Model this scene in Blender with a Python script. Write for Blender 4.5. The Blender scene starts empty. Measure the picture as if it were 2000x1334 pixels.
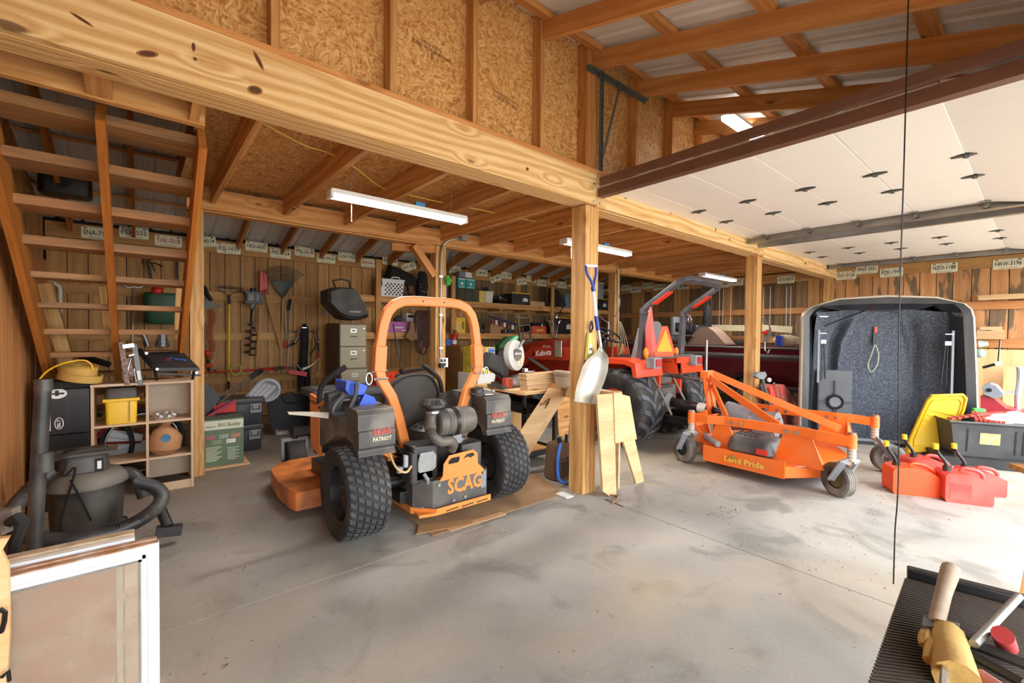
import bpy, math, random
from mathutils import Matrix, Vector, Euler
R = random.Random(7)
sc = bpy.context.scene
C = sc.collection
PI = math.pi
# ------------------------------------------------------------------ camera
FP, YAW, PITCH, ROLL, EYE = 868.1, 0.8741256, -0.0191053, 0.00963339, 1.37
_f = Vector((math.cos(YAW)*math.cos(PITCH), math.sin(YAW)*math.cos(PITCH), math.sin(PITCH)))
_r = Vector((math.sin(YAW), -math.cos(YAW), 0)); _u = _r.cross(_f)
_r2 = _r*math.cos(ROLL)+_u*math.sin(ROLL); _u2 = -_r*math.sin(ROLL)+_u*math.cos(ROLL)
cam_d = bpy.data.cameras.new('camera'); cam = bpy.data.objects.new('camera', cam_d); C.objects.link(cam)
cam_d.sensor_width = 36; cam_d.lens = FP/2000*36; cam_d.clip_start = 0.02
cam.matrix_world = Matrix(((_r2.x, _u2.x, -_f.x, 0), (_r2.y, _u2.y, -_f.y, 0), (_r2.z, _u2.z, -_f.z, EYE), (0, 0, 0, 1)))
sc.camera = cam
# ------------------------------------------------------------------ light
w = bpy.data.worlds.new('sky'); sc.world = w; w.use_nodes = True
bg = w.node_tree.nodes['Background']; bg.inputs[0].default_value = (0.90, 0.95, 1.0, 1); bg.inputs[1].default_value = 7.0
sd = bpy.data.lights.new('sun', 'SUN'); sun = bpy.data.objects.new('sun', sd); C.objects.link(sun)
sd.energy = 1.1; sd.angle = 0.07; sd.color = (1, 0.96, 0.9)
sun.rotation_euler = Vector((0.15, 0.98, -1.16)).to_track_quat('-Z', 'Y').to_euler(); sun.location = (0, -5, 6)
vs = sc.view_settings; vs.view_transform = 'Standard'; vs.look = 'None'; vs.gamma = 1; vs.use_curve_mapping = False
vs.exposure = 0.6
# ------------------------------------------------------------------ pixel rays (2000x1334 frame) onto real planes
def ray(x, y): return _r2*((x-1000)/FP) + _u2*(-(y-667)/FP) + _f
_o = Vector((0, 0, EYE))
def pz(x, y, z=0.0): d = ray(x, y); return _o + d*((z-EYE)/d.z)
def py(x, y, Y): d = ray(x, y); return _o + d*(Y/d.y)
def px(x, y, X): d = ray(x, y); return _o + d*(X/d.x)
# ------------------------------------------------------------------ materials
def lin(h):
    if isinstance(h, str):
        h = h.lstrip('#'); h = [int(h[i:i+2], 16)/255 for i in (0, 2, 4)]
    return tuple((c/12.92 if c <= .04045 else ((c+.055)/1.055)**2.4) for c in h)
def nt(m): m.use_nodes = True; t = m.node_tree; return t, t.nodes, t.links, t.nodes['Principled BSDF']
_mats = {}
def M(name, col='#808080', rough=.6, metal=0., var=.12, scale=6., bump=0., bscale=60., emit=0., dust=None, dustamt=.45, trans=0., coat=0., spec=None):
    if name in _mats: return _mats[name]
    m = bpy.data.materials.new(name); t, N, L, b = nt(m); _mats[name] = m
    c = lin(col); b.inputs['Roughness'].default_value = rough; b.inputs['Metallic'].default_value = metal
    tc = N.new('ShaderNodeTexCoord'); no = N.new('ShaderNodeTexNoise'); no.inputs['Scale'].default_value = scale; no.inputs['Detail'].default_value = 5
    L.new(tc.outputs['Object'], no.inputs['Vector'])
    r = N.new('ShaderNodeValToRGB'); L.new(no.outputs['Fac'], r.inputs[0])
    r.color_ramp.elements[0].position = .3; r.color_ramp.elements[1].position = .72
    r.color_ramp.elements[0].color = (*[x*(1-var) for x in c], 1); r.color_ramp.elements[1].color = (*[min(1, x*(1+var)) for x in c], 1)
    out = r.outputs[0]
    if dust:
        n2 = N.new('ShaderNodeTexNoise'); n2.inputs['Scale'].default_value = scale*.6; n2.inputs['Detail'].default_value = 8; L.new(tc.outputs['Object'], n2.inputs['Vector'])
        mr = N.new('ShaderNodeMapRange'); mr.inputs[1].default_value = .42; mr.inputs[2].default_value = .7; mr.inputs[3].default_value = 0; mr.inputs[4].default_value = dustamt; L.new(n2.outputs['Fac'], mr.inputs[0])
        mx = N.new('ShaderNodeMix'); mx.data_type = 'RGBA'; L.new(mr.outputs[0], mx.inputs[0]); L.new(out, mx.inputs[6]); mx.inputs[7].default_value = (*lin(dust), 1); out = mx.outputs[2]
    L.new(out, b.inputs['Base Color'])
    if bump:
        n3 = N.new('ShaderNodeTexNoise'); n3.inputs['Scale'].default_value = bscale; n3.inputs['Detail'].default_value = 3; L.new(tc.outputs['Object'], n3.inputs['Vector'])
        bp = N.new('ShaderNodeBump'); bp.inputs['Strength'].default_value = bump; bp.inputs['Distance'].default_value = .01; L.new(n3.outputs['Fac'], bp.inputs['Height']); L.new(bp.outputs[0], b.inputs['Normal'])
    if emit: b.inputs['Emission Color'].default_value = (*c, 1); b.inputs['Emission Strength'].default_value = emit
    if trans: b.inputs['Transmission Weight'].default_value = trans
    if coat: b.inputs['Coat Weight'].default_value = coat
    if spec is not None: b.inputs['Specular IOR Level'].default_value = spec
    return m
def wood(name, lo, mid, hi, rough=.62, knots=.5, rings=14., vary=.22, grey=None, bark=None, cont=.075):
    """grain along the local X of each board, every board its own offset and tone"""
    m = bpy.data.materials.new(name); t, N, L, b = nt(m); b.inputs['Roughness'].default_value = rough
    b.inputs['Specular IOR Level'].default_value = .3
    tc = N.new('ShaderNodeTexCoord'); oi = N.new('ShaderNodeObjectInfo')
    off = N.new('ShaderNodeVectorMath'); off.operation = 'SCALE'; off.inputs[0].default_value = (37, 11, 23); L.new(oi.outputs['Random'], off.inputs[3])
    ad = N.new('ShaderNodeVectorMath'); ad.operation = 'ADD'; L.new(tc.outputs['Object'], ad.inputs[0]); L.new(off.outputs[0], ad.inputs[1])
    # slow warp so that the grain wanders
    wn = N.new('ShaderNodeTexNoise'); wn.inputs['Scale'].default_value = 1.6; wn.inputs['Detail'].default_value = 2
    mpw = N.new('ShaderNodeMapping'); mpw.inputs['Scale'].default_value = (.35, 2.2, 2.2); L.new(ad.outputs[0], mpw.inputs[0]); L.new(mpw.outputs[0], wn.inputs['Vector'])
    # knots
    vo = N.new('ShaderNodeTexVoronoi'); vo.inputs['Scale'].default_value = 1.0
    mk = N.new('ShaderNodeMapping'); mk.inputs['Scale'].default_value = (1.9, 5.2, 5.2); L.new(ad.outputs[0], mk.inputs[0]); L.new(mk.outputs[0], vo.inputs['Vector'])
    kr = N.new('ShaderNodeMapRange'); kr.inputs[1].default_value = .05; kr.inputs[2].default_value = .30; kr.inputs[3].default_value = 1; kr.inputs[4].default_value = 0; L.new(vo.outputs['Distance'], kr.inputs[0])
    # ring coordinate
    sep = N.new('ShaderNodeSeparateXYZ'); L.new(ad.outputs[0], sep.inputs[0])
    s1 = N.new('ShaderNodeMath'); s1.operation = 'ADD'; L.new(sep.outputs[1], s1.inputs[0])
    s1b = N.new('ShaderNodeMath'); s1b.operation = 'MULTIPLY'; s1b.inputs[1].default_value = .6; L.new(sep.outputs[2], s1b.inputs[0]); L.new(s1b.outputs[0], s1.inputs[1])
    s2 = N.new('ShaderNodeMath'); s2.operation = 'MULTIPLY_ADD'; s2.inputs[1].default_value = .16; L.new(wn.outputs['Fac'], s2.inputs[0]); L.new(s1.outputs[0], s2.inputs[2])
    s3 = N.new('ShaderNodeMath'); s3.operation = 'MULTIPLY_ADD'; s3.inputs[1].default_value = .06; L.new(kr.outputs[0], s3.inputs[0]); L.new(s2.outputs[0], s3.inputs[2])
    s4 = N.new('ShaderNodeMath'); s4.operation = 'MULTIPLY'; s4.inputs[1].default_value = rings*6.28; L.new(s3.outputs[0], s4.inputs[0])
    sn = N.new('ShaderNodeMath'); sn.operation = 'SINE'; L.new(s4.outputs[0], sn.inputs[0])
    # fine fibres
    fn = N.new('ShaderNodeTexNoise'); fn.inputs['Scale'].default_value = 1; fn.inputs['Detail'].default_value = 4
    mf = N.new('ShaderNodeMapping'); mf.inputs['Scale'].default_value = (5, 90, 90); L.new(ad.outputs[0], mf.inputs[0]); L.new(mf.outputs[0], fn.inputs['Vector'])
    c1 = N.new('ShaderNodeMath'); c1.operation = 'MULTIPLY_ADD'; c1.inputs[1].default_value = cont; c1.inputs[2].default_value = .22; L.new(sn.outputs[0], c1.inputs[0])
    c2 = N.new('ShaderNodeMath'); c2.operation = 'MULTIPLY_ADD'; c2.inputs[1].default_value = .55; L.new(fn.outputs['Fac'], c2.inputs[0]); L.new(c1.outputs[0], c2.inputs[2])
    rp = N.new('ShaderNodeValToRGB'); L.new(c2.outputs[0], rp.inputs[0]); e = rp.color_ramp.elements
    e[0].position = .22; e[0].color = (*lin(lo), 1); e[1].position = .78; e[1].color = (*lin(hi), 1); x = e.new(.5); x.color = (*lin(mid), 1)
    out = rp.outputs[0]
    def mixc(fac, col, out, mode='MIX'):
        mx = N.new('ShaderNodeMix'); mx.data_type = 'RGBA'; mx.blend_type = mode; L.new(fac, mx.inputs[0]); L.new(out, mx.inputs[6]); mx.inputs[7].default_value = (*col, 1); return mx.outputs[2]
    if bark:
        bn = N.new('ShaderNodeTexNoise'); bn.inputs['Scale'].default_value = 1; bn.inputs['Detail'].default_value = 5
        mb = N.new('ShaderNodeMapping'); mb.inputs['Scale'].default_value = (1.6, 7, 7); L.new(ad.outputs[0], mb.inputs[0]); L.new(mb.outputs[0], bn.inputs['Vector'])
        br = N.new('ShaderNodeMapRange'); br.inputs[1].default_value = .54; br.inputs[2].default_value = .60; br.inputs[4].default_value = .85; L.new(bn.outputs['Fac'], br.inputs[0])
        out = mixc(br.outputs[0], lin(bark), out)
    if grey:
        gn = N.new('ShaderNodeTexNoise'); gn.inputs['Scale'].default_value = 1; gn.inputs['Detail'].default_value = 6
        mg = N.new('ShaderNodeMapping'); mg.inputs['Scale'].default_value = (2, 14, 14); L.new(ad.outputs[0], mg.inputs[0]); L.new(mg.outputs[0], gn.inputs['Vector'])
        gr = N.new('ShaderNodeMapRange'); gr.inputs[1].default_value = .45; gr.inputs[2].default_value = .65; gr.inputs[4].default_value = .8; L.new(gn.outputs['Fac'], gr.inputs[0])
        out = mixc(gr.outputs[0], lin(grey), out)
    if knots:
        k2 = N.new('ShaderNodeMapRange'); k2.inputs[1].default_value = .07; k2.inputs[2].default_value = .11; k2.inputs[3].default_value = knots; k2.inputs[4].default_value = 0; L.new(vo.outputs['Distance'], k2.inputs[0])
        out = mixc(k2.outputs[0], lin('#4a2812'), out)
    hs = N.new('ShaderNodeHueSaturation'); L.new(out, hs.inputs['Color'])
    v = N.new('ShaderNodeMapRange'); v.inputs[3].default_value = 1-vary; v.inputs[4].default_value = 1+vary; L.new(oi.outputs['Random'], v.inputs[0]); L.new(v.outputs[0], hs.inputs['Value'])
    L.new(hs.outputs[0], b.inputs['Base Color'])
    bp = N.new('ShaderNodeBump'); bp.inputs['Strength'].default_value = .25; bp.inputs['Distance'].default_value = .003; L.new(c2.outputs[0], bp.inputs['Height']); L.new(bp.outputs[0], b.inputs['Normal'])
    _mats[name] = m; return m
W_BEAM = wood('beam_pine', '#c79459', '#ddb57b', '#eecf9b', knots=.8, rings=26, vary=.05, cont=.17)
W_JOIST = wood('joist_pine', '#a8723c', '#c89055', '#dcac72', knots=.7, rings=18, vary=.14, cont=.12)
W_RAFT = wood('rafter_pine', '#a86c38', '#c08248', '#d29a5e', knots=.6, rings=16, vary=.1, cont=.11)
W_WALL = wood('barn_board', '#93683c', '#b2844f', '#c89c65', knots=.55, rings=9, vary=.2)
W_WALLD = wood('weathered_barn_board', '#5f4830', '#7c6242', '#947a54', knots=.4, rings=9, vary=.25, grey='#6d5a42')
W_WALLB = wood('waney_barn_board', '#a06c42', '#bd8757', '#d2a274', knots=.5, rings=7, vary=.15, bark='#5d5342')
W_SIDE = wood('rough_sawn_board', '#9c6436', '#b87d4a', '#cb9460', knots=.3, rings=8, vary=.1)
W_TREAD = wood('weathered_tread', '#8c5e38', '#ad7c50', '#c4986a', knots=.4, rings=9, vary=.12, grey='#86684a')
W_STAIR = wood('stringer_wood', '#99561f', '#b6702f', '#ca8a45', knots=.4, rings=8, vary=.08)
W_POST = wood('post_pine', '#a2733e', '#c4955a', '#dab27a', knots=.7, rings=20, vary=.08, cont=.12)
W_PALE = wood('pale_pine', '#b08c62', '#c7a477', '#d6ba92', knots=.5, rings=8, vary=.06)
W_PLY = wood('plywood', '#c79b66', '#dcb380', '#e8c698', knots=.6, rings=5, vary=.06)
def osb(name, lo, mid, hi):
    m = bpy.data.materials.new(name); t, N, L, b = nt(m); b.inputs['Roughness'].default_value = .6
    tc = N.new('ShaderNodeTexCoord'); wn = N.new('ShaderNodeTexNoise'); wn.inputs['Scale'].default_value = 3.5; wn.inputs['Detail'].default_value = 3; L.new(tc.outputs['Object'], wn.inputs['Vector'])
    mx = N.new('ShaderNodeVectorMath'); mx.operation = 'MULTIPLY_ADD'; L.new(wn.outputs['Color'], mx.inputs[0]); mx.inputs[1].default_value = (.35, .35, .35); L.new(tc.outputs['Object'], mx.inputs[2])
    cols = []
    for sc_ in ((90, 26, 26), (26, 90, 90), (55, 40, 60)):
        mp = N.new('ShaderNodeMapping'); mp.inputs['Scale'].default_value = sc_; mp.inputs['Rotation'].default_value = (.5, .7, .6); L.new(mx.outputs[0], mp.inputs[0])
        vo = N.new('ShaderNodeTexVoronoi'); vo.inputs['Scale'].default_value = 1; L.new(mp.outputs[0], vo.inputs['Vector']); cols.append(vo.outputs['Color'])
    s = N.new('ShaderNodeTexNoise'); s.inputs['Scale'].default_value = 9; L.new(tc.outputs['Object'], s.inputs['Vector'])
    m1 = N.new('ShaderNodeMix'); m1.data_type = 'RGBA'; L.new(s.outputs['Fac'], m1.inputs[0]); L.new(cols[0], m1.inputs[6]); L.new(cols[1], m1.inputs[7])
    m2 = N.new('ShaderNodeMix'); m2.data_type = 'RGBA'; m2.inputs[0].default_value = .4; L.new(m1.outputs[2], m2.inputs[6]); L.new(cols[2], m2.inputs[7])
    bw = N.new('ShaderNodeRGBToBW'); L.new(m2.outputs[2], bw.inputs[0])
    rp = N.new('ShaderNodeValToRGB'); L.new(bw.outputs[0], rp.inputs[0]); e = rp.color_ramp.elements
    e[0].position = .25; e[0].color = (*lin(lo), 1); e[1].position = .75; e[1].color = (*lin(hi), 1); x = e.new(.45); x.color = (*lin(mid), 1)
    L.new(rp.outputs[0], b.inputs['Base Color'])
    bp = N.new('ShaderNodeBump'); bp.inputs['Strength'].default_value = .3; bp.inputs['Distance'].default_value = .004; L.new(bw.outputs[0], bp.inputs['Height']); L.new(bp.outputs[0], b.inputs['Normal'])
    _mats[name] = m; return m
OSB = osb('oriented_strand_board', '#a56c34', '#cb924f', '#e4b87c')
def concrete():
    m = bpy.data.materials.new('concrete'); t, N, L, b = nt(m); b.inputs['Roughness'].default_value = .72
    g = N.new('ShaderNodeNewGeometry')
    def noise(s, d, dist=0):
        n = N.new('ShaderNodeTexNoise'); n.inputs['Scale'].default_value = s; n.inputs['Detail'].default_value = d; n.inputs['Distortion'].default_value = dist; L.new(g.outputs['Position'], n.inputs['Vector']); return n.outputs['Fac']
    rp = N.new('ShaderNodeValToRGB'); L.new(noise(.9, 7, .4), rp.inputs[0]); e = rp.color_ramp.elements
    e[0].position = .3; e[0].color = (*lin('#7c7a74'), 1); e[1].position = .72; e[1].color = (*lin('#aaa59b'), 1); x = e.new(.5); x.color = (*lin('#94918b'), 1)
    def mix(fac, col, out, mode='MIX'):
        mx = N.new('ShaderNodeMix'); mx.data_type = 'RGBA'; mx.blend_type = mode; L.new(fac, mx.inputs[0]); L.new(out, mx.inputs[6]); mx.inputs[7].default_value = (*lin(col), 1); return mx.outputs[2]
    def rng(o, a, b_, c, d):
        r = N.new('ShaderNodeMapRange'); r.inputs[1].default_value = a; r.inputs[2].default_value = b_; r.inputs[3].default_value = c; r.inputs[4].default_value = d; L.new(o, r.inputs[0]); return r.outputs[0]
    out = mix(rng(noise(2.2, 8, 1.), .54, .66, 0, .7), '#716e68', rp.outputs[0])
    out = mix(rng(noise(.55, 5, .6), .46, .64, 0, .6), '#b0a088', out)
    out = mix(rng(noise(14, 4), .66, .74, 0, .55), '#75706a', out)
    # brown dirt towards the back wall
    sp = N.new('ShaderNodeSeparateXYZ'); L.new(g.outputs['Position'], sp.inputs[0])
    mr = rng(sp.outputs[1], 3.0, 5.6, 0, .75); mm = N.new('ShaderNodeMath'); mm.operation = 'MULTIPLY'; L.new(mr, mm.inputs[0]); L.new(rng(noise(1.6, 6, .4), .3, .6, .35, 1), mm.inputs[1])
    out = mix(mm.outputs[0], '#74604e', out)
    out = mix(rng(noise(70, 3), .6, .8, 0, .25), '#e0dcd2', out)
    L.new(out, b.inputs['Base Color'])
    bp = N.new('ShaderNodeBump'); bp.inputs['Strength'].default_value = .15; bp.inputs['Distance'].default_value = .004; L.new(noise(40, 6), bp.inputs['Height']); L.new(bp.outputs[0], b.inputs['Normal'])
    _mats['concrete'] = m; return m
CONC = concrete()
BLK = M('black_plastic', '#1c1c1e', .45, dust='#5a554e', dustamt=.25)
BLKM = M('black_metal', '#19191b', .4, .3, dust='#4d4944', dustamt=.2)
RUB = M('tyre_rubber', '#1d1d1f', .75, bump=.2, dust='#5b554c', dustamt=.3)
STL = M('galvanized_steel', '#9c9c98', .38, .8, var=.15)
CHR = M('bright_steel', '#c8c8c8', .25, .9)
WHT = M('white_plastic', '#e4e4e0', .4, var=.03)
RED = M('red_plastic', '#c3241c', .4, var=.06)
ORG = M('mower_orange', '#e2853a', .42, var=.07, dust='#9a5c2c', dustamt=.3)
ORG2 = M('cutter_orange', '#e86c1e', .42, var=.07, dust='#b98260', dustamt=.25)
KRED = M('tractor_orange_red', '#d4441e', .35, var=.06, coat=.3)
DGR = M('dark_grey_dusty_plastic', '#4a4744', .55, dust='#8f8474', dustamt=.45, bump=.1)
YEL = M('yellow_plastic', '#e8b81c', .45, var=.06)
GRY = M('grey_plastic', '#7d7f82', .5)
BRASS = M('galvanised_dark', '#6c6e6a', .5, .6)
# ------------------------------------------------------------------ geometry helpers
WM = {}
F = Matrix.Identity(4)
def frame(m=None):
    global F; F = m.copy() if m is not None else Matrix.Identity(4)
def put(o, Wm, parent=None):
    C.objects.link(o)
    if parent is not None: o.parent = parent; o.matrix_basis = WM[parent.name].inverted() @ Wm
    else: o.matrix_basis = Wm
    WM[o.name] = Wm
    return o
def props(o, label=None, cat=None, group=None, kind=None):
    if label: o['label'] = label
    if cat: o['category'] = cat
    if group: o['group'] = group
    if kind: o['kind'] = kind
    return o
def thing(name, label, cat, loc=(0, 0, 0), rz=0., group=None, local=True, kind=None, rot=None):
    o = bpy.data.objects.new(name, None); o.empty_display_size = .1
    m = Matrix.Translation(loc) @ (rot.to_4x4() if rot is not None else Matrix.Rotation(rz, 4, 'Z'))
    put(o, m); props(o, label, cat, group, kind)
    frame(m if local else None)
    return o
def struct(name, loc=(0, 0, 0)):
    o = bpy.data.objects.new(name, None); put(o, Matrix.Translation(loc)); o['kind'] = 'structure'; frame(); return o
def V(*a): return Vector(a)
def basis(d, up=None):
    d = Vector(d).normalized()
    if up is None: up = Vector((0, 0, 1)) if abs(d.z) < .95 else Vector((0, 1, 0))
    s = Vector(up).cross(d)
    if s.length < 1e-6: s = Vector((1, 0, 0)).cross(d)
    s.normalize(); u = d.cross(s); return s, u, d
class MB:
    def __init__(s): s.v = []; s.f = []; s.sm = []
    def add(s, vs, fs, smooth=False):
        n = len(s.v); s.v += [Vector(v) for v in vs]; s.f += [tuple(i+n for i in f) for f in fs]; s.sm += [smooth]*len(fs); return s
    def box(s, cx, cy, cz, sx, sy, sz, rot=None):
        m = Euler(rot).to_matrix() if rot else None; vs = []
        for k in (-.5, .5):
            for j in (-.5, .5):
                for i in (-.5, .5):
                    p = Vector((i*sx, j*sy, k*sz)); p = m @ p if m else p; vs.append(p + Vector((cx, cy, cz)))
        return s.add(vs, [(0, 2, 3, 1), (4, 5, 7, 6), (0, 1, 5, 4), (2, 6, 7, 3), (0, 4, 6, 2), (1, 3, 7, 5)])
    def bb(s, x0, y0, z0, x1, y1, z1): return s.box((x0+x1)/2, (y0+y1)/2, (z0+z1)/2, abs(x1-x0), abs(y1-y0), abs(z1-z0))
    def bar(s, p0, p1, w, t, up=None):
        """rectangular bar from p0 to p1, w across (side), t along up"""
        p0, p1 = Vector(p0), Vector(p1); a, u, d = basis(p1-p0, up); vs = []
        for p in (p0, p1):
            for i, j in ((-1, -1), (1, -1), (1, 1), (-1, 1)): vs.append(p + a*(i*w/2) + u*(j*t/2))
        return s.add(vs, [(3, 2, 1, 0), (4, 5, 6, 7), (0, 1, 5, 4), (1, 2, 6, 5), (2, 3, 7, 6), (3, 0, 4, 7)])
    def cyl(s, p0, p1, r, r2=None, n=14, caps=True):
        r2 = r if r2 is None else r2; p0, p1 = Vector(p0), Vector(p1); a, u, d = basis(p1-p0); vs = []
        for p, q in ((p0, r), (p1, r2)):
            for i in range(n): t = 2*PI*i/n; vs.append(p + a*(q*math.cos(t)) + u*(q*math.sin(t)))
        s.add(vs, [(i, (i+1) % n, n+(i+1) % n, n+i) for i in range(n)], True)
        if caps: s.add(vs[:n], [tuple(reversed(range(n)))]); s.add(vs[n:], [tuple(range(n))])
        return s
    def tube(s, pts, r, n=8, closed=False, sec=None, smooth=True, caps=True, up=None):
        """sweep a round (or given 2-D) section along pts"""
        P = [Vector(p) for p in pts]; k = len(P); rr = r if isinstance(r, (list, tuple)) else [r]*k
        sec = sec or [(math.cos(2*PI*i/n), math.sin(2*PI*i/n)) for i in range(n)]; n = len(sec); vs = []; pa = None
        for i in range(k):
            if closed: d = P[(i+1) % k]-P[i-1]
            else: d = P[min(i+1, k-1)]-P[max(i-1, 0)]
            d.normalize()
            if pa is None: a, u, _ = basis(d, up)
            else:
                a = pa - d*pa.dot(d)
                if a.length < 1e-5: a = basis(d)[0]
                a.normalize(); u = d.cross(a)
            pa = a; m = 1.
            if not closed and 0 < i < k-1:
                c = (P[i]-P[i-1]).normalized().dot((P[i+1]-P[i]).normalized()); m = 1/max(.5, math.sqrt(max(.01, (1+c)/2))) if n == 4 or not smooth else 1.
            for x, y in sec: vs.append(P[i] + a*(x*rr[i]) + u*(y*rr[i]*1.0) if m == 1 else P[i] + a*(x*rr[i]*m) + u*(y*rr[i]))
        fs = []
        for i in range(k if closed else k-1):
            j = (i+1) % k
            for q in range(n): fs.append((i*n+q, i*n+(q+1) % n, j*n+(q+1) % n, j*n+q))
        s.add(vs, fs, smooth)
        if not closed and caps: s.add(vs[:n], [tuple(reversed(range(n)))]); s.add(vs[-n:], [tuple(range(n))])
        return s
    def lathe(s, prof, o=(0, 0, 0), ax=(0, 0, 1), n=24, smooth=True, a0=0, a1=2*PI):
        o = Vector(o); a, u, d = basis(ax); vs = []; full = abs(a1-a0-2*PI) < 1e-6; m = n if full else n+1
        for r, z in prof:
            for i in range(m): t = a0+(a1-a0)*i/n; vs.append(o + d*z + a*(r*math.cos(t)) + u*(r*math.sin(t)))
        fs = []
        for j in range(len(prof)-1):
            for i in range(n): k = (i+1) % m; fs.append((j*m+i, j*m+k, (j+1)*m+k, (j+1)*m+i))
        return s.add(vs, fs, smooth)
    def prism(s, poly, plane, a, b, smooth=False):
        """poly = 2-D points; plane 'xy','xz','yz'; extruded a..b along the third axis"""
        def P(p, t): return {'xy': (p[0], p[1], t), 'xz': (p[0], t, p[1]), 'yz': (t, p[0], p[1])}[plane]
        n = len(poly); vs = [P(p, a) for p in poly]+[P(p, b) for p in poly]
        s.add(vs, [(i, (i+1) % n, n+(i+1) % n, n+i) for i in range(n)], smooth)
        s.add(vs[:n], [tuple(reversed(range(n)))]); s.add(vs[n:], [tuple(range(n))]); return s
    def sph(s, c, r, sc_=(1, 1, 1), n=14, m=9):
        vs = []; fs = []
        for j in range(m+1):
            p = PI*j/m
            for i in range(n): t = 2*PI*i/n; vs.append((c[0]+r*sc_[0]*math.sin(p)*math.cos(t), c[1]+r*sc_[1]*math.sin(p)*math.sin(t), c[2]+r*sc_[2]*math.cos(p)))
        for j in range(m):
            for i in range(n): k = (i+1) % n; fs.append((j*n+i, (j+1)*n+i, (j+1)*n+k, j*n+k))
        return s.add(vs, fs, True)
    def grid(s, fn, nu, nv, smooth=True, thick=None):
        vs = [Vector(fn(i/nu, j/nv)) for j in range(nv+1) for i in range(nu+1)]
        fs = [(j*(nu+1)+i, j*(nu+1)+i+1, (j+1)*(nu+1)+i+1, (j+1)*(nu+1)+i) for j in range(nv) for i in range(nu)]
        s.add(vs, fs, smooth)
        if thick:
            t = Vector(thick); s.add([v+t for v in vs], [tuple(reversed(f)) for f in fs], smooth); n = len(vs)
            b = [i for i in range(nu+1)]+[j*(nu+1)+nu for j in range(1, nv+1)]+[nv*(nu+1)+i for i in range(nu-1, -1, -1)]+[j*(nu+1) for j in range(nv-1, 0, -1)]
            q = [vs[i] for i in b]; k = len(q); s.add(q+[v+t for v in q], [(i, i+k, (i+1) % k+k, (i+1) % k) for i in range(k)])
        return s
    def rbox(s, cx, cy, cz, sx, sy, sz, r, tx=1., ty=1., n=4, m=None):
        """box with rounded vertical edges, top scaled by tx, ty"""
        pts = []
        for qx, qy, a in ((1, 1, 0), (-1, 1, 1), (-1, -1, 2), (1, -1, 3)):
            for i in range(n+1): t = PI/2*(a+i/n); pts.append((qx*(sx/2-r)+r*math.cos(t), qy*(sy/2-r)+r*math.sin(t)))
        k = len(pts); rr = min(r*.5, sz*.25); lev = [(0, 1-rr/max(sx, .01)), (rr*.5, 1), (sz-rr, 1), (sz-rr*.3, 1-rr*.35/sx), (sz, 1-rr*1.2/sx)]; vs = []
        for z, q in lev:
            a = z/sz
            for x, y in pts: vs.append((cx+x*q*(1+(tx-1)*a), cy+y*q*(1+(ty-1)*a), cz-sz/2+z))
        if m is not None: vs = [m @ Vector(v) for v in vs]
        s.add(vs, [(j*k+i, j*k+(i+1) % k, (j+1)*k+(i+1) % k, (j+1)*k+i) for j in range(4) for i in range(k)], True)
        s.add(vs[:k], [tuple(reversed(range(k)))]); s.add(vs[-k:], [tuple(range(k))]); return s
    def build(s, name, mat, parent=None, label=None, cat=None, group=None, kind=None, bev=0, ang=38, own=False):
        pw = WM[parent.name] if parent is not None else F
        vs = [F @ v for v in s.v]
        rot = pw.to_3x3().normalized().to_4x4(); ri = rot.inverted(); L_ = [ri @ v for v in vs]
        lo = Vector([min(v[i] for v in L_) for i in range(3)]); hi = Vector([max(v[i] for v in L_) for i in range(3)])
        c = (lo+hi)/2
        if parent is None: c.z = lo.z
        me = bpy.data.meshes.new(name); me.from_pydata([v-c for v in L_], [], s.f)
        me.polygons.foreach_set('use_smooth', s.sm)
        if any(s.sm): me.set_sharp_from_angle(angle=math.radians(ang))
        me.materials.append(mat); o = bpy.data.objects.new(name, me)
        put(o, rot @ Matrix.Translation(c), parent); props(o, label, cat, group, kind)
        if bev:
            b = o.modifiers.new('b', 'BEVEL'); b.width = bev; b.segments = 2; b.limit_method = 'ANGLE'; b.angle_limit = math.radians(40); b.harden_normals = False
        return o
_pc = {}
def plank(name, p0, p1, w, t, mat, parent=None, up=(0, 0, 1), **k):
    """board whose local X runs along its length; w = across, t = along up"""
    p0, p1 = F @ Vector(p0), F @ Vector(p1); d = p1-p0; L_ = d.length
    a, u, d = basis(d, F.to_3x3() @ Vector(up)); key = (round(L_, 3), round(w, 4), round(t, 4), mat.name)
    if key not in _pc:
        b = MB().box(0, 0, 0, L_, w, t); me = bpy.data.meshes.new(name); me.from_pydata(b.v, [], b.f); me.materials.append(mat); _pc[key] = me
    o = bpy.data.objects.new(name, _pc[key]); s_ = -a
    m = Matrix(((d.x, a.x, u.x, 0), (d.y, a.y, u.y, 0), (d.z, a.z, u.z, 0), (0, 0, 0, 1))); c = (p0+p1)/2
    put(o, Matrix.Translation(c) @ m, parent); props(o, **k); return o
_tx = {}
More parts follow.
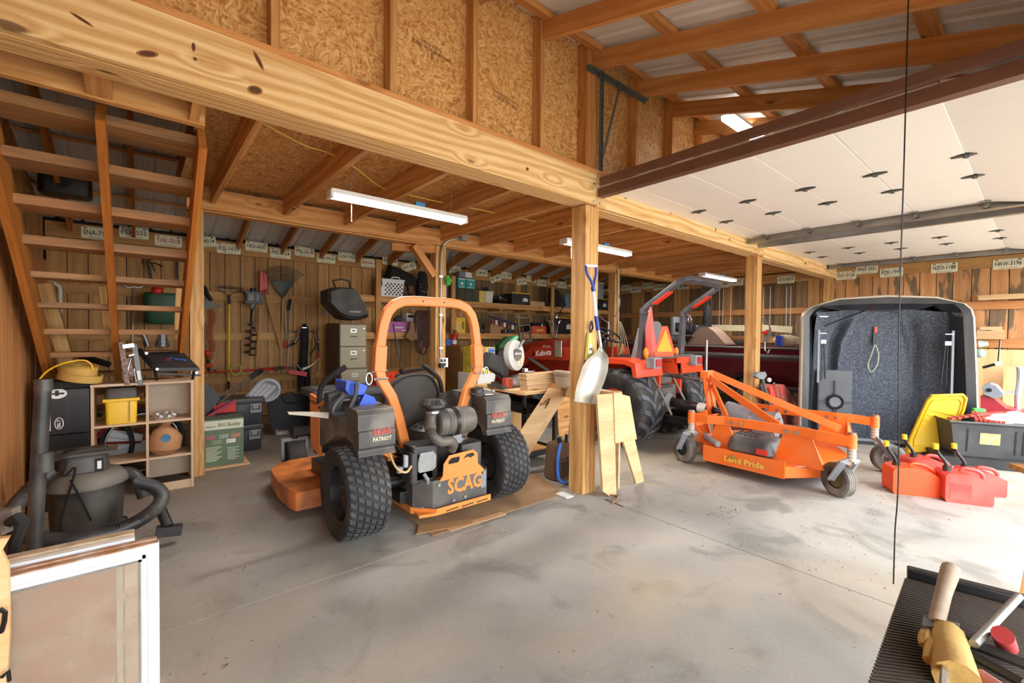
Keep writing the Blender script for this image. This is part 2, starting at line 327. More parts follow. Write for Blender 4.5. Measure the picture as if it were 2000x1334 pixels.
def text(s, mat, size, origin, xdir, ydir, parent, name='lettering', extr=.0006, align='CENTER', width=None, sy=1., bold=0., shear=0.):
    key = (s, mat.name, align, round(extr/size, 4), bold, shear)
    if key not in _tx:
        cu = bpy.data.curves.new('t', 'FONT'); cu.body = s; cu.size = 1; cu.align_x = align; cu.align_y = 'CENTER'; cu.extrude = extr/size; cu.resolution_u = 2; cu.offset = bold; cu.shear = shear
        o = bpy.data.objects.new('t', cu); C.objects.link(o); dg = bpy.context.evaluated_depsgraph_get(); me = bpy.data.meshes.new_from_object(o.evaluated_get(dg)); me.name = name
        bpy.data.objects.remove(o); me.materials.clear(); me.materials.append(mat)
        xs = [v.co.x for v in me.vertices] or [0]; _tx[key] = (me, max(xs)-min(xs))
    me, wd = _tx[key]
    x = (F.to_3x3() @ Vector(xdir)).normalized(); y = (F.to_3x3() @ Vector(ydir)).normalized(); z = x.cross(y); c = F @ Vector(origin)
    sx = width/wd if width else size; syy = size*sy
    m = Matrix(((x.x*sx, y.x*syy, z.x*size, c.x), (x.y*sx, y.y*syy, z.y*size, c.y), (x.z*sx, y.z*syy, z.z*size, c.z), (0, 0, 0, 1)))
    o = bpy.data.objects.new(name, me); put(o, m, parent); return o
def arc(c, r, a0, a1, n, ax='xz'):
    out = []
    for i in range(n+1):
        t = a0+(a1-a0)*i/n; x, y = r*math.cos(t), r*math.sin(t)
        out.append({'xz': (c[0]+x, c[1], c[2]+y), 'xy': (c[0]+x, c[1]+y, c[2]), 'yz': (c[0], c[1]+x, c[2]+y)}[ax])
    return out
def smooth_path(pts, n=6):
    P = [Vector(p) for p in pts]; P = [P[0]*2-P[1]]+P+[P[-1]*2-P[-2]]; out = []
    for i in range(1, len(P)-2):
        for j in range(n):
            t = j/n; a, b, c, d = P[i-1], P[i], P[i+1], P[i+2]
            out.append(.5*((2*b)+(c-a)*t+(2*a-5*b+4*c-d)*t*t+(3*b-a-3*c+d)*t**3))
    out.append(P[-2]); return out
# ================================================================== SETTING
frame()
GROUND = M('gravel_ground', '#b9b2a4', .9, var=.15, scale=3, bump=.3)
g = MB().bb(-30, -40, -.3, 40, 30, -.025); g.build('ground', GROUND, kind='structure')
fl = struct('floor')
MB().bb(-1.0, -.9, -.12, 9.95, 8.1, -.012).build('slab_base', M('joint_grey', '#6f6b64', .9), fl)  # base slab in one even grey, visible in the joints
for x0, x1 in ((-1.0, 2.934), (2.94, 6.15), (6.156, 9.95)):
    for y0, y1 in ((-.9, 2.518), (2.524, 8.1)):
        MB().bb(x0, y0, -.03, x1, y1, 0).build('slab', CONC, fl, bev=.002)
# crumbling joint beside the middle post
MB().bar((2.95, 2.30, .001), (2.93, 2.11, .001), .018, .004).build('joint_filler', M('old_joint', '#4c4338', .9), fl)
# ---- back wall
bw = struct('wall_back')
SHEATH = M('dark_sheathing', '#241a12', .9)
MB().bb(-1.0, 8.03, 0, 9.95, 8.06, 2.80).build('sheathing', SHEATH, bw)
x = -.90; i = 0
while x < 9.8:
    wd = .192+R.uniform(-.004, .004)*2
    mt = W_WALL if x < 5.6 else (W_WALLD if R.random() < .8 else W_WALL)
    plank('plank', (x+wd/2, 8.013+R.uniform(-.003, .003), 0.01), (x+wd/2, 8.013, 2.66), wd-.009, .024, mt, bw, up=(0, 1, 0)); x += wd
plank('top_board', (-.9, 7.975, 2.62), (9.8, 7.975, 2.62), .04, .19, W_WALL, bw)
def zy(a, b, Y): return py(a, b, Y).z
for zc, hh, x1 in ((zy(400, 577, 7.97), .12, 9.8), (zy(420, 657, 7.97), .12, 9.8), (zy(430, 742, 7.97), .12, 9.8), (.35, .12, 9.8)):
    xx = -.9
    while xx < x1: plank('girt', (xx, 7.98, zc), (min(xx+3.2, x1)-.005, 7.98, zc), .038, hh, W_WALL, bw); xx += 3.2
# ---- right end wall
rw = struct('wall_right')
MB().bb(9.86, -.9, 0, 9.9, 8.05, 2.72).build('sheathing', SHEATH, rw)
y = -.85
while y < 7.95:
    wd = .20+R.uniform(-.012, .012)
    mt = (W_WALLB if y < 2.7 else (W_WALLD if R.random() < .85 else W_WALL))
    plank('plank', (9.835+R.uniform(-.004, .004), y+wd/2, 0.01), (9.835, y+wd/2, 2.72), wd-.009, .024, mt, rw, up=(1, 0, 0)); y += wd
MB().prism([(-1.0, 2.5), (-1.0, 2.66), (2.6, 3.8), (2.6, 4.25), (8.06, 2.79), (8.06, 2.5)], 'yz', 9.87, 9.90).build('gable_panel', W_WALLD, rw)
plank('top_board', (9.79, -.85, 2.50), (9.79, 7.95, 2.52), .04, .17, W_WALL, rw)
for zc in (px(1950, 596, 9.79).z, px(1960, 663, 9.79).z-.06): plank('girt', (9.79, -.85, zc), (9.79, 7.95, zc), .04, .13 if zc < 1.5 else .12, W_SIDE, rw)
# ---- left wall
TL = px(20, 458, -.66).z
lw = struct('wall_left')
MB().bb(-1.0, -.9, 0, -.96, 8.05, 4.4).build('sheathing', SHEATH, lw)
y = -.85
while y < 7.95:
    wd = .21+R.uniform(-.012, .012)
    plank('plank', (-.93, y+wd/2, .01), (-.93, y+wd/2, 4.2), wd-.007, .024, W_WALL, lw, up=(1, 0, 0))
    if y < 5.9: plank('plank', (-.675+R.uniform(-.006,.006), y+wd/2, .01), (-.675, y+wd/2, TL), wd-.006, .03, W_SIDE, lw, up=(1, 0, 0))
    y += wd
plank('nailer', (-.71, -.85, TL-.03), (-.71, 5.9, TL-.03), .06, .04, W_SIDE, lw)
# white plastic drain pipe in the back corner seen through the stairs
p_ = py(118, 600, 7.9)
t = MB().tube([(p_.x-.12, 7.9, 1.98), (p_.x-.01, 7.9, 1.90), (p_.x, 7.9, 1.86), (p_.x, 7.9, .2)], .02, n=10); t.build('drain_pipe', WHT, kind=None, label='white plastic pipe running down the back wall in the left corner behind the stairs', cat='pipe')
# ---- posts and beams
def post(name, x0, x1, y0, y1, z1, mat=W_POST, z0=0): return props(plank(name, ((x0+x1)/2, (y0+y1)/2, z0), ((x0+x1)/2, (y0+y1)/2, z1), x1-x0, y1-y0, mat, up=(0, 1, 0)), kind='structure')
post('post', 2.872, 3.04, 2.485, 2.64, 2.455)
q = py(1477.5, 600, 2.5).x; post('post', q, q+.15, 2.5, 2.65, 2.455); P2X = q
q = py(1628, 600, 2.5).x; post('post', q-.05, q+.1, 2.5, 2.65, 2.43); P3X = q
q = .385; post('post', q-.03, q+.075, 5.06, 5.2, 2.50)
q = py(851, 600, 5.06).x; post('post', q, q+.15, 5.06, 5.2, 2.49); P5X = q
q = py(1200, 600, 5.06).x; post('post', q, q+.15, 5.06, 5.2, 2.49); P6X = q
# main beam, plies
bm = struct('main_beam')
for x0, x1, z0, z1 in ((-.9, 2.966, 2.462, 2.735), (2.972, P2X+.07, 2.445, 2.725), (P2X+.076, 9.80, 2.425, 2.705)):
    plank('beam_ply', (x0, 2.47, (z0+z1)/2), (x1, 2.47, (z0+z1)/2), .04, z1-z0, W_BEAM, bm)
    plank('beam_ply', (x0, 2.565, (z0+z1)/2-.006), (x1, 2.565, (z0+z1)/2+.002), .145, z1-z0, W_BEAM, bm)
plank('rim_board', (-.9, 2.49, 2.745), (9.8, 2.49, 2.735), .09, .03, W_RAFT, bm)
b = MB()
for z in (2.55, 2.70):
    for x in (2.93, 3.01): b.cyl((x, 2.447, z-.07), (x, 2.44, z-.07), .012, n=8)
b.build('bolt', CHR, bm)
KN = M('beam_knot', '#5f3a1c', .8, var=.4, scale=30); KN2 = M('beam_knot_ring', '#a06c38', .7, var=.2, scale=20)
for x_, y_, rx, rz, an in ((288, 105, .030, .011, .35), (505, 118, .008, .035, .5), (498, 176, .026, .016, .3), (378, 92, .006, .016, 0), (381, 115, .006, .006, 0), (160, 38, .028, .005, -.4), (1030, 330, .012, .010, .5), (1222, 385, .016, .014, .4), (1310, 414, .02, .016, 0), (1398, 448, .012, .018, 0), (1425, 468, .012, .015, 0)):
    q = py(x_, y_, 2.449); 
    for k_, (mt, s_) in enumerate(((KN2, 1.35), (KN, 1.0))): MB().prism([(q.x+s_*(rx*math.cos(a)*math.cos(an)-rz*math.sin(a)*math.sin(an)), q.z+s_*(rx*math.cos(a)*math.sin(an)+rz*math.sin(a)*math.cos(an))) for a in [2*PI*i/12 for i in range(12)]], 'xz', 2.4495-k_*.0006, 2.4505).build('knot', mt, bm)
lb = struct('ledger_beam')
for x0, x1 in ((.33, P5X+.07), (P5X+.076, P6X+.07), (P6X+.076, 9.8)):
    plank('beam_ply', (x0, 5.07, 2.60), (x1, 5.07, 2.60), .04, .20, W_JOIST, lb); plank('beam_ply', (x0, 5.16, 2.59), (x1, 5.16, 2.59), .12, .20, W_JOIST, lb)
# knee braces at the second back post
k = struct('knee_brace'); plank('brace', (P5X-.30, 5.1, 2.46), (P5X-.01, 5.1, 2.10), .09, .09, W_RAFT, k); plank('brace', (P5X-.5, 5.3, 2.44), (P5X+.02, 5.12, 2.44), .09, .09, W_RAFT, k)
# ---- loft floor: joists and deck seen from below
cl = struct('ceiling')
x = .53
while x < 9.7:
    plank('joist', (x, 2.64, 2.655), (x, 5.05, 2.655), .04, .19, W_JOIST, cl); x += .6215
xs = [.29, 2.70, 5.12, 7.55, 9.8]
for a, b_ in zip(xs, xs[1:]): MB().bb(a, 2.52, 2.752, b_-.004, 5.2, 2.77).build('deck_panel', OSB, cl)
# framing round the stair opening
plank('stair_header', (-.86, 2.90, 2.59), (.27, 2.90, 2.58), .04, .26, W_JOIST, cl)
plank('trimmer_joist', (.27, 2.64, 2.66), (.27, 5.06, 2.66), .04, .19, W_JOIST, cl)
plank('blocking', (-.14, 2.62, 2.60), (-.14, 2.88, 2.58), .09, .24, W_JOIST, cl)
plank('blocking', (.22, 2.62, 2.60), (.22, 2.88, 2.58), .04, .24, W_JOIST, cl)
# ---- loft front wall of strand board and studs
wl = struct('wall_loft')
for a, b_ in zip((-1, 1.16, 3.58, 6.0, 8.4), (1.16, 3.58, 6.0, 8.4, 9.9)): MB().bb(a+.002, 2.60, 2.74, b_-.002, 2.612, 4.6).build('strand_panel', OSB, wl)
for x in (-.08, .53, 1.16, 1.756, 2.38, 3.62, 4.25, 4.87, 5.5, 6.8, 7.4, 8.0, 8.7): plank('stud', (x, 2.552, 2.752), (x, 2.552, 4.5), .042, .09, W_JOIST if x < 3 else W_RAFT, wl, up=(0, 1, 0))
plank('stud', (2.955, 2.56, 2.74), (2.955, 2.56, 4.5), .15, .12, W_RAFT, wl, up=(0, 1, 0)); plank('stud', (6.2, 2.56, 2.74), (6.2, 2.56, 4.4), .15, .12, W_RAFT, wl, up=(0, 1, 0))
# grade stamps printed across two strand panels
INK = M('stamp_ink', '#3a2c1c', .8)
for x, z, s_ in ((1.47, 3.22, '24/16 EXP 1\nSIZED FOR SPACING'), (2.09, 3.10, 'THIS SIDE DOWN\nSTRENGTH AXIS')):
    text(s_, INK, .032, (x, 2.599, z), (1, 0, -.12), (.12, 0, 1), wl, name='stamp', extr=.0003)
text('W W W', INK, .05, (1.2, 2.447, 2.745), (1, 0, 0), (0, 0, 1), wl, name='stamp', extr=.0003)
# ---- front lean-to roof (falls towards the doors)
SH = M('roof_sheet_metal', '#dddcd8', .42, .15, var=.08, scale=2)
def roof_sheet(name, x0, x1, y0, y1, zf, parent, pitch=.2286):
    n = int((x1-x0)/pitch); b = MB(); row = []
    for i in range(n):
        a = x0+i*pitch
        for dx, dz in ((0, 0), (.09, 0), (.105, .004), (.12, 0), (pitch-.05, 0), (pitch-.035, .02), (pitch-.015, .02)): row.append((a+dx, dz))
    row.append((x0+n*pitch, 0)); vs = [(x, y, zf(y)+dz) for y in (y0, y1) for x, dz in row]; k = len(row)
    b.add(vs, [(i, i+1, k+i+1, k+i) for i in range(k-1)]); o = b.build(name, SH, parent); s = o.modifiers.new('s', 'SOLIDIFY'); s.thickness = .002; return o
fr = struct('roof_front'); S = .30; zb = lambda y: 3.635-(2.55-y)*S
x = .02
for x in (-.6, .0, .6, 1.2, 1.79, 2.39, 2.97, 3.63, 4.25, 4.85, 5.5, 6.1, 6.72, 7.34, 7.96, 8.6, 9.25, 9.75):
    plank('rafter', (x, 2.59, zb(2.59)+.07), (x, -.9, zb(-.9)+.07), .04, .14, W_RAFT, fr)
for y in (2.45, 1.78, 1.12, .46, -.2, -.82): plank('purlin', (-1, y, zb(y)+.16), (9.9, y, zb(y)+.16), .09, .04, W_RAFT, fr, up=(0, -S, 1))
for a in (-1.0, 2.65, 6.3): roof_sheet('metal_sheet', a, a+3.66, 2.62, -1.0, lambda y: zb(y)+.185, fr)
# ---- back lean-to roof
br = struct('roof_back'); zr = lambda y: 2.60+(8.0-y)*.27
x = -.672
while x < 9.8: plank('rafter', (x, 8.02, zr(8.02)+.07), (x, 2.63, zr(2.63)+.07), .04, .14, W_RAFT if x > 0 else W_STAIR, br); x += .61
for y in (7.2, 6.2, 5.3, 4.3, 3.3): plank('purlin', (-1, y, zr(y)+.155), (9.9, y, zr(y)+.155), .09, .03, W_RAFT, br, up=(0, -.27, 1))
for a in (-1.0, 2.65, 6.3): roof_sheet('metal_sheet', a, a+3.66, 8.1, 2.55, lambda y: zr(y)+.175, br, pitch=.2286)
# ---- front wall: posts and headers, doorways open under them
fw = struct('wall_front')
for x in (-.87, 2.955, 6.2, 9.75): plank('post', (x, -.55, 0), (x, -.55, 2.75), .15, .15, W_POST, fw, up=(0, 1, 0))
for a, b_ in ((-.8, 2.88), (3.03, 6.12), (6.28, 9.68)): plank('header', (a, -.55, 2.48), (b_, -.55, 2.48), .12, .46, W_WALL, fw)
po = struct('sun_block'); MB().bb(-3.2, -2.5, 2.45, 2.98, -.65, 2.5).build('sun_block_sheet', SH, po)  # unseen roof added outside to keep direct sun out of the camera bay
for x in (-3.1, 2.9): plank('sun_block_post', (x, -2.4, 0), (x, -2.4, 2.45), .12, .12, W_POST, po, up=(0, 1, 0))  # legs for the added sun block
# ---- two sectional garage doors, rolled up overhead
DW = M('door_white_enamel', '#e9e6df', .45, var=.02); DBR = M('brown_painted_steel', '#6b4a3c', .45, .2, var=.1)
for di, (x0, x1) in enumerate(((3.05, 5.90), (6.34, 9.15))):
    d = struct('door_%d' % (di+1)); near = DBR if di == 0 else STL
    ys = [2.50, 2.23, 1.765, 1.305, .845, .36]
    for a, b_ in zip(ys, ys[1:]): MB().bb(x0, b_+.004, 2.602, x1, a, 2.64).build('door_section', DW, d, bev=.003)
    m = MB().box((x0+x1)/2, .13, 2.575, x1-x0, .47, .04, rot=(.22, 0, 0)); m.build('door_section', DW, d, bev=.003)
    m = MB().box((x0+x1)/2, -.27, 2.435, x1-x0, .40, .04, rot=(.5, 0, 0)); m.build('door_section', DW, d, bev=.003)
    for y in ys[1:]:
        for fx in (.43, .64):
            hx = x0+(x1-x0)*fx; h = MB()
            h.prism([(-.075, .012), (-.02, .03), (.02, .03), (.075, .012), (.075, -.006), (.02, -.03), (-.02, -.03), (-.075, -.006)], 'xy', 2.594, 2.601)
            for v in h.v[-16:]: v.x, v.y = hx+v.y*1.1, y+v.x
            h.cyl((hx-.03, y, 2.59), (hx+.03, y, 2.59), .009, n=8); h.box(hx, y, 2.586, .03, .03, .01)
            h.build('hinge', BRASS, d)
        for xe in (x0, x1):
            s_ = 1 if xe == x0 else -1; h = MB(); h.box(xe+s_*.05, y, 2.593, .05, .07, .012); h.cyl((xe+s_*.05, y, 2.575), (xe-s_*.03, y, 2.575), .006, n=6); h.cyl((xe-s_*.012, y, 2.575), (xe-s_*.04, y, 2.575), .024, n=12); h.build('roller', STL, d)
    for xe, s_ in ((x0, -1), (x1, 1)):
        mt = DBR if (di == 0 and s_ < 0) else STL
        MB().prism([(xe+s_*.0, 2.53), (xe+s_*.07, 2.53), (xe+s_*.07, 2.60), (xe+s_*.063, 2.60), (xe+s_*.063, 2.537), (xe+s_*.0, 2.537)], 'xz', -.15, 2.52).build('track', mt, d)
        MB().prism([(xe+s_*.07, 2.615), (xe+s_*.11, 2.615), (xe+s_*.11, 2.67), (xe+s_*.104, 2.67), (xe+s_*.104, 2.621), (xe+s_*.07, 2.621)], 'xz', 0, 2.40).build('track_angle', mt, d)
        # curved track down the jamb
        MB().tube([(xe+s_*.035, .0, 2.56)]+[(xe+s_*.035, -.1-.38*math.sin(a), 2.18+.38*math.cos(a)) for a in (0, .4, .8, 1.2, 1.57)]+[(xe+s_*.035, -.48, .1)], .03, n=4, smooth=False).build('track', STL, d)
    m = MB(); xx = x0-.02 if di == 0 else x0-.06
    m.bar((xx, 2.47, 2.53), (xx, 2.47, 3.62 if di == 0 else 2.72), .035, .004, up=(0, 1, 0)); m.bar((xx+.018, 2.47, 2.53), (xx+.018, 2.47, 3.62 if di == 0 else 2.72), .004, .035, up=(0, 1, 0)); m.build('perforated_angle', BRASS, d)
    if di == 0:
        m = MB(); m.bar((2.86, 2.47, 3.60), (3.72, 2.47, 3.60), .035, .004, up=(0, 0, 1)); m.bar((2.86, 2.487, 3.585), (3.72, 2.487, 3.585), .004, .035); m.build('perforated_angle', BRASS, d)
        MB().bar((3.30, 2.47, 3.6), (3.05, 2.47, 2.85), .028, .004, up=(0, 1, 0)).build('perforated_angle', BRASS, d)
        h = MB()
        for i in range(26): h.cyl((xx+.004, 2.466, 2.57+i*.04), (xx+.004, 2.464, 2.57+i*.04), .004, n=6)
        h.build('bolt_hole', M('hole_black', '#15120f', .9), d)
    else:
        for X_ in (x1+.07,): MB().bar((X_, 2.44, 2.53), (X_, 2.44, 2.75), .035, .035).build('perforated_angle', BRASS, d)
    # grey torsion strut along the inner edge
    MB().bb(x1+.02, .0, 2.655, x1+.06, 2.46, 2.70).build('strut', STL, d)
# ---- staircase seen from behind
st = struct('staircase'); T0, TY, RS, RN = 2.50, 3.40, .192, .262
def sy(z): return TY+(T0-z)/RS*RN
for x in (-.575, -.155, .285):
    plank('stringer', (x, sy(2.62)-.02, 2.62-.10), (x, sy(.12), .02), .04, .24 if x != -.155 else .16, W_STAIR, st)
for i in range(13):
    z = T0-i*RS; yy = TY+i*RN
    if z < .1: break
    wx = -.555 ; plank('tread', (wx, yy, z), (.265, yy, z), .26, .04 if i > 3 else .055, W_TREAD, st)
# short offcut posts propped behind the stairs
a = pz(120, 735, .9)
# ================================================================== LAMPS
LED = M('led_diffuser', '#f4f4f6', .4, var=0, emit=2.2); BLUE = M('blue_tag', '#3d8fd0', .5)
for i, (a, b_, n_, lab) in enumerate((((640, 383), (887, 425), 1, 'long white strip light hanging under the loft joists above the riding mower'), ((1100, 472), (1228, 497), 1, 'white strip light hanging under the loft joists behind the middle post'), ((1370, 532), (1442, 545), 0, 'small looking white strip light farthest back, above the boat'))):
    A, B = pz(*a, 2.40), pz(*b_, 2.40)
    if i == 2: A, B = pz(*a, 2.44), pz(*b_, 2.44)
    y = (A.y+B.y)/2; x0, x1 = A.x, A.x+1.20
    t = thing('strip_light', lab, 'light', (x0+.6, y, 2.375), 0, 'strip lights under the loft')
    MB().prism([(-.055, .05), (-.055, .02), (-.03, 0), (.03, 0), (.055, .02), (.055, .05)], 'yz', -.59, .59).build('diffuser', LED, t)
    MB().bb(-.60, -.058, .03, .60, .058, .062).build('housing', WHT, t); MB().bb(-.61, -.057, -.002, -.59, .057, .055).build('end_cap', WHT, t); MB().bb(.59, -.057, -.002, .61, .057, .055).build('end_cap', WHT, t)
    m = MB()
    for xx in (-.45, .45): m.tube([(xx, 0, .06), (xx+.02, 0, .20), (xx, 0, .375)], .003, n=5)
    m.build('hanger', STL, t); MB().box(.15, 0, .085, .09, .03, .045).build('connector', BLUE, t)
    m = MB().tube([(-.42, .05, .02), (-.42, .05, -.06), (-.42, .05, -.13)], .002, n=5); m.sph((-.42, .05, -.135), .007, n=8, m=5); m.build('pull_chain', STL, t)
    ld = bpy.data.lights.new('strip_lamp', 'AREA'); ld.shape = 'RECTANGLE'; ld.size = 1.1; ld.size_y = .08; ld.energy = 26; ld.color = (1, .97, .93); lo = bpy.data.objects.new('strip_lamp', ld); C.objects.link(lo); lo.parent = t; lo.location = (0, 0, -.01)
frame()
# a tube fixture high up in the front bay, seen over the open door
t = thing('strip_light', 'white strip light up under the front roof above the raised door', 'light', tuple(py(1470, 268, 2.0)), 0, None); MB().bb(-.6, -.05, 0, .6, .05, .05).build('diffuser', LED, t); MB().bb(-.61, -.055, .045, .61, .055, .07).build('housing', WHT, t); MB().bar((-.4, 0, .07), (-.4, 0, .28), .006, .006).bar((.4, 0, .07), (.4, 0, .28), .006, .006).build('hanger', STL, t)
for sgn in (0, PI):
    ld = bpy.data.lights.new('strip_lamp', 'AREA'); ld.shape = 'RECTANGLE'; ld.size = 1.1; ld.size_y = .08; ld.energy = 1.5 if sgn else 5; ld.color = (1, .97, .93); lo = bpy.data.objects.new('strip_lamp', ld); C.objects.link(lo); lo.parent = t; lo.location = (0, 0, .1 if sgn else -.02); lo.rotation_euler = (sgn, 0, 0)
frame()
MB().tube(smooth_path([pz(x, y, 2.69) for x, y in ((470, 214), (505, 236), (560, 266), (600, 286), (645, 300), (690, 325), (725, 352), (750, 368), (800, 381), (865, 396), (910, 404), (958, 414), (1005, 424), (1045, 433))], 4), .006, n=6).build('cable', M('yellow_cable', '#e0c050', .5), label='yellow electrical cable running through the loft joists', cat='cable')
# ================================================================== LICENCE PLATES
PLM = M('plate_enamel', '#ebe6c8', .4, var=.04, scale=20); INKB = M('plate_dark_ink', '#27313f', .5, var=0); INKG = M('plate_green_ink', '#24422f', .5, var=0); INKR = M('plate_red_ink', '#a32a20', .5, var=0)
PG = 'licence plates nailed in a row along the wall boards'
def licence(reg, cx, cy, lab, tilt=0, ink=INKB, wall='back', slogan=True, w=.305, dz=0):
    if wall == 'back': P = py(cx, cy, 7.948); X, Y, Nn = Vector((1, 0, 0)), Vector((0, 0, 1)), Vector((0, -1, 0))
    else: P = px(cx, cy, 9.762); X, Y, Nn = Vector((0, -1, 0)), Vector((0, 0, 1)), Vector((-1, 0, 0))
    rt = Matrix((X, Y, Nn)).transposed() @ Matrix.Rotation(math.radians(tilt), 3, 'Z')
    t = thing('licence_plate', lab, 'licence plate', P, 0, PG, rot=rt)
    m = MB(); h = .152; r = .02; pts = []
    for qx, qy, a in ((1, 1, 0), (-1, 1, 1), (-1, -1, 2), (1, -1, 3)):
        for i in range(3): g_ = PI/2*(a+i/2); pts.append((qx*(w/2-r)+r*math.cos(g_), qy*(h/2-r)+r*math.sin(g_)))
    m.prism(pts, 'xy', 0, .0015)
    e = .0035
    m.bb(-w/2+.004, h/2-.009, 0, w/2-.004, h/2-.004, e); m.bb(-w/2+.004, -h/2+.004, 0, w/2-.004, -h/2+.009, e); m.build('plate', PLM, t)
    text(reg, ink, .088, (0, 0, .003), (1, 0, 0), (0, 1, 0), t, width=w*.86, sy=.98, bold=.012)
    if slogan:
        text('NORTH CAROLINA', INKB, .02, (0, -.059, .003), (1, 0, 0), (0, 1, 0), t, name='slogan', width=w*.6)
        m = MB(); m.bb(-w*.42, .05, .0015, -w*.32, .066, .003); m.build('sticker', INKR, t); m = MB().bb(w*.3, .05, .0015, w*.42, .066, .003).build('sticker', INKB, t)
        text('First in Flight', INKB, .016, (0, .056, .003), (1, 0, 0), (0, 1, 0), t, name='slogan', width=w*.4)
    frame()
for reg, cx, cy, lab, tl, ink in (
    ('SNA-7113', 190, 456, 'licence plate SNA-7, partly covered by the middle stair stringer', 0, INKB), ('FSX-555', 262, 455, 'licence plate FSX-555 seen through the stairs', 1, INKB),
    ('YXK-7018', 329, 471, 'licence plate YXK-7018 in red characters seen through the stairs', 0, INKR), ('XM-9014', 398, 472, 'tilted licence plate ending 9014 half behind the left back post', 9, INKB),
    ('RSJ-1653', 447, 486, 'licence plate RSJ-1653 just right of the left back post', 2, INKB), ('HRA-6007', 501, 482, 'licence plate HRA-6007 above the leaf rake', -1, INKB),
    ('PPE-8124', 548, 495, 'licence plate PPE-8124 over the leaf rake tines', 0, INKB), ('PRJ-2618', 595, 492, 'licence plate PRJ-2618 right above the rake', -1, INKB),
    ('PRH-9914', 637, 505, 'licence plate PRH-9914 set a little lower', 0, INKB), ('LXW-1933', 678, 502, 'licence plate LXW-1933 above the black grass catcher', 0, INKB),
    ('WNW-4', 721, 514, 'licence plate WNW-4 in brown red characters beside the shelf upright', 1, INKR), ('EX44004', 762, 510, 'licence plate EX44004 in bold black above the laundry basket', -2, INKB),
    ('JEA-421', 799, 521, 'steeply tilted licence plate above the black coat', 22, INKB), ('TAL-03', 828, 517, 'licence plate half hidden by the knee brace', 0, INKB),
    ('OP1-4076', 888, 527, 'licence plate with green characters just right of the conduit post', 2, INKG), ('FQM-8425', 941, 533, 'licence plate FQM right of the two teal boxes', 0, INKG),
    ('4BT-4881', 968, 544, 'licence plate tilted upwards above the white bucket', 20, INKG), ('OCO-1884', 989, 538, 'licence plate OCO above the pans', -1, INKG),
    ('LAK-6314', 1019, 550, 'slightly tilted licence plate above the tote with yellow lid', 9, INKG), ('LY5-0812', 1038, 545, 'licence plate LY5 above the small wooden crate', -3, INKG),
    ('LSY-6006', 1058, 553, 'lower green licence plate left of the third shelf upright', 0, INKG), ('TTX-2891', 1079, 550, 'licence plate in red above the third shelf upright', 0, INKR),
    ('WL-60021', 1098, 557, 'licence plate tilted slightly down above the black backpack', -3, INKG), ('RVZ-8', 1112, 554, 'licence plate cut off by the middle post', 0, INKG)):
    licence(reg, cx, cy, lab, tl, ink)
for reg, cx, cy, lab in (('AEB-8712', 1223, 562, 'grey looking licence plate nearest the back corner on the end wall'), ('AMF-3012', 1242, 566, 'second licence plate from the back corner on the end wall'),
    ('BNX-2718', 1265, 558, 'third licence plate from the back corner on the end wall'), ('KTR-5530', 1287, 561, 'fourth licence plate from the back corner, left of the tractor roll bar'), ('TNE-4461', 1334, 559, 'licence plate on the end wall seen under the roll bar hoop'),
    ('OEL-441', 1410, 555, 'licence plate on the end wall right of the roll bar'), ('R46-TL', 1437, 551, 'licence plate just below the far strip light'), ('A7X-8003', 1535, 546, 'licence plate 8003 right of the far front post'),
    ('SSO-3126', 1652, 538, 'licence plate SSO-3126 beside the end of the beam'), ('WNT-3921', 1693, 526, 'licence plate mostly hidden behind the door rail'), ('PZK-1999', 1741, 532, 'licence plate PZK-1999 under the second garage door'),
    ('NZO-1188', 1844, 523, 'licence plate NZO-1188 under the second garage door'), ('HRW-3196', 1969, 515, 'licence plate HRW-3196 at the right end of the row')):
    licence(reg, cx, cy, lab, 0, INKB, 'right')
# ================================================================== BACK WALL TOOLS
def B(x, y, Y=7.88): return py(x, y, Y)
WH = M('ash_handle', '#b58a50', .5); YH = M('yellow_handle', '#d9b12a', .45); RDP = M('red_painted_steel', '#b82a20', .4)
def item(name, lab, cat, group=None): return thing(name, lab, cat, (0, 0, 0), 0, group, local=False)
def rebase(t, p):
    """move an already built world-authored thing's empty to its base without moving its parts"""
    T = Matrix.Translation(p); 
    for c in t.children: c.matrix_basis = T.inverted() @ WM[t.name] @ c.matrix_basis
    WM[t.name] = T @ Matrix.Identity(4); t.matrix_basis = T
# leaf rake, tines up
t = item('leaf_rake', 'dark green fan leaf rake hung tines up on the back wall, long wooden handle', 'rake')
GRN = M('rake_green', '#2f3d2e', .5); c0 = B(552, 584)
m = MB(); n = 25; W_ = (B(597, 530)-B(514, 530)).x/2; H_ = B(555, 520).z-c0.z
for i in range(n):
    a = -1+2*i/(n-1); top = Vector((c0.x+a*W_*.97, 7.86-.02*(1-a*a), c0.z+H_*(1-.22*a*a))); mid = Vector((c0.x+a*W_*.52, 7.88, c0.z+H_*.50)); m.tube([mid, (mid+top)/2, top, top+Vector((a*.01, -.05, -.01))], .0042, n=5)
m.build('tine', GRN, t)
m = MB().grid(lambda u, v: (c0.x+(u-.5)*2*W_*.53*v, 7.885-.015*math.cos((u-.5)*3), c0.z+H_*(.5*v+.04*v*(1-(2*u-1)**2))), 10, 4, thick=(0, .008, 0)); m.build('fan', GRN, t)
MB().tube([Vector((c0.x+a*W_*.78, 7.868, c0.z+H_*(.80-.13*a*a))) for a in [i/6-1 for i in range(13)]], .006, n=6).build('tine_band', M('pale_green', '#9aa78a', .5), t)
MB().cyl(B(553, 583), B(548, 720), .015, n=8).build('handle', WH, t)
rebase(t, B(548, 720))
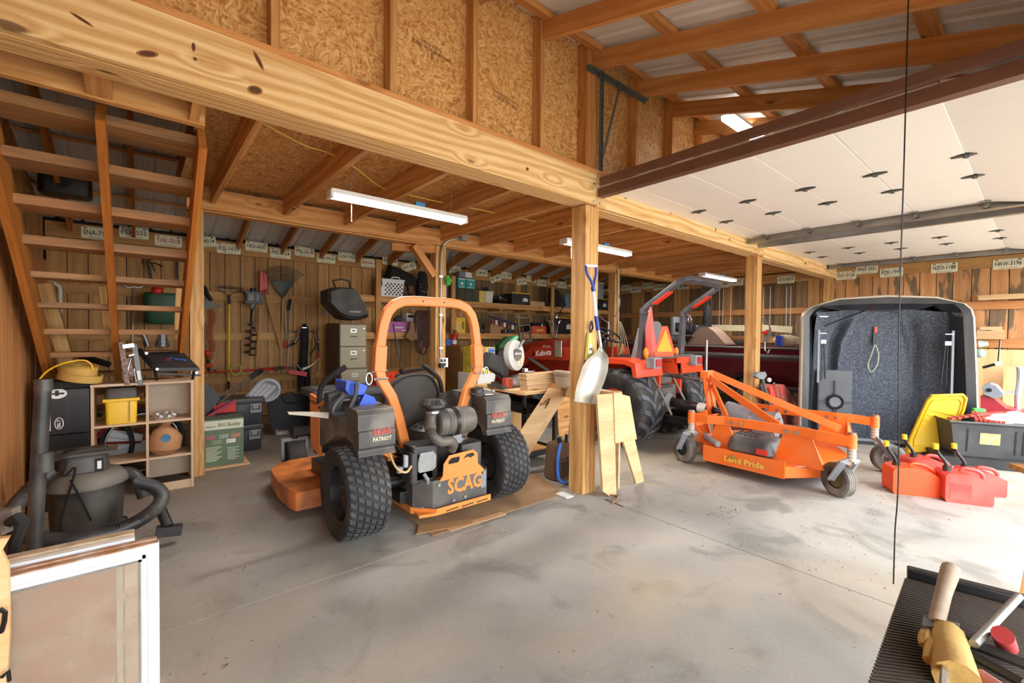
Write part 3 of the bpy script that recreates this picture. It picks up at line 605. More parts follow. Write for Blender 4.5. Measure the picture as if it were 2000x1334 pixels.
def straight(name, lab, cat, a, b_, r, mat, parts=(), Y=7.9, group=None):
    t = item(name, lab, cat, group); MB().cyl(B(*a, Y), B(*b_, Y), r, n=8).build('handle', mat, t)
    for nm, fn, mt in parts: m = MB(); fn(m); m.build(nm, mt, t)
    rebase(t, B(*b_, Y)); return t
straight('garden_rake', 'bow rake with bright yellow handle hung head up, left part of back wall', 'rake', (448, 592), (446, 754), .017, YH,
    (('head', lambda m: (m.tube([B(425, 565), B(437, 571), B(446, 577), B(450, 577), B(457, 571), B(475, 568)], .006, n=6), m.bar(B(425, 561), B(476, 565), .012, .014), [m.cyl(B(427+i*3.6, 561+i*.3), B(427+i*3.6, 556.5+i*.3), .004, n=5) for i in range(14)], m.cyl(B(447, 577), B(448, 594), .02, n=8)), M('rusty_iron', '#3d2f26', .7)), ('ferrule', lambda m: m.cyl(B(446, 745), B(446, 760), .019, n=8), BLKM)))
straight('post_hole_digger', 'red steel post hole digger with long wooden handles, blades up', 'digger', (518, 572), (549, 682), .017, WH, (('blade', lambda m: (m.prism([(B(507, 530).x, B(507, 530).z), (B(513, 530).x, B(513, 530).z), (B(516, 565).x, B(516, 565).z), (B(507, 570).x, B(507, 570).z)], 'xz', 7.85, 7.9), m.prism([(B(515, 533).x, B(515, 533).z), (B(520, 538).x, B(520, 538).z), (B(520, 560).x, B(520, 560).z), (B(516, 566).x, B(516, 566).z)], 'xz', 7.85, 7.9), m.cyl(B(512, 560), B(519, 575), .03, n=8)), RED),))
straight('shovel', 'bare wooden tool handle hanging left of the digger', 'tool handle', (508, 600), (503, 696), .017, WH)
straight('hoe', 'pale weathered tool handle behind the leaf rake', 'tool handle', (556, 590), (560, 664), .015, M('grey_ash', '#a2917a', .6))
straight('pruning_pole', 'slim grey and wood pole leaning right of the leaf rake', 'pole', (568, 582), (561, 722), .014, M('grey_ash', '#a2917a', .6), (('grip', lambda m: m.cyl(B(567, 585), B(564, 606), .02, n=8), BLKM),))
straight('walking_stick', 'thin pale cane hanging on the right end of the tool wall', 'cane', (612, 650), (608, 752), .011, WH)
straight('mop_handle', 'short pale handle beside the tool case', 'tool handle', (604, 725), (605, 755), .012, WH)
# steel wall hook rail
m = MB()
for xx in (497, 565, 579): m.tube([B(xx, 648), B(xx, 648, 7.8), B(xx, 644, 7.78)], .004, n=5)
m.bar(B(568, 648, 7.93), B(612, 647, 7.93), .012, .012); m.build('hook_rail', BLKM, label='thin black rail with hooks behind the black tool case', cat='hook rail')
# string trimmer on the far left of the tool wall
t = item('string_trimmer', 'string trimmer with dark curved guard, bright tube and orange red ball beside the post', 'string trimmer')
MB().prism([(B(p, q).x, B(p, q).z) for p, q in ((390, 580), (398, 583), (405, 588), (418, 594), (431, 598), (424, 602), (408, 603), (395, 606), (388, 600))], 'xz', 7.72, 7.86).build('guard', DGR, t, bev=.01)
MB().tube([B(394, 557, 7.8), B(400, 563, 7.8), B(404, 575, 7.8), B(411, 584, 7.8), B(408, 590, 7.8)], .032, n=8).build('grip', BLKM, t)
m = MB().cyl(B(396, 607), B(401, 655), .018, n=8); m.cyl(B(401, 655), B(404, 690), .014, n=8); m.build('tube', CHR, t)
m = MB().sph(B(405, 690), .045, (1, 1, 1.2)); m.sph(B(408, 714), .045, (1.2, 1, .7)); m.build('bobbin', M('orange_red_plastic', '#d9401f', .4), t)
MB().cyl(B(405, 696), B(408, 725), .02, n=8).build('shaft_end', BLKM, t); rebase(t, B(408, 726))
# coil of orange plastic mesh
m = MB(); pts = []
for i in range(220): a = i*.75; q = B(411+3*math.sin(i*.05), 606+i*.44, 7.84); pts.append(q+Vector((.045*math.cos(a), .03*math.sin(a), 0)))
m.tube(pts, .005, n=4); m.build('spring_coil', M('dull_orange_cord', '#9c4a26', .6), label='curly dull orange cord hanging beside the string trimmer', cat='cord')
# two-stroke earth auger
t = item('earth_auger', 'petrol earth auger, grey engine on top and brown screw below, on the tool wall', 'auger')
a, b_ = B(480, 573, 7.75), B(511, 590, 7.75); m = MB().rbox((a.x+b_.x)/2, 7.76, (a.z+b_.z)/2, b_.x-a.x, .22, abs(a.z-b_.z), .03); m.build('engine_cover', GRY, t)
m = MB(); m.bb(a.x+.09, 7.64, b_.z+.01, a.x+.13, 7.66, a.z-.01); m.bb(a.x+.16, 7.64, b_.z+.01, a.x+.20, 7.66, a.z-.01); m.bb(a.x-.02, 7.68, a.z-.01, b_.x+.02, 7.86, a.z+.03); m.bb(a.x-.02, 7.68, b_.z-.03, b_.x+.03, 7.86, b_.z); m.cyl(B(494, 570, 7.76), B(494, 563, 7.76), .04, n=10); m.build('shroud', BLKM, t)
m = MB().cyl(B(494, 591, 7.8), B(492, 603, 7.8), .06, .03, n=10); m.build('gearbox', STL, t); m = MB().cyl(B(492, 600, 7.8), B(490, 632, 7.8), .018, n=8); m.bar(B(482, 630, 7.8), B(500, 630, 7.8), .02, .02); m.build('drive_tube', BLKM, t)
m = MB(); A, Z = B(492, 628, 7.8), B(488, 695, 7.8); m.cyl(A, Z, .016, n=8)
def helix(u, v): q = A.lerp(Z, v); a = v*2*PI*5; r = .016+.07*u*(1 if v > .25 else .55); return (q.x+r*math.cos(a), q.y+r*math.sin(a), q.z)
m.grid(helix, 1, 90, thick=(0, 0, .006)); m.build('auger_screw', M('rusty_brown', '#4b382b', .7), t); rebase(t, Z)
# long black case and its cord
t = item('tool_case', 'long black soft case with two legs hanging by a cord on the tool wall', 'soft case')
m = MB().tube([B(594, 632, 7.8), B(596, 640, 7.8), B(595, 665, 7.8), B(593, 700, 7.8), B(592, 720, 7.8)], [.02, .055, .065, .06, .075], n=10); m.tube([B(590, 718, 7.8), B(588, 745, 7.8), B(587, 765, 7.8)], [.06, .05, .035], n=8); m.tube([B(597, 718, 7.8), B(600, 745, 7.8), B(601, 765, 7.8)], [.06, .05, .035], n=8); m.build('case_body', M('black_cloth', '#17171a', .85, bump=.3, bscale=30), t)
MB().tube([B(588, 583), B(592, 600), B(594, 634)], .004, n=5).build('cord', WH, t); m = MB().bar(B(590, 640, 7.73), B(599, 640, 7.73), .01, .01); m.build('zip', CHR, t); rebase(t, B(592, 765))
# loppers: two pairs
for (p, q, r_, lab) in (((583, 655), (577, 668), (557, 680), 'loppers with bright curved blade hooked left of the black case'), ((617, 650), (622, 668), (623, 700), 'loppers with bright head and black handles at the right end of the rail')):
    t = item('loppers', lab, 'loppers', 'loppers on the tool wall'); m = MB().tube([B(p[0]+6, p[1]-10, 7.82), B(p[0], p[1]-6, 7.82), B(p[0], p[1]+4, 7.82), B(*q, 7.82)], [.008, .03, .03, .02], n=6); m.sph(B(q[0], q[1], 7.82), .025); m.build('blade', CHR, t)
    m = MB().cyl(B(*q, 7.82), B(*r_, 7.82), .012, n=8); m.cyl(B(*q, 7.84), B(r_[0]-18 if r_[0] > 600 else r_[0]+16, r_[1]-6, 7.84), .012, n=8); m.build('handle', BLKM, t); m = MB().cyl(B(r_[0], r_[1]-14, 7.82), B(*r_, 7.82), .018, n=8); m.build('grip', RED, t); rebase(t, B(*r_))
# scythe-like pruning saw blade
m = MB().grid(lambda u, v: B(591+33*u, 718-2*u-18*u*u+(5-4*u)*v, 7.6), 10, 1, thick=(0, .006, 0)); m.build('saw_blade', STL, label='curved pale pruning saw blade pointing up to the right', cat='saw blade')
# red telescopic pole saw lying across
t = item('pole_saw', 'long red pole saw laid level before the tool wall, pruner head at right', 'pole saw')
a, b_ = py(392, 728, 7.68), py(505, 722, 7.68); m = MB().cyl(a, b_, .013, n=8); m.build('lower_pole', RDP, t); MB().cyl(b_, py(560, 717, 7.6), .022, n=8).build('upper_pole', RED, t)
m = MB().cyl(py(540, 719, 7.5), py(552, 718, 7.6), .035, n=8); m.cyl(py(557, 718, 7.6), py(585, 717, 7.65), .018, n=8); m.cyl(py(580, 712, 7.6), py(598, 733, 7.5), .012, n=6); m.build('clamp', CHR, t)
m = MB().prism([(py(p, q, 7.55).x, py(p, q, 7.55).z) for p, q in ((564, 722), (598, 727), (597, 735), (575, 731), (560, 728))], 'xz', 7.5, 7.56); m.build('hook_head', RDP, t)
for x_ in (420, 540): q = py(x_, 723, 7.68); MB().tube([(q.x, 7.96, q.z), (q.x, 7.66, q.z-.025), (q.x, 7.64, q.z+.02)], .006, n=6).build('hook', BLKM, t)
rebase(t, a)
# yellow and black chain link piece lying on the pole
m = MB(); c = py(461, 722, 7.64)
for i in range(3): m.tube([(c.x+.065*math.cos(k*.7+i)*1, c.y+.03*i, c.z+.085*math.sin(k*.7+i)) for k in range(9)], .010, n=5, closed=True)
m.build('tie_strap', M('lime_webbing', '#a8a83c', .7), label='lime yellow strap loop hung over the red pole', cat='strap')
m = MB(); m.tube([py(415, 643, 7.9)+Vector((0, 0, 0)), B(413, 648), B(412, 660), B(442, 644), B(444, 680)], .006, n=5)
# ================================================================== SHELVING ON THE BACK WALL
SY = 7.50
sh = thing('shelf_unit', 'long two tier pine shelving fixed to the back wall right of the filing cabinet', 'shelves', (5.5, 7.7, 0), 0, local=False)
u_, l_ = py(743, 585, SY).z, py(900, 657, SY).z
X0s = py(700, 600, SY).x
frame()
for zc in (u_, l_):
    for a, b_ in ((X0s, 4.6), (4.605, 7.2), (7.205, 9.6)):
        plank('shelf_edge', (a, SY, zc), (b_, SY, zc), .04, .095, W_JOIST, sh)
        for j in range(3): plank('shelf_board', (a, SY+.09+j*.145, zc+.057), (b_, SY+.09+j*.145, zc+.057), .14, .02, W_JOIST, sh)
UT, LT = u_+.067, l_+.067
for a, z1 in ((738, py(738, 508, SY).z), (884.5, py(884, 540, SY).z), (1078.5, py(1078, 561, SY).z), (735, 0)):
    if z1: q = py(a, 600, SY-.04).x; plank('upright', (q, SY-.045, 0 if a < 1000 else l_), (q, SY-.045, z1), .09, .045, W_POST if a > 1000 else W_JOIST, sh, up=(0, 1, 0))
for i in range(9): q = X0s+.1+i*.75; plank('bracket', (q, 7.95, u_-.06), (q, 7.52, u_-.06), .04, .07, W_WALL, sh)
def rect(x0, y0, x1, y1, Y, z=None):
    a = py(x0, (y0+y1)/2, Y).x; b_ = py(x1, (y0+y1)/2, Y).x; zb = py((x0+x1)/2, y1, Y).z if z is None else z; zt = py((x0+x1)/2, y0, Y).z
    return a, b_, zb, zt
def boxthing(name, lab, cat, r, Y, d, mat, group=None, bev=.006, extra=None, part='body', tx=1., rad=None):
    a, b_, zb, zt = rect(*r[:4], Y, r[4] if len(r) > 4 else None); t = thing(name, lab, cat, ((a+b_)/2, Y+d/2, zb), 0, group); w, h = b_-a, zt-zb
    if rad: MB().rbox(0, 0, h/2, w, d, h, rad, tx, tx).build(part, mat, t)
    else: MB().bb(-w/2, -d/2, 0, w/2, d/2, h).build(part, mat, t, bev=bev)
    if extra: extra(t, w, h, d)
    frame(); return t
CARD = M('cardboard', '#a9825a', .8, var=.06); TEAL = M('teal_card', '#2d9a94', .6); PINK = M('purple_card', '#b0609a', .6); OLV = M('olive_fabric', '#4d4a38', .9, bump=.3, bscale=25)
CLOTH = M('black_fabric', '#252422', .95, bump=.4, bscale=18); BRNL = M('brown_leather', '#6a4a30', .7); CREAM = M('cream_plastic', '#d8d4c4', .5)
# ---- laundry basket with holes
a, b_, zb, zt = rect(747, 546, 791, 582, 7.52, UT); w, h, d = b_-a, zt-zb, .28
t = thing('laundry_basket', 'white plastic laundry basket with round holes on the upper shelf', 'basket', ((a+b_)/2, 7.68, zb), 0)
m = MB(); q = lambda s, z: [(-w/2*s, -d/2*s, z), (w/2*s, -d/2*s, z), (w/2*s, d/2*s, z), (-w/2*s, d/2*s, z)]
m.add(q(.86, 0)+q(1, h), [(0, 1, 5, 4), (1, 2, 6, 5), (2, 3, 7, 6), (3, 0, 4, 7), (3, 2, 1, 0)]); o = m.build('body', WHT, t); s_ = o.modifiers.new('s', 'SOLIDIFY'); s_.thickness = .006
m = MB()
for j in range(6):
    for i in range(5):
        u = -.33+.16*i+(.08 if j % 2 else 0); v = .14+.12*j; k_ = .86+.14*v
        if u < .42: m.cyl((u*w, -d/2*k_-.004, v*h), (u*w, -d/2*k_-.001, v*h), .017, n=6)
for j in range(5):
    for i in range(3): v = .2+.13*j; k_ = .86+.14*v; m.cyl((-w/2*k_-.004, -.08+.08*i, v*h), (-w/2*k_-.001, -.08+.08*i, v*h), .017, n=6)
m.build('hole', M('hole_black', '#15120f', .9), t); m = MB().tube([(-.09+w*.1, -d/2, h), (-.06+w*.1, -d/2, h+.045), (.06+w*.1, -d/2, h+.045), (.09+w*.1, -d/2, h)], .012, n=8); m.tube([(-w/2, -d/2, h), (w/2, -d/2, h), (w/2, d/2, h), (-w/2, d/2, h)], .01, n=6, closed=True); m.build('rim', WHT, t); frame()
# ---- black coat heaped over and behind the basket
m = MB(); prof = [(747, 552), (752, 546), (758, 532), (763, 516), (768, 520), (780, 523), (792, 530), (806, 536), (815, 545), (814, 562)]
def coat(u, v):
    i = u*(len(prof)-1); k = min(int(i), len(prof)-2); f = i-k; x = prof[k][0]*(1-f)+prof[k+1][0]*f; y = prof[k][1]*(1-f)+prof[k+1][1]*f
    yb = 566; p = py(x, y+(yb-y)*v, 7.74-.05*math.sin(v*3)-.03*math.sin(u*17+v*6)); return p
m.grid(coat, 26, 8, thick=(0, .12, 0)); m.build('coat', CLOTH, label='black coat heaped behind the white laundry basket', cat='coat')
def canister(name, lab, cat, x0, y0, x1, y1, Y, mat, z=None, taper=1., lid=None, group=None, top=None):
    a, b_, zb, zt = rect(x0, y0, x1, y1, Y, z); r = (b_-a)/2; t = thing(name, lab, cat, ((a+b_)/2, Y+r, zb), 0, group)
    m = MB().lathe([(0, 0), (r*taper, 0), (r, (zt-zb)*.96), (r*1.04, zt-zb), (r*.95, zt-zb), (0 if lid is None else r*.95, (zt-zb)*.97)], n=18); m.build('body', mat, t)
    if lid: MB().lathe([(0, zt-zb+.012), (r*1.05, zt-zb+.012), (r*1.05, zt-zb-.01), (0, zt-zb-.01)], n=18).build('lid', lid, t)
    if top: top(t, r, zt-zb)
    frame(); return t
canister('paint_can', 'small white can at the left end of the upper shelf', 'can', 743, 559, 752, 579, 7.56, WHT, UT, lid=STL)
for i, (x0, x1, lab) in enumerate(((792, 800, 'left brown boot of the pair beside the basket'), (801, 813, 'right brown boot of the pair beside the basket'))):
    a, b_, zb, zt = rect(x0, 559, x1, 582, 7.56, UT); t = thing('work_boot', lab, 'boot', ((a+b_)/2, 7.62, zb), 0, 'brown boots on the upper shelf'); w, h = b_-a, zt-zb
    MB().tube([(0, .05, .03), (0, .05, .10), (0, .06, h)], [w*.45, w*.42, w*.5], n=10).build('shaft', BRNL, t); MB().sph((0, -.01, .045), w*.45, (1, 1.7, .9)).build('foot', BRNL, t); MB().bb(-w*.45, -.09, 0, w*.45, .11, .018).build('sole', CREAM, t, bev=.004)
    m = MB(); [m.bar((-w*.3, .0-.001*k, .08+k*.022), (w*.3, 0, .08+k*.022), .006, .006) for k in range(4)]; m.build('lace', BLKM, t); frame()
t = item('arrow_quiver', 'tall black foam block with pale specks standing beside the conduit post', 'foam block'); A = rect(816, 530, 842, 575, 7.6, UT); MB().tube([((A[0]+A[1])/2-.02, 7.7, UT), ((A[0]+A[1])/2, 7.7, (UT+A[3])/2), ((A[0]+A[1])/2+.01, 7.7, A[3])], [.11, .12, .08], n=10).build('block', CLOTH, t); m = MB()
for k in range(12): m.sph((A[0]+.03+R.random()*(A[1]-A[0]-.06), 7.585, UT+.12+R.random()*.22), .007, n=6, m=4)
m.build('speck', WHT, t, kind='stuff'); rebase(t, ((A[0]+A[1])/2, 7.7, UT))
boxthing('water_bottle', 'thin blue bottle behind the black foam block', 'bottle', (813, 545, 817, 562, UT), 7.72, .05, M('blue_plastic', '#2f6fb5', .4), rad=.015)
m = MB().sph((py(820, 575, 7.55).x, 7.52, UT+.05), .06, (1.5, 1, .8)); m.build('shoe', BLK, label='dark shoe lying at the foot of the black foam block', cat='shoe')
# ---- right bay, upper shelf
def knob(t, w, h, d): MB().cyl((0, -d/2-.004, h*.45), (0, -d/2, h*.45), .03, n=12).build('print', WHT, t); MB().bb(-w/2*.99, -d/2-.002, h*.82, w/2*.99, -d/2, h*.9).build('band', WHT, t); m = MB(); [m.bb(-w*.35+k*w*.18, -d/2-.002, h*.08, -w*.35+k*w*.18+w*.1, -d/2, h*.18) for k in range(4)]; m.build('print', WHT, t)
RZ = rect(893, 564, 938, 590, 7.6, UT)[3]
boxthing('valve_box', 'left teal box of two on the rolled green bag', 'box', (895, 542, 910, 563, RZ), 7.6, .18, TEAL, 'teal boxes on the upper shelf', extra=knob)
boxthing('valve_box', 'right teal box of two on the rolled green bag', 'box', (911, 544, 928, 565, RZ), 7.6, .18, TEAL, 'teal boxes on the upper shelf', extra=knob)
zt_ = rect(895, 542, 910, 563, 7.6, RZ)[3]+.008
boxthing('carton', 'grey and white carton on top of the two teal boxes', 'box', (897, 531, 921, 543, zt_), 7.6, .15, GRY, extra=lambda t, w, h, d: MB().bb(0, -d/2-.003, .0, w/2+.003, -d/2+.05, h).build('white_panel', WHT, t))
a, b_, zb, zt = rect(893, 565, 938, 591, 7.56, UT); t = thing('rolled_bag', 'rolled olive green bag on the upper shelf under the teal boxes', 'bag', ((a+b_)/2, 7.7, UT), 0); MB().rbox(0, 0, (RZ-UT)/2, b_-a, .28, RZ-UT, .08).build('roll', OLV, t)
m = MB(); [m.tube([(k, -.145, .01), (k, -.155, (zt-zb)/2), (k, -.145, zt-zb)], .01, n=5) for k in (-.1, .09)]; m.build('strap', BLKM, t); frame()
m = MB(); a, b_, zb, zt = rect(937, 568, 949, 593, 7.53, UT); m.rbox((a+b_)/2, 7.58, (zb+zt)/2, b_-a, .08, zt-zb, .02); m.build('snack_bag', M('popcorn_yellow', '#d8bd62', .5, var=.4, scale=40), label='yellow clear bag of grains leaning on the white bucket', cat='bag')
def bail(t, r, h):
    m = MB().tube([(-r, 0, h*.95)]+[(r*math.cos(a), -.02, h*.95+r*1.0*math.sin(a)) for a in [PI*(1-k/8) for k in range(1, 8)]]+[(r, 0, h*.95)], .004, n=5); m.build('handle', STL, t)
    m = MB().grid(lambda u, v: (r*.9*math.cos(PI*(1-u))*(1-v*.2), .03+.02*v, h*.95+r*.9*math.sin(PI*u)*(.2+.8*v)), 8, 3, thick=(0, .01, 0)); m.build('dark_lid', BLK, t)
canister('bucket', 'white bucket with dark lid stood up behind its handle on the upper shelf', 'bucket', 948, 569, 969, 595, 7.53, CREAM, UT, taper=.85, top=bail)
a, b_, zb, zt = rect(971, 572, 999, 597, 7.55, UT); t = thing('camp_cookware', 'stack of dark pans with a bright lid and knob on the upper shelf', 'pans', ((a+b_)/2, 7.7, UT), 0); w = b_-a
MB().lathe([(0, 0), (w*.35, 0), (w*.45, .08), (w*.42, .08), (0, .02)], n=20).build('pan', BLKM, t); MB().lathe([(w*.48, .085), (w*.5, .095), (w*.3, .12), (0, .13), ], n=20).build('lid', CHR, t); m = MB().cyl((0, 0, .13), (0, 0, .165), .018, n=10); m.build('knob', CHR, t)
m = MB().bb(-w/2, .05, .15, w/2, .16, .19); m.build('rack', BLKM, t); MB().bb(-w*.45, .06, 0, w*.45, .14, .15).build('rack_side', BLKM, t); frame()
def ylid(t, w, h, d):
    MB().bb(-w/2-.015, -d/2-.015, h-.012, w/2+.015, d/2+.015, h+.012).build('lid', YEL, t, bev=.006); m = MB(); m.bb(.1*w, -d/2-.003, h*.3, .38*w, -d/2, h*.55); m.bb(.16*w, -d/2-.004, h*.55, .32*w, -d/2, h*.62); m.build('print', WHT, t)
boxthing('storage_tote', 'black storage tote with yellow lid between pans and crate on the upper shelf', 'tote', (1000, 573, 1035, 598, UT), 7.53, .3, BLK, 'black totes with yellow lids', extra=ylid)
a, b_, zb, zt = rect(1036, 589, 1064, 601, 7.53, UT); t = thing('wooden_crate', 'low slatted wooden crate on the upper shelf', 'crate', ((a+b_)/2, 7.65, UT), 0); w, h = b_-a, zt-zb
for k in range(8): MB().bb(-w/2+k*w/8+.003, -.12, 0, -w/2+(k+1)*w/8-.003, -.108, h).build('slat', W_PALE, t)
MB().bb(-w/2, -.108, 0, w/2, .12, h*.8).build('crate_body', W_JOIST, t); frame()
t = item('backpack', 'black backpack with loose straps beside the third shelf upright', 'backpack'); m = MB()
m.tube([py(1084, 600, 7.62), py(1084, 585, 7.62), py(1080, 570, 7.66), py(1078, 562, 7.7)], [.14, .16, .11, .05], n=12); m.build('bag', CLOTH, t); m = MB().tube([py(1088, 566, 7.55), py(1098, 580, 7.5), py(1104, 596, 7.46), py(1096, 606, 7.44), py(1093, 612, 7.44)], .012, n=5); m.tube([py(1064, 585, 7.6), py(1075, 598, 7.5), py(1092, 604, 7.45)], .01, n=5); m.build('strap', BLKM, t); rebase(t, (py(1084, 600, 7.62).x, 7.62, UT))
boxthing('grey_bin', 'grey open bin next to the middle post on the upper shelf', 'bin', (1105, 574, 1120, 606, UT), 7.55, .25, M('blue_grey_plastic', '#6c7580', .5), rad=.03, tx=1.1)
canister('feed_bucket', 'grey blue bucket on a tote seen right of the middle post', 'bucket', 1163, 553, 1187, 583, 7.5, M('pale_blue_grey', '#8fa0ab', .5), rect(1163, 553, 1187, 583, 7.56)[2], lid=WHT)
z_ = rect(1163, 553, 1187, 583, 7.56)[2]
t = boxthing('storage_tote', 'black storage tote under the blue grey bucket, right of the middle post', 'tote', (1163, 584, 1187, 611, UT), 7.55, .3, BLK, 'black totes with yellow lids', extra=ylid)
# ---- lower shelf
def pr(t, w, h, d): m = MB(); m.bb(.2*w, -d/2-.002, .15*h, .4*w, -d/2, .25*h); m.bb(-.1*w, -d/2-.002, .4*h, .3*w, -d/2, .5*h); m.bb(-.48*w, -d/2-.002, .3*h, -.38*w, -d/2, .6*h); m.build('print', WHT, t)
boxthing('purple_carton', 'purple carton at the left end of the lower shelf', 'box', (754, 628, 797, 651, LT), 7.52, .25, PINK, extra=pr)
PZ = rect(754, 628, 797, 651, 7.52, LT)[3]
t = item('cap', 'dark blue and khaki cap lying on the purple carton', 'cap'); c = py(778, 624, 7.62); m = MB().sph((c.x, 7.62, PZ+.03), .09, (1, 1, .75)); m.build('crown', M('slate_cloth', '#3c4455', .9), t); m = MB().sph((c.x-.07, 7.53, PZ+.02), .06, (1.3, 1, .15)); m.build('visor', OLV, t); rebase(t, (c.x, 7.62, PZ))
boxthing('tool_carton', 'white carton with a drawing behind the hanging brown pouch', 'box', (794, 612, 816, 651, LT), 7.6, .2, WHT, extra=lambda t, w, h, d: (MB().bb(-.4*w, -d/2-.003, .78*h, .42*w, -d/2, .9*h).build('print', BLKM, t), MB().prism([(-.2*w, .3*h), (.4*w, .55*h), (.4*w, .68*h), (-.1*w, .5*h)], 'xz', -d/2-.003, -d/2).build('print', GRY, t)))
t = item('pouch', 'brown leather pouch hanging at the shelf edge left of the cords', 'pouch'); MB().prism([(py(p, q, 7.43).x, py(p, q, 7.43).z) for p, q in ((800, 627), (806, 630), (808, 648), (813, 662), (800, 666), (789, 658), (797, 645))], 'xz', 7.38, 7.45).build('pouch_body', M('dusty_leather', '#8a6a48', .8), t, bev=.01); MB().tube([py(803, 628, 7.42), py(803, 622, 7.44), py(803, 608, 7.46)], .004, n=5).build('cord', BLKM, t); rebase(t, py(800, 666, 7.42))
# coils of brown extension cord hanging on the shelf edge
CORD = M('brown_cord', '#4e2a1e', .55)
for k in range(9):
    cx = 815+k*3.6; n_ = 14; top = 607; bot = (672, 690, 655, 693, 668, 680, 660, 672, 658)[k]; wd = (7, 9, 6, 10, 8, 7, 6, 8, 5)[k]
    pts = [py(cx+wd*math.sin(2*PI*i/n_)*(1 if i else .2)+R.uniform(-1, 1), (top+bot)/2-(bot-top)/2*math.cos(2*PI*i/n_), 7.40-.01*(k % 4)) for i in range(n_)]
    m = MB().tube(smooth_path(pts+[pts[0]], 3), .009, n=6); m.tube(smooth_path([p+Vector((.03, .015, .01)) for p in pts]+[pts[0]], 3), .009, n=6)
    m.build('extension_cord', CORD, label=('loop of brown extension cord, %s of the bunch by the conduit post' % ('leftmost', 'second from left', 'third from left', 'fourth and longest', 'middle', 'sixth from the left', 'third from the right', 'second from the right', 'rightmost')[k]), cat='cord', group='brown cords hung on the shelf')
def jugx(t, w, h, d):
    MB().cyl((-w*.25, 0, h), (-w*.25, 0, h+.03), .03, n=10).build('cap', YEL, t); MB().bb(.12*w, -d/2-.003, .25*h, .3*w, -d/2, .75*h).build('recess', M('dark_yellow', '#8a6a14', .6), t); MB().bb(-w*.35, -d/2-.002, .2*h, .05*w, -d/2, .6*h).build('label_patch', M('pale_yellow', '#d8b64a', .5), t)
boxthing('oil_jug', 'yellow jug on the lower shelf just right of the upright', 'jug', (890, 620, 910, 650, LT), 7.52, .2, YEL, rad=.03, extra=jugx)
boxthing('speaker_case', 'tall narrow black case on the lower shelf behind the roll bar', 'case', (930, 623, 941, 652, LT), 7.6, .15, BLK)
m = MB().cyl(py(942, 646, 7.5), py(942, 646, 7.6), .035, n=12); m.build('hose_reel_end', BLK, label='round black reel end beside the tall black case', cat='reel')
boxthing('carton', 'brown carton on the lower shelf beneath the striped flag', 'box', (958, 632, 984, 653, LT), 7.55, .22, CARD)
# rolled striped flag
t = item('flag', 'rolled red and white striped flag lying over cartons on the lower shelf', 'flag'); FB = M('flag_dark_blue', '#3d3a52', .9); FR = M('flag_dusty_red', '#8f3d46', .9)
m = MB().cyl(py(956, 618, 7.5), py(1008, 634, 7.45), .022, .03, n=8); m.build('staff_roll', FB, t)
for k in range(6):
    p = py(961+k*8, 628+k*2.2, 7.47); MB().rbox(p.x, 7.47, p.z, .05, .05, .10, .015).build('stripe', FR if k % 2 == 0 else WHT, t)
rebase(t, py(985, 645, 7.47))
t = item('camera', 'black camera like gadgets in a clear heap on the lower shelf', 'camera'); p = py(988, 647, 7.5)
m = MB().bb(p.x-.10, 7.46, LT, p.x+.10, 7.56, LT+.08); m.cyl((p.x+.03, 7.46, LT+.045), (p.x+.03, 7.42, LT+.045), .03, n=10); m.build('camera_body', BLK, t); m = MB().cyl((p.x-.05, 7.44, LT+.05), (p.x-.05, 7.46, LT+.05), .02, n=8); m.build('lens', CHR, t); rebase(t, (p.x, 7.5, LT))
# aluminium step ladder section leaning on the shelf
t = item('ladder', 'small aluminium ladder section leaning on the lower shelf above the saw', 'ladder'); L0, L1, Rr0, Rr1 = py(1009, 620, 7.42), py(1022, 695, 7.2), py(1032, 619, 7.42), py(1040, 690, 7.2)
m = MB(); m.bar(L0, L1, .02, .04); m.bar(Rr0, Rr1, .02, .04); m.build('rail', STL, t); m = MB(); m.bar(L0+Vector((.16, .06, 0)), L1+Vector((.16, .06, 0)), .015, .03); m.build('back_rail', STL, t)
for f in (.02, .22, .42, .64, .84): MB().bar(L0.lerp(L1, f), Rr0.lerp(Rr1, f), .035, .02).build('rung', STL, t)
rebase(t, L1)
m = MB().rbox(py(1047, 625, 7.6).x, 7.65, LT+.17, .28, .25, .18, .06); m.build('sports_bag', CLOTH, label='black bag on the lower shelf behind the red package', cat='bag')
m = MB().rbox(py(1060, 630, 7.5).x, 7.60, LT+.12, .14, .1, .2, .03); m.build('towel', WHT, label='white folded cloth left of the golf clubs', cat='cloth')
boxthing('charcoal_bag', 'red and orange bag on the lower shelf left of the golf clubs', 'bag', (1039, 637, 1068, 654, LT), 7.5, .12, M('red_orange_foil', '#d8502a', .45, var=.4, scale=14), rad=.03, extra=lambda t, w, h, d: MB().bb(-.2*w, -d/2-.002, .3*h, .3*w, -d/2+.01, .6*h).build('print', M('gold_print', '#e8b050', .5), t))
boxthing('storage_tote', 'black storage tote with yellow lid behind the golf clubs on the lower shelf', 'tote', (1088, 621, 1118, 655, LT), 7.53, .3, BLK, 'black totes with yellow lids', extra=ylid)
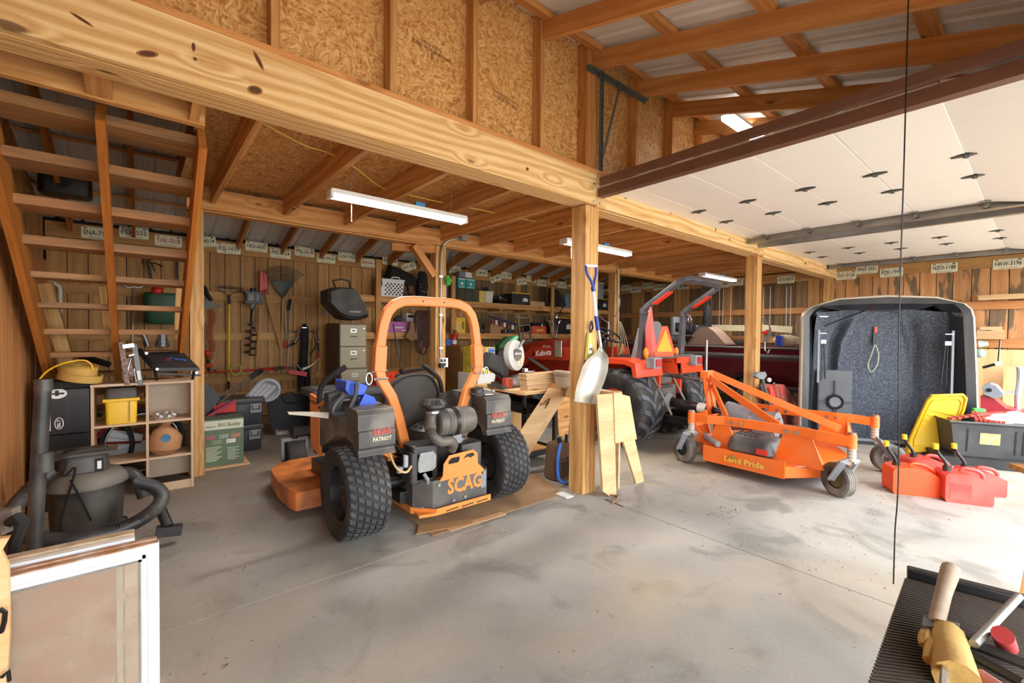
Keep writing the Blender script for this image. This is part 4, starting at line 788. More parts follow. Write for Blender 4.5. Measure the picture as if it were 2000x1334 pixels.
# golf clubs in a steel tube behind the tractor hood
t = item('golf_club_set', 'bunch of golf clubs standing in front of the shelves above the red hood', 'golf clubs')
for k, (x_, y_, dx) in enumerate(((1068, 625, 1), (1073, 628, 1), (1080, 622, 1), (1087, 619, -1), (1092, 629, -1), (1078, 634, 1))):
    hd = py(x_, y_, 6.9); bt = py(1083+k*.8, 668, 6.9); m = MB().tube(smooth_path([hd, hd.lerp(bt, .35)+Vector((.02*dx, 0, .015)), bt]), .006, n=5); m.build('shaft', STL, t); m = MB().tube([hd+Vector((.012*dx, 0, -.03)), hd, hd+Vector((-.03*dx, -.02, .045))], [.014, .024, .012], n=6); m.build('club_head', CHR, t)
q_ = py(1084, 660, 6.9); MB().cyl(q_, (q_.x, 6.9, 0), .06, n=12).build('tube_holder', BLK, t); rebase(t, (q_.x, 6.9, 0))
# ---- things left of the conduit post: filing cabinet with grass catcher
CABM = M('cabinet_putty', '#b1a88c', .5, var=.05); CABS = M('cabinet_brown_side', '#6a5640', .55)
Yc = 7.0; a, b_, zb, zt = rect(663, 600, 716, 742, Yc); cl_ = py(620, 700, 7.45).x
t = thing('filing_cabinet', 'tall putty coloured four drawer filing cabinet standing by the back wall', 'filing cabinet', ((a+b_)/2, Yc+.3, 0), 0); w = b_-a; H_ = 1.50
MB().bb(-w/2, -.29, 0, w/2, .36, H_).build('body', CABS, t, bev=.004)
for k in range(4):
    z0 = .09+k*.35; dr = MB().bb(-w/2+.01+(.0 if k != 1 else .0), -.31-(.05 if k == 1 else 0), z0, w/2-.01, -.285, z0+.335); dr = dr.build('drawer', CABM, t, bev=.004)
    yy = -.312-(.05 if k == 1 else 0); WM_t = t
    m = MB().tube([(-.05, yy, z0+.15), (-.05, yy-.02, z0+.15), (.05, yy-.02, z0+.15), (.05, yy, z0+.15)], .006, n=6); m.build('handle', CHR, dr)
    m = MB(); m.bb(-.045, yy-.004, z0+.215, .045, yy, z0+.27); m.build('card_frame', CHR, dr); MB().bb(-.037, yy-.006, z0+.222, .037, yy-.003, z0+.263).build('card', M('old_card', '#c9c0a4', .7), dr)
    if k != 1: MB().cyl((w/2-.05, yy-.004, z0+.28), (w/2-.05, yy, z0+.28), .01, n=8).build('lock', CHR, dr)
frame()
Gm = M('catcher_plastic', '#3a3833', .55, dust='#6d6455', dustamt=.4)
t = item('grass_catcher', 'dark mower grass catcher bin hanging over the top of the filing cabinet', 'grass catcher')
o2 = [(640, 568), (660, 561), (690, 562), (700, 572), (712, 595), (720, 614), (716, 622), (690, 623), (668, 620), (655, 606), (640, 590)]
m = MB(); n_ = len(o2); A = [py(p, q, 6.75) for p, q in o2]; cen = sum(A, Vector())/n_; Bk = [py(p-13, q+2, 7.2) for p, q in o2]
ring2 = [cen.lerp(p, .86)+Vector((0, -.06, 0)) for p in A]
m.add(A+Bk+ring2, [(i, (i+1) % n_, n_+(i+1) % n_, n_+i) for i in range(n_)]+[(i, 2*n_+i, 2*n_+(i+1) % n_, (i+1) % n_) for i in range(n_)]+[tuple(2*n_+i for i in range(n_))]+[tuple(n_+i for i in reversed(range(n_)))], False); m.build('hood', Gm, t, bev=.012)
m = MB().tube([py(664, 612, 6.70), py(678, 619, 6.68), py(700, 621, 6.68), py(718, 616, 6.70)], .022, n=8); m.build('rim', BLK, t)
m = MB().tube([py(655, 563, 6.9), py(650, 548, 6.95), py(668, 545, 6.95), py(682, 549, 6.95), py(684, 562, 6.9)], .012, n=8); m.build('carry_handle', BLK, t)
text('HUSQVARNA', WHT, .035, py(694, 609, 6.66), (1, 0, 0), (0, 0, 1), t, width=.17)
m = MB().bar(py(666, 549, 7.05), py(667, 565, 6.95), .03, .02); m.build('wood_peg', W_PALE, t); rebase(t, py(690, 623, 6.9))
m = MB().bb(py(635, 610, 7.3).x, 7.3, py(635, 614, 7.3).z, py(645, 610, 7.3).x, 7.33, py(645, 594, 7.3).z); m.build('wall_switch_plate', STL, label='small bright metal plate left of the filing cabinet top', cat='metal plate')
# ---- floor level back-left: totes, box, mat, jug
TB = M('tote_charcoal', '#34353a', .5, dust='#6a6760', dustamt=.3)
for k, (z0, yy) in enumerate(((0, 839), (1, 785))):
    A = pz(470, 884); hh = .30; t = thing('storage_tote', ('bottom', 'top')[k]+' black tote with red latches in the stack behind the green heater box', 'tote', (.80+.01*k, 5.95, k*hh), .0, 'black totes with red latches')
    MB().rbox(0, 0, hh*.42, .54, .36, hh*.84, .04, 1.06, 1.06).build('tub', TB, t); MB().rbox(0, 0, hh*.90, .60, .42, hh*.2, .05).build('lid', TB, t)
    for xx in (-.12,): m = MB().bb(xx-.09, -.225, hh*.55, xx+.12, -.195, hh*.93); m.build('latch', RED, t, bev=.006)
    m = MB().bb(.14, -.216, hh*.45, .25, -.19, hh*.8); m.build('latch_plate', GRY, t, bev=.004); m = MB().tube([(.16, -.21, hh*.75), (.16, -.23, hh*.6), (.23, -.23, hh*.6), (.23, -.21, hh*.75)], .007, n=5); m.build('handle', BLKM, t); frame()
a_ = pz(400, 917); b2 = pz(473, 907); t = thing('heater_box', 'green and cream cardboard box for a portable heater on the floor', 'box', (.645, 5.39, 0.012), -.03)
HW, HH, HD = .34, .47, .26; GB = M('box_green', '#5c6f56', .6, var=.2, scale=3); MB().bb(-HW/2, -HD/2, 0, HW/2, HD/2, HH).build('carton_body', GB, t, bev=.003)
CRM = M('box_cream', '#c9cdb4', .6); MB().bb(-HW/2+.002, -HD/2-.002, HH*.78, HW/2-.002, -HD/2, HH*.97).build('print_band', CRM, t); text('Heater', M('print_green', '#3c5a3c', .6), .03, (-.11, -HD/2-.004, HH*.85), (1, 0, 0), (0, 0, 1), t, width=.08); text('BIG Buddy', M('print_olive', '#6b6a2c', .6), .05, (.045, -HD/2-.004, HH*.87), (1, 0, 0), (0, 0, 1), t, width=.19, bold=.01)
for k, (x_, z_, c_) in enumerate(((-.11, .62, '#a05a5a'), (0, .62, '#8a9a90'), (.10, .62, '#b07a60'), (-.06, .51, '#7a8a6a'), (.06, .51, '#d0d0c8'))): MB().bb(x_-.04, -HD/2-.003, HH*z_-.02, x_+.04, -HD/2, HH*z_+.022).build('print_photo', M('photo%d' % k, c_, .5, var=.5, scale=60), t)
m = MB(); [m.bb(-.15, -HD/2-.002, HH*(.40-.035*k), -.02-(k % 3)*.02, -HD/2, HH*(.415-.035*k)) for k in range(9)]; [m.bb(.03, -HD/2-.002, HH*(.36-.035*k), .13-(k % 2)*.03, -HD/2, HH*(.372-.035*k)) for k in range(8)]; m.build('print_text', CRM, t)
MB().rbox(-.01, 0, HH+.004, .1, .06, .008, .03).build('hand_hole', DGR, t); frame()
m = MB().bb(.44, 5.20, 0, .86, 5.55, .011); m.build('board_offcut', W_PLY, label='thin pale board lying under the green heater box', cat='board')
MT = M('rubber_mat', '#33363b', .85, bump=.5, bscale=120); t = item('rubber_mat', 'grey black rubber floor mat standing on edge at the back, with wire handle', 'mat')
c1, c2 = pz(520, 838), pz(690, 845); mp = [(522, 776), (540, 770), (590, 768), (645, 770), (676, 782), (692, 808), (698, 835), (690, 848), (600, 838), (530, 838)]
Ym = 6.35; m = MB().prism([(py(p, q, Ym).x, max(.005, py(p, q, Ym).z)) for p, q in mp], 'xz', Ym, Ym+.02); m.build('mat_sheet', MT, t); MB().tube([py(550, 775, Ym-.02), py(562, 766, Ym-.02), py(573, 767, Ym-.02), py(585, 782, Ym-.02), py(578, 787, Ym-.02), py(556, 785, Ym-.02)], .008, n=6, closed=True).build('wire_handle', BLKM, t); rebase(t, (1.8, Ym, 0))
t = item('detergent_jug', 'clear white plastic jug with purple label standing on the floor by the mat', 'jug'); J = pz(551, 847); JH = .26
m = MB().rbox(J.x, J.y, JH*.42, .17, .10, JH*.84, .03); m.build('jug_body', CREAM, t); MB().cyl((J.x-.01, J.y, JH*.82), (J.x-.01, J.y, JH), .05, n=14).build('cap', WHT, t); MB().bb(J.x-.06, J.y-.054, .05, J.x+.05, J.y-.05, .16).build('jug_label', M('purple_label', '#6e5a90', .5, var=.5, scale=40), t)
MB().tube([(J.x+.06, J.y, .20), (J.x+.10, J.y, .19), (J.x+.10, J.y, .12), (J.x+.075, J.y, .09)], .012, n=6).build('handle', CREAM, t); rebase(t, (J.x, J.y, 0))
a = pz(650, 850)
t = thing('storage_tote', 'large black tote with grey lid behind the mower', 'tote', (2.15, 6.0, 0), 0); MB().rbox(0, 0, .27, .95, .52, .54, .05, 1.05, 1.05).build('tub', BLK, t); LG = M('lid_grey', '#6f7174', .5); MB().rbox(0, 0, .585, 1.08, .62, .09, .06).build('lid', LG, t)
m = MB(); [m.bar((-.45, -.2+k*.1, .634), (.45, -.2+k*.1, .634), .02, .012) for k in range(5)]; m.build('lid_rib', LG, t); frame()
# stacked grey plastic tubes/chair bundle on the totes
t = item('hose_bundle', 'bundle of pale grey plastic tubes and a grey coil resting on the tote stack', 'tube bundle'); GP = M('pale_grey_plastic', '#a3a6a9', .45)
for k in range(4): A, Z = py(485+k*9, 776+k, 5.9), py(507+k*9, 750+k*2, 6.1); MB().cyl(A, Z, .035, n=10).build('tube', GP, t)
c = py(523, 762, 6.15); m = MB()
for k in range(4): m.tube([(c.x+(.13-.02*k)*math.cos(a), c.y+.03*k, c.z+(.13-.02*k)*math.sin(a)) for a in [2*PI*i/16 for i in range(16)]], .02, n=6, closed=True)
m.build('coil', GP, t); rebase(t, py(500, 780, 6.0))
# leaning trolley: black panel with twin chrome rails and red handle
t = item('snow_scoop', 'black scoop with twin rails and dark red edge right of the left back post', 'scoop')
m = MB().prism([(py(p, q, 5.6).x, py(p, q, 5.6).z) for p, q in ((393, 740), (430, 773), (428, 783), (400, 812), (393, 808))], 'xz', 5.6, 5.64); m.build('blade', BLK, t)
m = MB(); m.cyl(py(428, 775, 5.6), py(500, 728, 6.2), .012, n=6); m.cyl(py(424, 790, 5.6), py(508, 730, 6.25), .012, n=6); m.build('rail', CHR, t); MB().bar(py(395, 820, 5.55), py(460, 781, 5.6), .03, .03).build('red_edge', M('dark_red', '#8a2436', .5), t); MB().tube([py(490, 736, 6.1), py(505, 726, 6.2), py(510, 724, 6.25)], .03, n=6).build('grip', BLK, t); rebase(t, py(400, 815, 5.6))
# orange blower bag behind the mower seat, tripod and black strap
t = item('folding_chair', 'bright orange cloth bundle with thin black legs behind the mower seat', 'camp chair'); m = MB()
def orb(u, v): return py(735+85*u, 732+22*v+6*math.sin(u*9)*(1-v), 4.9-.08*math.sin(u*11+v*5))
m.grid(orb, 24, 5, thick=(0, .15, 0)); m.build('cloth', M('bright_orange_cloth', '#e4501e', .8), t); m = MB(); m.cyl(py(768, 632, 4.95), py(785, 732, 4.9), .010, n=6); m.tube([py(772, 736, 4.85), py(795, 725, 4.85), py(830, 720, 4.85)], .02, n=6); m.build('leg', BLKM, t); m = MB().cyl(py(783, 722, 4.85), py(790, 742, 4.85), .03, n=8); m.cyl(py(750, 745, 4.95), (py(745, 745, 4.95).x, 4.95, 0), .012, n=6); m.cyl(py(812, 745, 4.95), (py(818, 745, 4.95).x, 4.95, 0), .012, n=6); m.build('hub', BLKM, t); rebase(t, py(780, 754, 4.95))
# ---- conduit, outlet, extinguisher on the conduit post
t = item('conduit', 'bent grey electrical conduit running down the second back post to an outlet', 'conduit'); cx = P5X+.09
m = MB().tube(smooth_path([py(905, 466, 4.9), py(893, 466, 4.95), py(876, 470, 5.0), py(866, 480, 5.03), py(861, 500, 5.035), py(861, 560, 5.035), py(860, 690, 5.035), py(866, 708, 5.0)], 5), .013, n=8); m.build('pipe', STL, t)
m = MB().box(*py(905, 464, 4.93), .10, .06, .08); m.build('junction_box', GRY, t); [MB().box(*py(861, yy, 5.02), .05, .02, .02).build('clamp', CHR, t) for yy in (540, 615, 680)]
o = MB().box(*py(866, 708, 5.02), .11, .05, .12).build('outlet_box', WHT, t); m = MB(); [m.box(*(py(866+dx, 708+dy, 4.99)), .025, .006, .035) for dx in (-3, 3) for dy in (-4, 4)]; m.build('socket', BLKM, o)
m = MB().box(*py(862, 714, 4.97), .05, .05, .06); m.build('plug', BLKM, o); rebase(t, py(866, 718, 5.03))
m = MB().bar(py(871.5, 557, 7.6), py(871.5, 592, 7.6), .02, .02); m.build('white_strip', WHT, label='short white strip standing right of the conduit post', cat='strip')
m = MB().tube([py(873, 540, 5.02), py(876, 548, 5.0), py(875, 556, 5.02)], [.03, .05, .03], n=8); m.build('green_bag', M('leaf_green', '#3fa03c', .6), label='small bright green bag hung on the conduit post', cat='bag')
m = MB().tube(smooth_path([py(882, 490, 5.0), py(878, 520, 5.0), py(874, 542, 5.0)]), .006, n=5); m.tube(smooth_path([py(878, 492, 5.0), py(874, 530, 5.0), py(877, 575, 5.1), py(884, 575, 5.1)]), .005, n=5); m.build('cable_bundle', BLKM, label='thin dark cables hanging from the junction box', cat='cable')
plank('stud_block', py(886, 695, 7.4)-Vector((0, 0, .9)), py(886, 672, 7.4), .09, .04, W_PALE, None, up=(0, 1, 0), label='pale board standing under the fire extinguisher', cat='board')
t = item('fire_extinguisher', 'red fire extinguisher with white label hung on the board right of the conduit post', 'fire extinguisher'); e0, e1 = py(887, 680, 7.3), py(887, 650, 7.3); r_ = .05
MB().lathe([(0, 0), (r_*.9, 0), (r_, .02), (r_, e1.z-e0.z-.05), (r_*.5, e1.z-e0.z), (0, e1.z-e0.z)], (e0.x, 7.3, e0.z)).build('cylinder', RED, t); MB().lathe([(r_*1.02, .08), (r_*1.02, .16)], (e0.x, 7.3, e0.z)).build('extinguisher_label', WHT, t); m = MB().cyl((e0.x, 7.3, e1.z), (e0.x, 7.3, e1.z+.04), .018, n=8); m.bar((e0.x-.03, 7.3, e1.z+.05), (e0.x+.05, 7.3, e1.z+.04), .02, .012); m.tube([(e0.x+.03, 7.3, e1.z+.03), (e0.x+.07, 7.28, e1.z), (e0.x+.06, 7.28, e0.z+.15)], .009, n=6); m.build('valve', BLKM, t); rebase(t, e0)
t = item('blue_jug', 'blue plastic case hung beside the fire extinguisher', 'case'); A = rect(871, 662, 882, 697, 7.3); MB().rbox((A[0]+A[1])/2, 7.36, (A[2]+A[3])/2, A[1]-A[0], .12, A[3]-A[2], .03).build('case_shell', M('mid_blue', '#3a5fc0', .45), t); m = MB().tube([py(872, 690, 7.3), py(868, 676, 7.3), py(871, 662, 7.3)], .015, n=6); m.build('handle', BLKM, t); rebase(t, py(876, 697, 7.36))
# ================================================================== WHEELS
RUBT = M('tread_rubber', '#38383a', .75, dust='#7b7468', dustamt=.35); LUGT2 = M('lug_rubber', '#474b55', .45, dust='#9a9080', dustamt=.35)
def polar(c, ax, up=(0, 0, 1)):
    d = Vector(ax).normalized(); a = Vector(up); u = d.cross(a).normalized(); return Vector(c), d, a, u
def wheel(parent, c, R_, W, rr, rimmat, ax=(1, 0, 0), tread='turf', tyre=RUB, name='wheel', dish=.6, camber=0, side=-1):
    """side -1: the dished face looks towards -axis"""
    c, d, a, u = polar(c, ax)
    m = MB().lathe([(rr, -W*.38), (rr+.015, -W*.44), (R_*.82, -W*.5), (R_*.93, -W*.47), (R_*.975, -W*.38), (R_*.98, 0), (R_*.975, W*.38), (R_*.93, W*.47), (R_*.82, W*.5), (rr+.015, W*.44), (rr, W*.38)], c, d, n=44)
    ty = m.build('tyre', tyre, parent, ang=60)
    t = MB()
    def blk(t0, t1, s0, s1, k0, k1, r0, r1, sk=0., taper=.85):
        vs = []
        for r in (r0, r1):
            f = 1 if r == r0 else taper; tm, sm_ = (t0+t1)/2, (s0+s1)/2
            for th, s, k in ((t0, s0, k0), (t1, s0, k0), (t1, s1, k1), (t0, s1, k1)):
                th_ = tm+(th-tm)*f+k; s_ = sm_+(s-sm_)*f; rd = r-max(0, abs(s_)/(W/2)-.7)*R_*.16*(1 if r > R_*.9 else .6)
                vs.append(c + d*s_ + a*(rd*math.cos(th_)) + u*(rd*math.sin(th_)))
        t.add(vs, [(3, 2, 1, 0), (4, 5, 6, 7), (0, 1, 5, 4), (1, 2, 6, 5), (2, 3, 7, 6), (3, 0, 4, 7)])
    if tread == 'turf':
        N_ = 34
        for i in range(N_):
            for j in range(6):
                th = 2*PI*(i+.5*(j % 2))/N_; s0 = -W*.47+j*W*.94/6; dt = 2*PI/N_
                blk(th, th+dt*.62, s0+.003, s0+W*.157-.004, -dt*.12, dt*.25, R_*.965, R_*1.0, .2)
                if j in (0, 5): blk(th+dt*.1, th+dt*.55, (s0 if j == 0 else s0+W*.14), (s0+.016 if j == 0 else s0+W*.157), 0, 0, R_*.88, R_*.955)
    elif tread == 'lug':
        N_ = 17
        for i in range(N_):
            for sg in (-1, 1):
                th = 2*PI*(i+(.5 if sg > 0 else 0))/N_; dt = 2*PI/N_
                blk(th, th+dt*.40, sg*W*.50, sg*W*.26, 0, dt*.22, R_*.90, R_*1.02); blk(th, th+dt*.42, sg*W*.26, sg*W*-.03, dt*.22, dt*.85, R_*.93, R_*1.0)
    elif tread == 'rib':
        for s in (-.33, -.11, .11, .33): t.lathe([(R_*.975, (s-.085)*W), (R_*1.0, (s-.07)*W), (R_*1.0, (s+.07)*W), (R_*.975, (s+.085)*W)], c, d, n=40)
    if t.v: t.build('tread', {'turf': RUBT, 'lug': LUGT2}.get(tread, tyre), ty)
    q = -side
    prof = [(rr*1.02, -.40), (rr*.96, -.37), (rr*.93, -.15), (rr*.78, -.05), (rr*.45, -.02), (rr*.40, -.12), (rr*.22, -.14), (0.001, -.14)]
    o = MB().lathe([(r, z*W*q) for r, z in prof], c, d, n=32).build('rim', rimmat, parent)
    m = MB()
    for k in range(5): th = 2*PI*k/5; p = c+a*(rr*.33*math.cos(th))+u*(rr*.33*math.sin(th))+d*(-.13*W*q); m.cyl(p, p-d*(.03*q), rr*.05, n=6)
    m.build('lug_nut', CHR, o)
    MB().lathe([(rr*1.0, -.05*W*-q), (rr*.9, .30*W*q), (.001, .30*W*q)], c, d, n=20).build('rim_back', rimmat, parent)
    return ty
# ================================================================== ZERO-TURN MOWER  (drives towards +Y, rear faces the door)
mw = item('riding_mower', 'orange and black zero turn mower with tall orange roll bar, rear towards the camera', 'riding mower')
OM = ORG; BF = M('fender_dusty_black', '#45423f', .5, dust='#9a9284', dustamt=.75, bump=.08, bscale=40); RIMB = M('black_rim', '#222224', .45, dust='#57524b', dustamt=.3)
XC = 1.70
wheel(mw, (1.10, 2.95, .305), .305, .29, .185, RIMB, side=-1); wheel(mw, (2.30, 2.95, .305), .305, .29, .155, RIMB, side=1)
MB().cyl((1.2, 2.95, .30), (2.2, 2.95, .30), .04, n=10).build('axle', BLKM, mw)
m = MB().bb(1.38, 2.85, .17, 1.44, 4.5, .25); m.bb(1.96, 2.85, .17, 2.02, 4.5, .25); m.bb(1.28, 4.42, .20, 2.12, 4.5, .29); m.build('frame_rail', BLKM, mw, bev=.004)
# rear engine guard: dark plate, chamfered corner, side wings, orange handle plate and lip
GP = M('guard_grey', '#4f4c49', .5, .2, dust='#8b8378', dustamt=.35)
zb_, zt_ = .135, .335
m = MB(); out_ = [(1.555, 2.70), (2.02, 2.70), (2.05, 2.74), (2.05, 3.1), (2.04, 3.1), (2.035, 2.75), (2.015, 2.712), (1.56, 2.712), (1.468, 2.80), (1.45, 3.15), (1.438, 3.15), (1.445, 2.79)]
m.prism(out_, 'xy', zb_, zt_); m.build('guard', GP, mw)
text('SCAG', OM, .115, (1.825, 2.698, .262), (1, 0, 0), (0, 0, 1), mw, width=.30, sy=1.25, extr=.001, bold=.035)
m = MB(); pl = [(1.60, .325), (1.63, .36), (1.635, .44), (1.68, .495), (1.885, .505), (1.925, .475), (1.93, .395), (1.985, .345), (1.985, .325)]
m.prism(pl, 'xz', 2.690, 2.698); m.build('handle_plate', OM, mw, bev=.002)
m = MB(); [m.prism([(x-.045, .435), (x+.03, .435), (x+.045, .45), (x+.045, .475), (x-.02, .475), (x-.045, .455)], 'xz', 2.686, 2.6905) for x in (1.72,)]; m.build('handle_slot', M('hole_black', '#15120f', .9), mw); m = MB().prism([(1.80, .455), (1.83, .48), (1.88, .485), (1.90, .465), (1.86, .45), (1.84, .462)], 'xz', 2.686, 2.6905); m.build('rider_cutout', BLKM, mw)
m = MB(); m.prism([(1.445, 2.69), (1.56, 2.66), (2.03, 2.67), (2.03, 2.72), (1.57, 2.74), (1.46, 2.80)], 'xy', .105, .125); m.bb(1.56, 2.66, .105, 2.03, 2.668, .15); m.bar((1.44, 2.80, .128), (1.56, 2.664, .128), .006, .045, up=(0, 0, 1)); m.bar((1.44, 2.80, .13), (1.43, 3.2, .13), .006, .045); m.build('bumper_lip', OM, mw)
m = MB(); [m.bar((x, 2.659, .118+.004*(x-1.6)), (x+.10, 2.659, .123+.004*(x-1.6)), .004, .007) for x in (1.64, 1.77, 1.90)]; m.build('lip_slot', BLKM, mw)
m = MB()
for x, y, z in ((1.72, 2.69, .165), (1.82, 2.69, .17), (1.60, 2.69, .30), (1.99, 2.69, .315)): m.cyl((x, 2.70, z), (x, 2.688, z), .012, n=6)
for y, z in ((2.86, .3), (2.95, .3), (2.86, .24), (2.95, .24), (2.88, .18), (3.02, .18)): m.cyl((1.446, y, z), (1.43, y, z), .010, n=6)
m.cyl((1.50, 2.75, .15), (1.49, 2.738, .15), .011, n=6); m.build('bolt', CHR, mw)
MB().bb(1.965, 2.696, .20, 2.01, 2.699, .30).build('decal', GRY, mw)
# engine
EB = M('engine_black', '#232426', .4, .2, dust='#6b6259', dustamt=.35)
m = MB(); m.bb(1.47, 2.86, .30, 1.98, 3.30, .56); m.build('engine_block', EB, mw, bev=.03)
for cx_, cz in ((1.49, .43), (1.90, .43)):
    m = MB(); m.rbox(cx_+.02, 2.83, cz, .20, .16, .22, .03); m.build('valve_cover', EB, mw); 
    m = MB()
    for k in range(7): m.bb(cx_-.09, 2.86, cz-.10+k*.03, cx_+.13, 3.02, cz-.092+k*.03)
    m.build('cooling_fin', EB, mw)
pc_ = [(1.45, .50), (1.47, .545), (1.60, .545), (1.60, .50), (1.57, .41), (1.46, .41)]
m = MB().prism([(1.475, .535), (1.575, .535), (1.60, .505), (1.60, .42), (1.57, .40), (1.47, .40), (1.46, .415), (1.46, .47)], 'xz', 2.735, 2.76); m.build('engine_plate', M('cast_alloy', '#8f8f8d', .45, .5), mw, bev=.004)
m = MB(); [m.cyl((x, 2.735, z), (x, 2.728, z), .008, n=6) for x, z in ((1.485, .52), (1.585, .50), (1.48, .42), (1.575, .415))]; m.build('bolt', CHR, mw)
m = MB().rbox(1.53, 2.83, .46, .22, .16, .25, .04); m.build('head', EB, mw)
m = MB().lathe([(0, .66), (.10, .66), (.15, .63), (.17, .56), (.17, .50)], (1.72, 3.05, 0), n=24); m.build('fan_housing', EB, mw)
m = MB()
for i in range(12): a = 2*PI*i/12; m.bar((1.72+.05*math.cos(a), 3.05+.05*math.sin(a), .663), (1.72+.13*math.cos(a), 3.05+.13*math.sin(a), .652), .01, .006)
m.build('fan_guard', BLKM, mw)
# canister air cleaner, precleaner and intake elbow
AC = M('air_cleaner', '#4b4743', .5, dust='#857a6b', dustamt=.5)
m = MB().lathe([(0, 0), (.085, 0), (.098, .01), (.098, .07), (.093, .075), (.098, .08), (.093, .09), (.098, .10), (.093, .11), (.098, .12), (.098, .17), (.104, .18), (.104, .20), (.098, .21), (.098, .29), (.088, .31), (0, .31)], (1.60, 2.76, .722), (1, 0, 0), n=28); m.build('air_cleaner', AC, mw, ang=30)
MB().lathe([(.106, .13), (.106, .16)], (1.60, 2.76, .722), (1, 0, 0), n=24).build('strap', BLKM, mw)
m = MB().lathe([(.05, 0), (.05, .035), (.045, .04), (.092, .055), (.092, .075), (.062, .105), (0, .112)], (1.585, 2.76, .79), n=20); m.build('precleaner', BLK, mw)
m = MB()
for i in range(14): a = 2*PI*i/14; m.bar((1.585+.06*math.cos(a), 2.76+.06*math.sin(a), .895), (1.585+.093*math.cos(a), 2.76+.093*math.sin(a), .862), .006, .008)
m.build('precleaner_rib', BLK, mw)
MB().lathe([(.052, .0), (.052, .014)], (1.585, 2.76, .802), n=16).build('hose_clamp', CHR, mw)
MB().tube(smooth_path([(1.575, 2.76, .80), (1.56, 2.75, .74), (1.545, 2.72, .69)], 4), .042, n=12).build('inlet_body', AC, mw)
MB().tube(smooth_path([(1.545, 2.73, .69), (1.55, 2.69, .65), (1.60, 2.68, .61), (1.68, 2.69, .60), (1.725, 2.71, .565), (1.73, 2.74, .52)], 6), .036, n=12).build('intake_hose', AC, mw)
m = MB().bb(1.76, 2.80, .52, 1.86, 2.86, .66); m.bb(1.70, 2.84, .52, 1.90, 2.88, .56); m.build('bracket', GRY, mw, bev=.004)
# wiring and fittings at the left of the engine
m = MB()
for k, c_ in enumerate((0, 1, 2, 3, 4)):
    m.tube(smooth_path([(1.36+.02*k, 2.95, .60-.02*k), (1.40+.01*k, 2.84, .52-.03*k), (1.42+.02*k, 2.80, .45-.03*k), (1.46+.015*k, 2.86, .40-.02*k)], 4), .007, n=5)
m.build('wiring', BLKM, mw); MB().tube(smooth_path([(1.30, 2.86, .55), (1.31, 2.76, .46), (1.36, 2.72, .43), (1.42, 2.76, .45)], 4), .008, n=6).build('fuel_hose', M('tan_hose', '#c8a878', .5), mw)
m = MB().cyl((1.40, 2.80, .44), (1.40, 2.80, .52), .02, n=10); m.cyl((1.37, 2.83, .40), (1.37, 2.83, .44), .024, n=10); m.build('fuel_filter', M('clear_grey', '#a9adb5', .3), mw); MB().tube([(1.50, 2.73, .39), (1.52, 2.71, .35), (1.53, 2.73, .32)], .014, n=8).build('drain_hose', GRY, mw)
# seat
m = MB(); sx0, sx1 = 1.50, 1.99
def seat(u, v):
    x = sx0+(sx1-sx0)*u; e = abs(2*u-1); top = 1.02-.17*e**3.0; return (x+(0.5-u)*.05*(1-v), 3.30+.16*(1-v)*.6+.07*e*e, .50+(top-.50)*v)
m.grid(seat, 20, 10, thick=(0, .09, 0)); m.build('seat_back', M('seat_vinyl', '#45423e', .5, dust='#6d675d', dustamt=.3, bump=.05), mw, ang=50)
MB().tube([seat(u, v) for u, v in [(0, i/6) for i in range(6)]+[(i/14, 1) for i in range(15)]+[(1, 1-i/6) for i in range(1, 7)]], .016, n=6).build('seat_piping', M('seat_piping_black', '#2b2a28', .5), mw)
m = MB().rbox(1.745, 3.62, .52, .50, .50, .12, .08); m.build('seat_cushion', M('seat_vinyl'), mw)
m = MB().bb(1.36, 3.0, .44, 2.04, 3.42, .47); m.build('seat_deck', OM, mw)
# roll bar: flattened square tube
sec = [(-1, -.75), (1, -.75), (1, .75), (-1, .75)]
def rb(x, z, y=3.0): return (x, y, z)
L = [(1.50, .50), (1.475, .60), (1.44, .74), (1.385, .90), (1.305, 1.03), (1.285, 1.12), (1.29, 1.24), (1.315, 1.40)]; arcL = [(1.325, 1.44), (1.35, 1.51), (1.40, 1.565), (1.47, 1.593), (1.56, 1.60)]
Lp = L+arcL; Rp = [(2*1.712-x, z) for x, z in reversed(Lp)]
MB().tube([rb(x, z) for x, z in Lp+Rp], .036, sec=sec, smooth=False, up=(0, 1, 0)).build('roll_bar', OM, mw, bev=.012)
for s_ in (0, 1):
    f = lambda x: x if s_ == 0 else 2*1.712-x
    MB().bar(rb(f(1.287), 1.09), rb(f(1.297), 1.27), .086, .066, up=(0, 1, 0)).build('roll_bar_sleeve', OM, mw, bev=.006)
    m = MB().cyl((f(1.23), 3.0, 1.09), (f(1.35), 3.0, 1.09), .010, n=8); m.cyl((f(1.24), 2.955, 1.04), (f(1.34), 2.955, 1.04), .008, n=8); xx = f(1.21)
    m.tube([(xx, 3.0, 1.03+.035*math.cos(a)) if False else (xx+.022*math.sin(a), 2.98, 1.045+.04*math.cos(a)) for a in [2*PI*i/12 for i in range(12)]], .005, n=5, closed=True); m.build('hinge_pin', CHR, mw)
m = MB(); [m.cyl((x, 2.975, 1.60), (x, 2.966, 1.60), .006, n=6) for x in (1.62, 1.80)]; m.build('hole', BLKM, mw)
